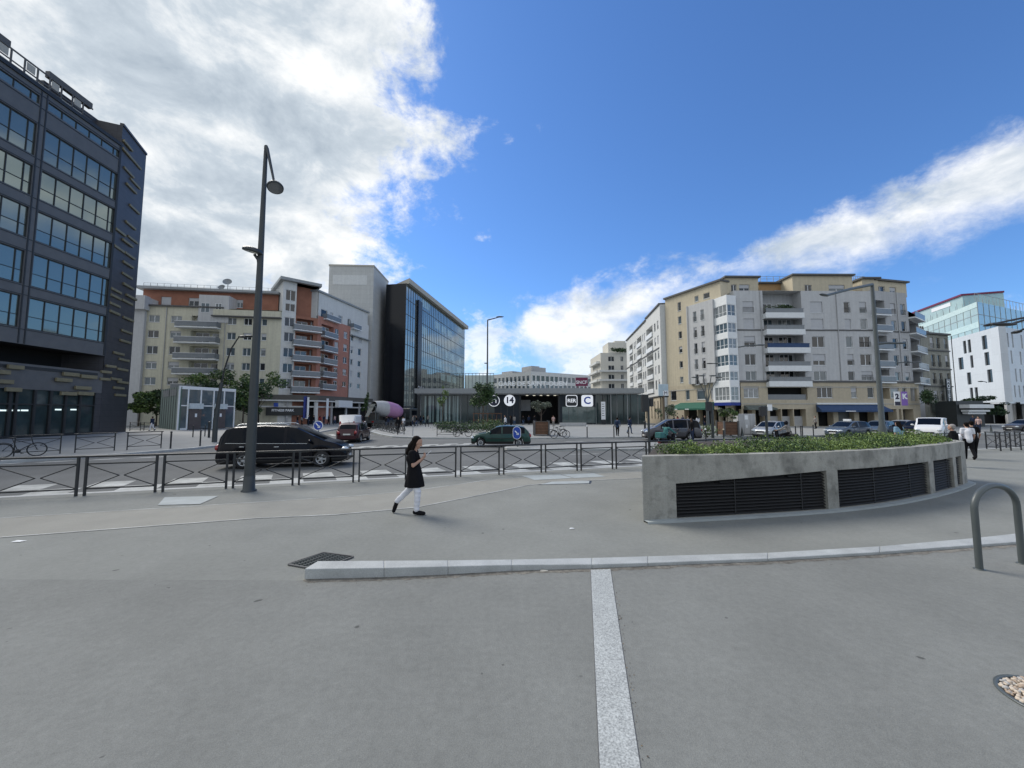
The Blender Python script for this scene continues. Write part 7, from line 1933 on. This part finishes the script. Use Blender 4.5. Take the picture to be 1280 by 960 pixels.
# scooters with riders
def scooter(label, loc, rz, bm, box=None):
    t = thing('scooter', label, 'scooter', loc, rz)
    for x in (-.6, .62):
        w = bpy.data.objects.new('wheel', None); COL.objects.link(w); w.parent = t; w.location = (x, 0, .25); w.empty_display_size = .1
        MB().lathe([(.14, -.06), (.22, -.06), (.25, 0), (.22, .06), (.14, .06)], 20, (0, 0, 0), (0, 1, 0)).local('tyre', M['tyre'], w); MB().lathe([(.001, -.05), (.15, -.05), (.15, .05), (.001, .05)], 14, (0, 0, 0), (0, 1, 0)).local('rim', M['greysteel'], w)
    mb = MB(); mb.cap((-.75, 0, .62), (-.1, 0, .60), .17, .19, 12); mb.cap((-.15, 0, .5), (.0, 0, .30), .16, .14, 12); mb.cap((.0, 0, .28), (.38, 0, .28), .14, .12, 12); mb.cap((.38, 0, .3), (.52, 0, .95), .15, .12, 12); mb.cap((.5, 0, .9), (.5, 0, 1.02), .13, .10, 12); mb.cap((.45, 0, .48), (.72, 0, .50), .09, .07, 10)
    mobj('body', fuse(mb, .025, 3, 'body'), M[bm], t)
    mb = MB(); mb.cap((-.72, 0, .78), (-.08, 0, .76), .10, .12, 10); mobj('seat', mb.mesh('seat'), M['plastic'], t)
    mb = MB(); mb.tube([(.42, -.34, 1.06), (.5, -.15, 1.04), (.5, .15, 1.04), (.42, .34, 1.06)], .022, 6); mb.local('handlebar', M['plastic'], t)
    for sg in (-1, 1): mb = MB(); mb.tube([(.47, sg * .2, 1.05), (.47, sg * .3, 1.25)], .01, 5); mb.ell((.47, sg * .32, 1.28), (.02, .08, .05), 8); mb.local('mirror', M['plastic'], t)
    mb = MB(); mb.ell((-.92, 0, .62), (.05, .12, .06), 10); mb.local('tail_light', M['tail'], t)
    mb = MB(); mb.box((-.96, -.1, .36), (-.94, .1, .5)); mb.local('number_plate', M['plate'], t)
    mb = MB(); mb.ell((.63, 0, .88), (.05, .1, .08), 10); mb.local('headlight', M['lamp'], t)
    if box:
        mb = MB(); mb.box((-1.0, -.2, .84), (-.62, .2, 1.16)); bevel(mb.local('top_box', M[box], t), .04, 3)
    return t
def rider():
    return dict(pelvis=(-.30, 0, .92), chest=(-.20, 0, 1.26), neck=(-.15, 0, 1.44), head=(-.10, 0, 1.57), shL=(-.18, .18, 1.38), shR=(-.18, -.18, 1.38), elL=(.08, .30, 1.16), elR=(.08, -.30, 1.16), wrL=(.34, .30, 1.08), wrR=(.34, -.30, 1.08), hdL=(.44, .31, 1.07), hdR=(.44, -.31, 1.07),
                hipL=(-.28, .10, .90), hipR=(-.28, -.10, .90), knL=(.14, .20, .78), knR=(.14, -.20, .78), anL=(.10, .20, .40), anR=(.10, -.20, .40), toL=(.28, .2, .36), toR=(.28, -.2, .36))
p = G(836, 565, ROAD); h_ = radians(35)
scooter('dark scooter with teal top box waiting beside the planter end', (p.x, p.y, ROAD), h_, 'p_black', 'c_teal')
figure('scooter rider in teal jacket and dark helmet beside the planter end', rider(), (p.x, p.y, ROAD), h_, dict(skin='skin', top='c_teal', legs='c_black'), .018, 'long', helmet='p_black')
p = P(981, 545, 26.5); h_ = radians(120)
scooter('black scooter in front of the silver car', (p.x, 26.5, ROAD), h_, 'p_black')
figure('scooter rider in grey jacket with black helmet before the silver car', rider(), (p.x, 26.5, ROAD), h_, dict(skin='skin', top='c_grey', legs='c_black'), .02, 'long', helmet='p_black')
# ---------------------------------------------------------------- trees and plants
def leaves(mb, blobs, n, sz, rng, nm=3, flat=0.0, shell=.45):
    tot = sum(r[0] * r[1] * r[2] for _, r in blobs)
    for c, r in blobs:
        k = max(8, int(n * (r[0] * r[1] * r[2]) / tot))
        tone = rng.random()
        for _ in range(k):
            q = V((rng.gauss(0, 1), rng.gauss(0, 1), rng.gauss(0, 1))).normalized() * (shell + (1 - shell) * rng.random() ** .5) * rng.uniform(.8, 1.12)
            p = V((c[0] + q.x * r[0], c[1] + q.y * r[1], c[2] + q.z * r[2]))
            a = V((rng.gauss(0, 1), rng.gauss(0, 1), rng.gauss(0, .6))).normalized(); b = a.cross(V((rng.gauss(0, 1), rng.gauss(0, 1), rng.gauss(0, 1)))).normalized()
            s = sz * rng.uniform(.6, 1.3); w = s * .55
            m = int(min(nm - 1, max(0, rng.gauss(tone * nm - .3, .8))))
            mb.add([p - a * s, p + b * w, p + a * s, p - b * w], [(0, 1, 2, 3)], m)
def tree(name, label, b, h, cw, ch, n=2600, sz=.16, mats=('leaf2', 'leaf1', 'leaf3'), seed=1, nb=14, trunk=.12, group=None, lean=0.0, base=.35):
    rng = random.Random(seed); b = V(b)
    t = thing(name, label, 'tree', b, group=group)
    cz = b.z + h - ch / 2; blobs = []
    for i in range(nb):
        q = V((rng.gauss(0, 1), rng.gauss(0, 1), rng.gauss(0, 1))).normalized() * rng.uniform(.3, .95)
        r = rng.uniform(.16, .34)
        blobs.append(((b.x + q.x * cw / 2, b.y + q.y * cw / 2, cz + q.z * ch / 2), (cw / 2 * r * 1.2, cw / 2 * r * 1.2, ch / 2 * r)))
    mb = MB(); top = V((b.x + lean, b.y, cz)); mb.tube([b, b + V((.02, 0, h * .25)), top], [trunk, trunk * .8, trunk * .35], 8)
    for c, r in blobs[:9]:
        s = b + (top - b) * rng.uniform(base, .9); m_ = (s + V(c)) / 2 + V((0, 0, -.1)); mb.tube([s, m_, V(c)], [trunk * .35, trunk * .25, trunk * .1], 5)
    mb.build('trunk', M['bark'], t)
    mb = MB(); leaves(mb, blobs, n, sz, rng); mb.build('crown', [M[m] for m in mats], t)
    return t
def bush(label, b, w, d, h, n=1200, sz=.12, mats=('leaf2', 'leaf1', 'leaf3'), seed=1, nb=8, name='shrub'):
    rng = random.Random(seed); b = V(b); t = thing(name, label, 'shrub', b); blobs = []
    for i in range(nb): r = rng.uniform(.28, .45); blobs.append(((b.x + rng.uniform(-.38, .38) * w, b.y + rng.uniform(-.38, .38) * d, b.z + h * rng.uniform(.3, .62)), (w * r, max(d * r, .25), h * .42)))
    mb = MB(); leaves(mb, blobs, n, sz, rng, shell=.3); mb.build('foliage', [M[m] for m in mats], t)
    mb = MB()
    for c, r in blobs[:5]: mb.tube([b + V((rng.uniform(-.1, .1), 0, 0)), V(c)], [.03, .015], 5)
    mb.build('stem', M['bark'], t); return t
def at(u, v, Y): return P(u, v, Y)
# group behind the kiosk
for k, (u, Y, vt, wpx, lb) in enumerate(((322, 60, 462, 60, 'broad green tree right of the kiosk behind the black van'), (284, 62, 463, 58, 'light green tree directly behind the glass kiosk'), (240, 62, 464, 58, 'tree crown above the left half of the kiosk roof'), (304, 58, 474, 52, 'low dense tree between kiosk frame and lamp'), (196, 62, 482, 46, 'dark small tree left of the kiosk wall'), (174, 62, 486, 30, 'dark tree beside the slate wing of the office'))):
    b = pt(u, Y); h = P(u, vt, Y).z; w = wpx / FPX * Y
    tree('street_tree', lb, b, h, w, h * .72, 3000, .2, seed=20 + k, nb=18)
b = pt(604, 49.5); h = P(604, 473, 49.5).z; tree('street_tree', 'dark leafy young tree hiding the round sign of the station', b, h, 3.9, h * .66, 2100, .15, ('leaf2', 'leaf1', 'leaf1'), 41, 22, .11)
b = pt(553, 52); h = P(553, 482, 52).z; tree('sapling', 'thin staked sapling in front of the left station glass', b, h, 1.7, h * .5, 420, .12, ('leaf1', 'leaf3', 'leaf3'), 42, 8, .05)
b = V((P(676.5, 530, 37).x, 37, 1.3)); tree('olive_tree', 'grey green olive tree in the brown planter box before the entrance', b, P(676, 498.5, 37).z - 1.3, 2.1, (P(676, 498.5, 37).z - 1.3) * .75, 1500, .075, ('olive2', 'olive', 'olive'), 43, 14, .06)
b = V((P(909, 530, 36.5).x, 36.5, 1.3)); tree('potted_tree', 'small bushy tree in the wooden planter left of the cabinet', b, P(909, 508, 36.5).z - 1.3, 1.8, 1.6, 1200, .10, ('leaf1', 'leaf3', 'olive'), 44, 12, .05)
b = pt(834, 50); tree('olive_tree', 'loose olive tree beside the station sign post', b, P(834, 501, 50).z, 2.7, 2.6, 900, .11, ('olive2', 'olive', 'leaf1'), 45, 10, .07)
b = pt(457, 66); tree('sapling', 'slim sapling between shops and mixer truck', b, P(457, 488, 66).z, 1.6, 4.2, 700, .15, ('leaf2', 'leaf1', 'leaf1'), 46, 8, .06)
b = pt(1224, 64); tree('street_tree', 'wide dark tree in front of the white office', b, P(1224, 495, 64).z, 6.4, 3.2, 3600, .18, ('leaf2', 'leaf2', 'leaf1'), 47, 18, .16)
b = pt(1207, 68); tree('street_tree', 'small dark tree behind the white stall blinds', b, P(1207, 497, 68).z, 3.2, 3.0, 1600, .18, ('leaf2', 'leaf2', 'leaf1'), 48, 10, .12)
b = pt(1161, 62); bush('dark ivy clump at the left end of the hotel awning', b + V((0, 0, 3.4)), 2.2, 1.5, 2.6, 1000, .14, ('leaf2', 'leaf2', 'leaf1'), 49)
b = V((P(884, 545, 34).x, 34, 0)); bush('pale bush at the foot of the pedestrian signal', b, 1.4, .8, 1.2, 500, .08, ('leaf3', 'olive', 'leaf1'), 50)
b = pt(553, 52); bush('low dark round shrub bed under the staked sapling', b, 3.4, 1.5, 1.15, 1500, .09, ('leaf2', 'leaf1', 'leaf1'), 51, 10)
b = pt(585, 43); bush('dark green shrub bed left of the grey street lamp', b, 5.2, 1.5, 1.35, 2000, .09, ('leaf2', 'leaf1', 'leaf1'), 52, 14)
b = pt(616, 44); bush('lighter shrub bed right of the grey street lamp', b, 2.6, 1.4, 1.5, 1100, .09, ('leaf1', 'leaf1', 'leaf3'), 53, 9)
for k, (u, Y) in enumerate(((772, 124), (780, 124))):
    b = P(u, 440.5, Y - .5); bush('roof terrace planting on the distant white flats, %s clump' % ('left' if k == 0 else 'right'), b, 5.5, 1.5, 1.6, 500, .22, ('leaf2', 'leaf2', 'leaf1'), 60 + k, 8)
b = P(976, 384, 61.5); bush('green plants on the top loggia of the grey corner house', V((b.x, b.y, b.z - .6)), 4.2, .8, 1.1, 500, .14, ('leaf2', 'leaf1', 'leaf1'), 63, 8)
# hedge on the planter
rng = random.Random(5); mb = MB(); nf = len(cvx)
i1 = s_of(826, 651.6)
for k in range(38000):
    i = rng.randrange(max(3, i1 // 2), nf - 3); p = cvx[i]; n_ = norm2(cvx, i)
    dmax = 1.9 if i > 10 else .9
    o = .24 + rng.random() ** 1.6 * dmax; q = p + n_ * o + V((rng.uniform(-.15, .15), rng.uniform(-.1, .1), 0))
    hloc = .10 + .07 * math.sin(q.x * 2.1) + .07 * math.sin(q.x * 5.3 + 1) + .05 * math.sin(q.x * 11.7) + .05 * math.sin(q.y * 4.1)
    ramp = min(1.0, .25 + (i - i1 // 2) / max(1., nf * .12)) if i < nf * .9 else 1.0
    z = HT - .1 + rng.random() ** .6 * (hloc + .13) * ramp * (1.0 if o > .3 else .7)
    p = V((q.x, q.y, z)); a = V((rng.gauss(0, .7), rng.gauss(0, .7), rng.gauss(.5, .6))).normalized(); b = a.cross(V((rng.gauss(0, 1), rng.gauss(0, 1), rng.gauss(0, 1)))).normalized()
    if math.sin(q.x * 3.7 + 2) + math.sin(q.x * 8.9 + q.y * 5) * .6 < -.75 and rng.random() < .6: continue
    s = rng.uniform(.014, .036); w = s * .45
    m = int(min(2, max(0, rng.gauss(1.3 + .6 * math.sin(q.x * 1.7), .8))))
    mb.add([p - a * s, p + b * w, p + a * s, p - b * w], [(0, 1, 2, 3)], m)
for k in range(170):
    i = rng.randrange(8, nf - 6); p = cvx[i] + norm2(cvx, i) * rng.uniform(.25, 1.2); h = rng.uniform(.2, .38)
    z0 = HT - .1; tip = p + V((rng.uniform(-.08, .08), rng.uniform(-.08, .08), z0 + h))
    mb.tube([p + V((0, 0, z0)), tip], [.004, .002], 3, 2)
    for j in range(7):
        c = p + (tip - p - V((0, 0, z0))) * rng.uniform(.4, 1) + V((0, 0, z0)); a = V((rng.gauss(0, 1), rng.gauss(0, 1), .4)).normalized(); b = a.cross(V((0, 0, 1))).normalized(); mb.add([c, c + a * .03 + b * .012, c + a * .06, c + a * .03 - b * .012], [(0, 1, 2, 3)], rng.choice((1, 2)))
h = mb.build('planting', [M['leaf2'], mat('hedge leaf', (.12, .19, .045), .6, var=.25, sc=2), mat('hedge leaf light', (.22, .30, .08), .6, var=.25, sc=2)]); tag(h, 'bright green ground cover growing along the top of the concrete planter', 'hedge', kind='stuff')
# dry leaves and grit caught along the granite kerb and the strip joint
mb = MB(); rng = random.Random(9)
for k in range(420):
    if k < 330:
        i = rng.randrange(len(F0) - 1); p = F0[i] + (F0[i + 1] - F0[i]) * rng.random() + V((rng.uniform(-.02, .02), -abs(rng.gauss(.015, .07)), .006))
    else:
        tq = rng.random(); p = (b_ := G(763, 712)) + (G(801, 965) - b_) * tq + V((rng.gauss(.02, .02), 0, .008))
    s = rng.uniform(.003, .011); a = V((rng.gauss(0, 1), rng.gauss(0, 1), rng.gauss(0, .2))).normalized(); b = V((-a.y, a.x, rng.gauss(0, .3))).normalized()
    mb.add([p - a * s, p + b * s * .6, p + a * s, p - b * s * .6], [(0, 1, 2, 3)], rng.randrange(3))
o = mb.build('grit', [M['bark'], M['soil'], mat('dry leaf', (.20, .15, .09), .8)]); tag(o, 'dry leaf bits and grit scattered along the foot of the granite kerb', 'litter', kind='stuff')
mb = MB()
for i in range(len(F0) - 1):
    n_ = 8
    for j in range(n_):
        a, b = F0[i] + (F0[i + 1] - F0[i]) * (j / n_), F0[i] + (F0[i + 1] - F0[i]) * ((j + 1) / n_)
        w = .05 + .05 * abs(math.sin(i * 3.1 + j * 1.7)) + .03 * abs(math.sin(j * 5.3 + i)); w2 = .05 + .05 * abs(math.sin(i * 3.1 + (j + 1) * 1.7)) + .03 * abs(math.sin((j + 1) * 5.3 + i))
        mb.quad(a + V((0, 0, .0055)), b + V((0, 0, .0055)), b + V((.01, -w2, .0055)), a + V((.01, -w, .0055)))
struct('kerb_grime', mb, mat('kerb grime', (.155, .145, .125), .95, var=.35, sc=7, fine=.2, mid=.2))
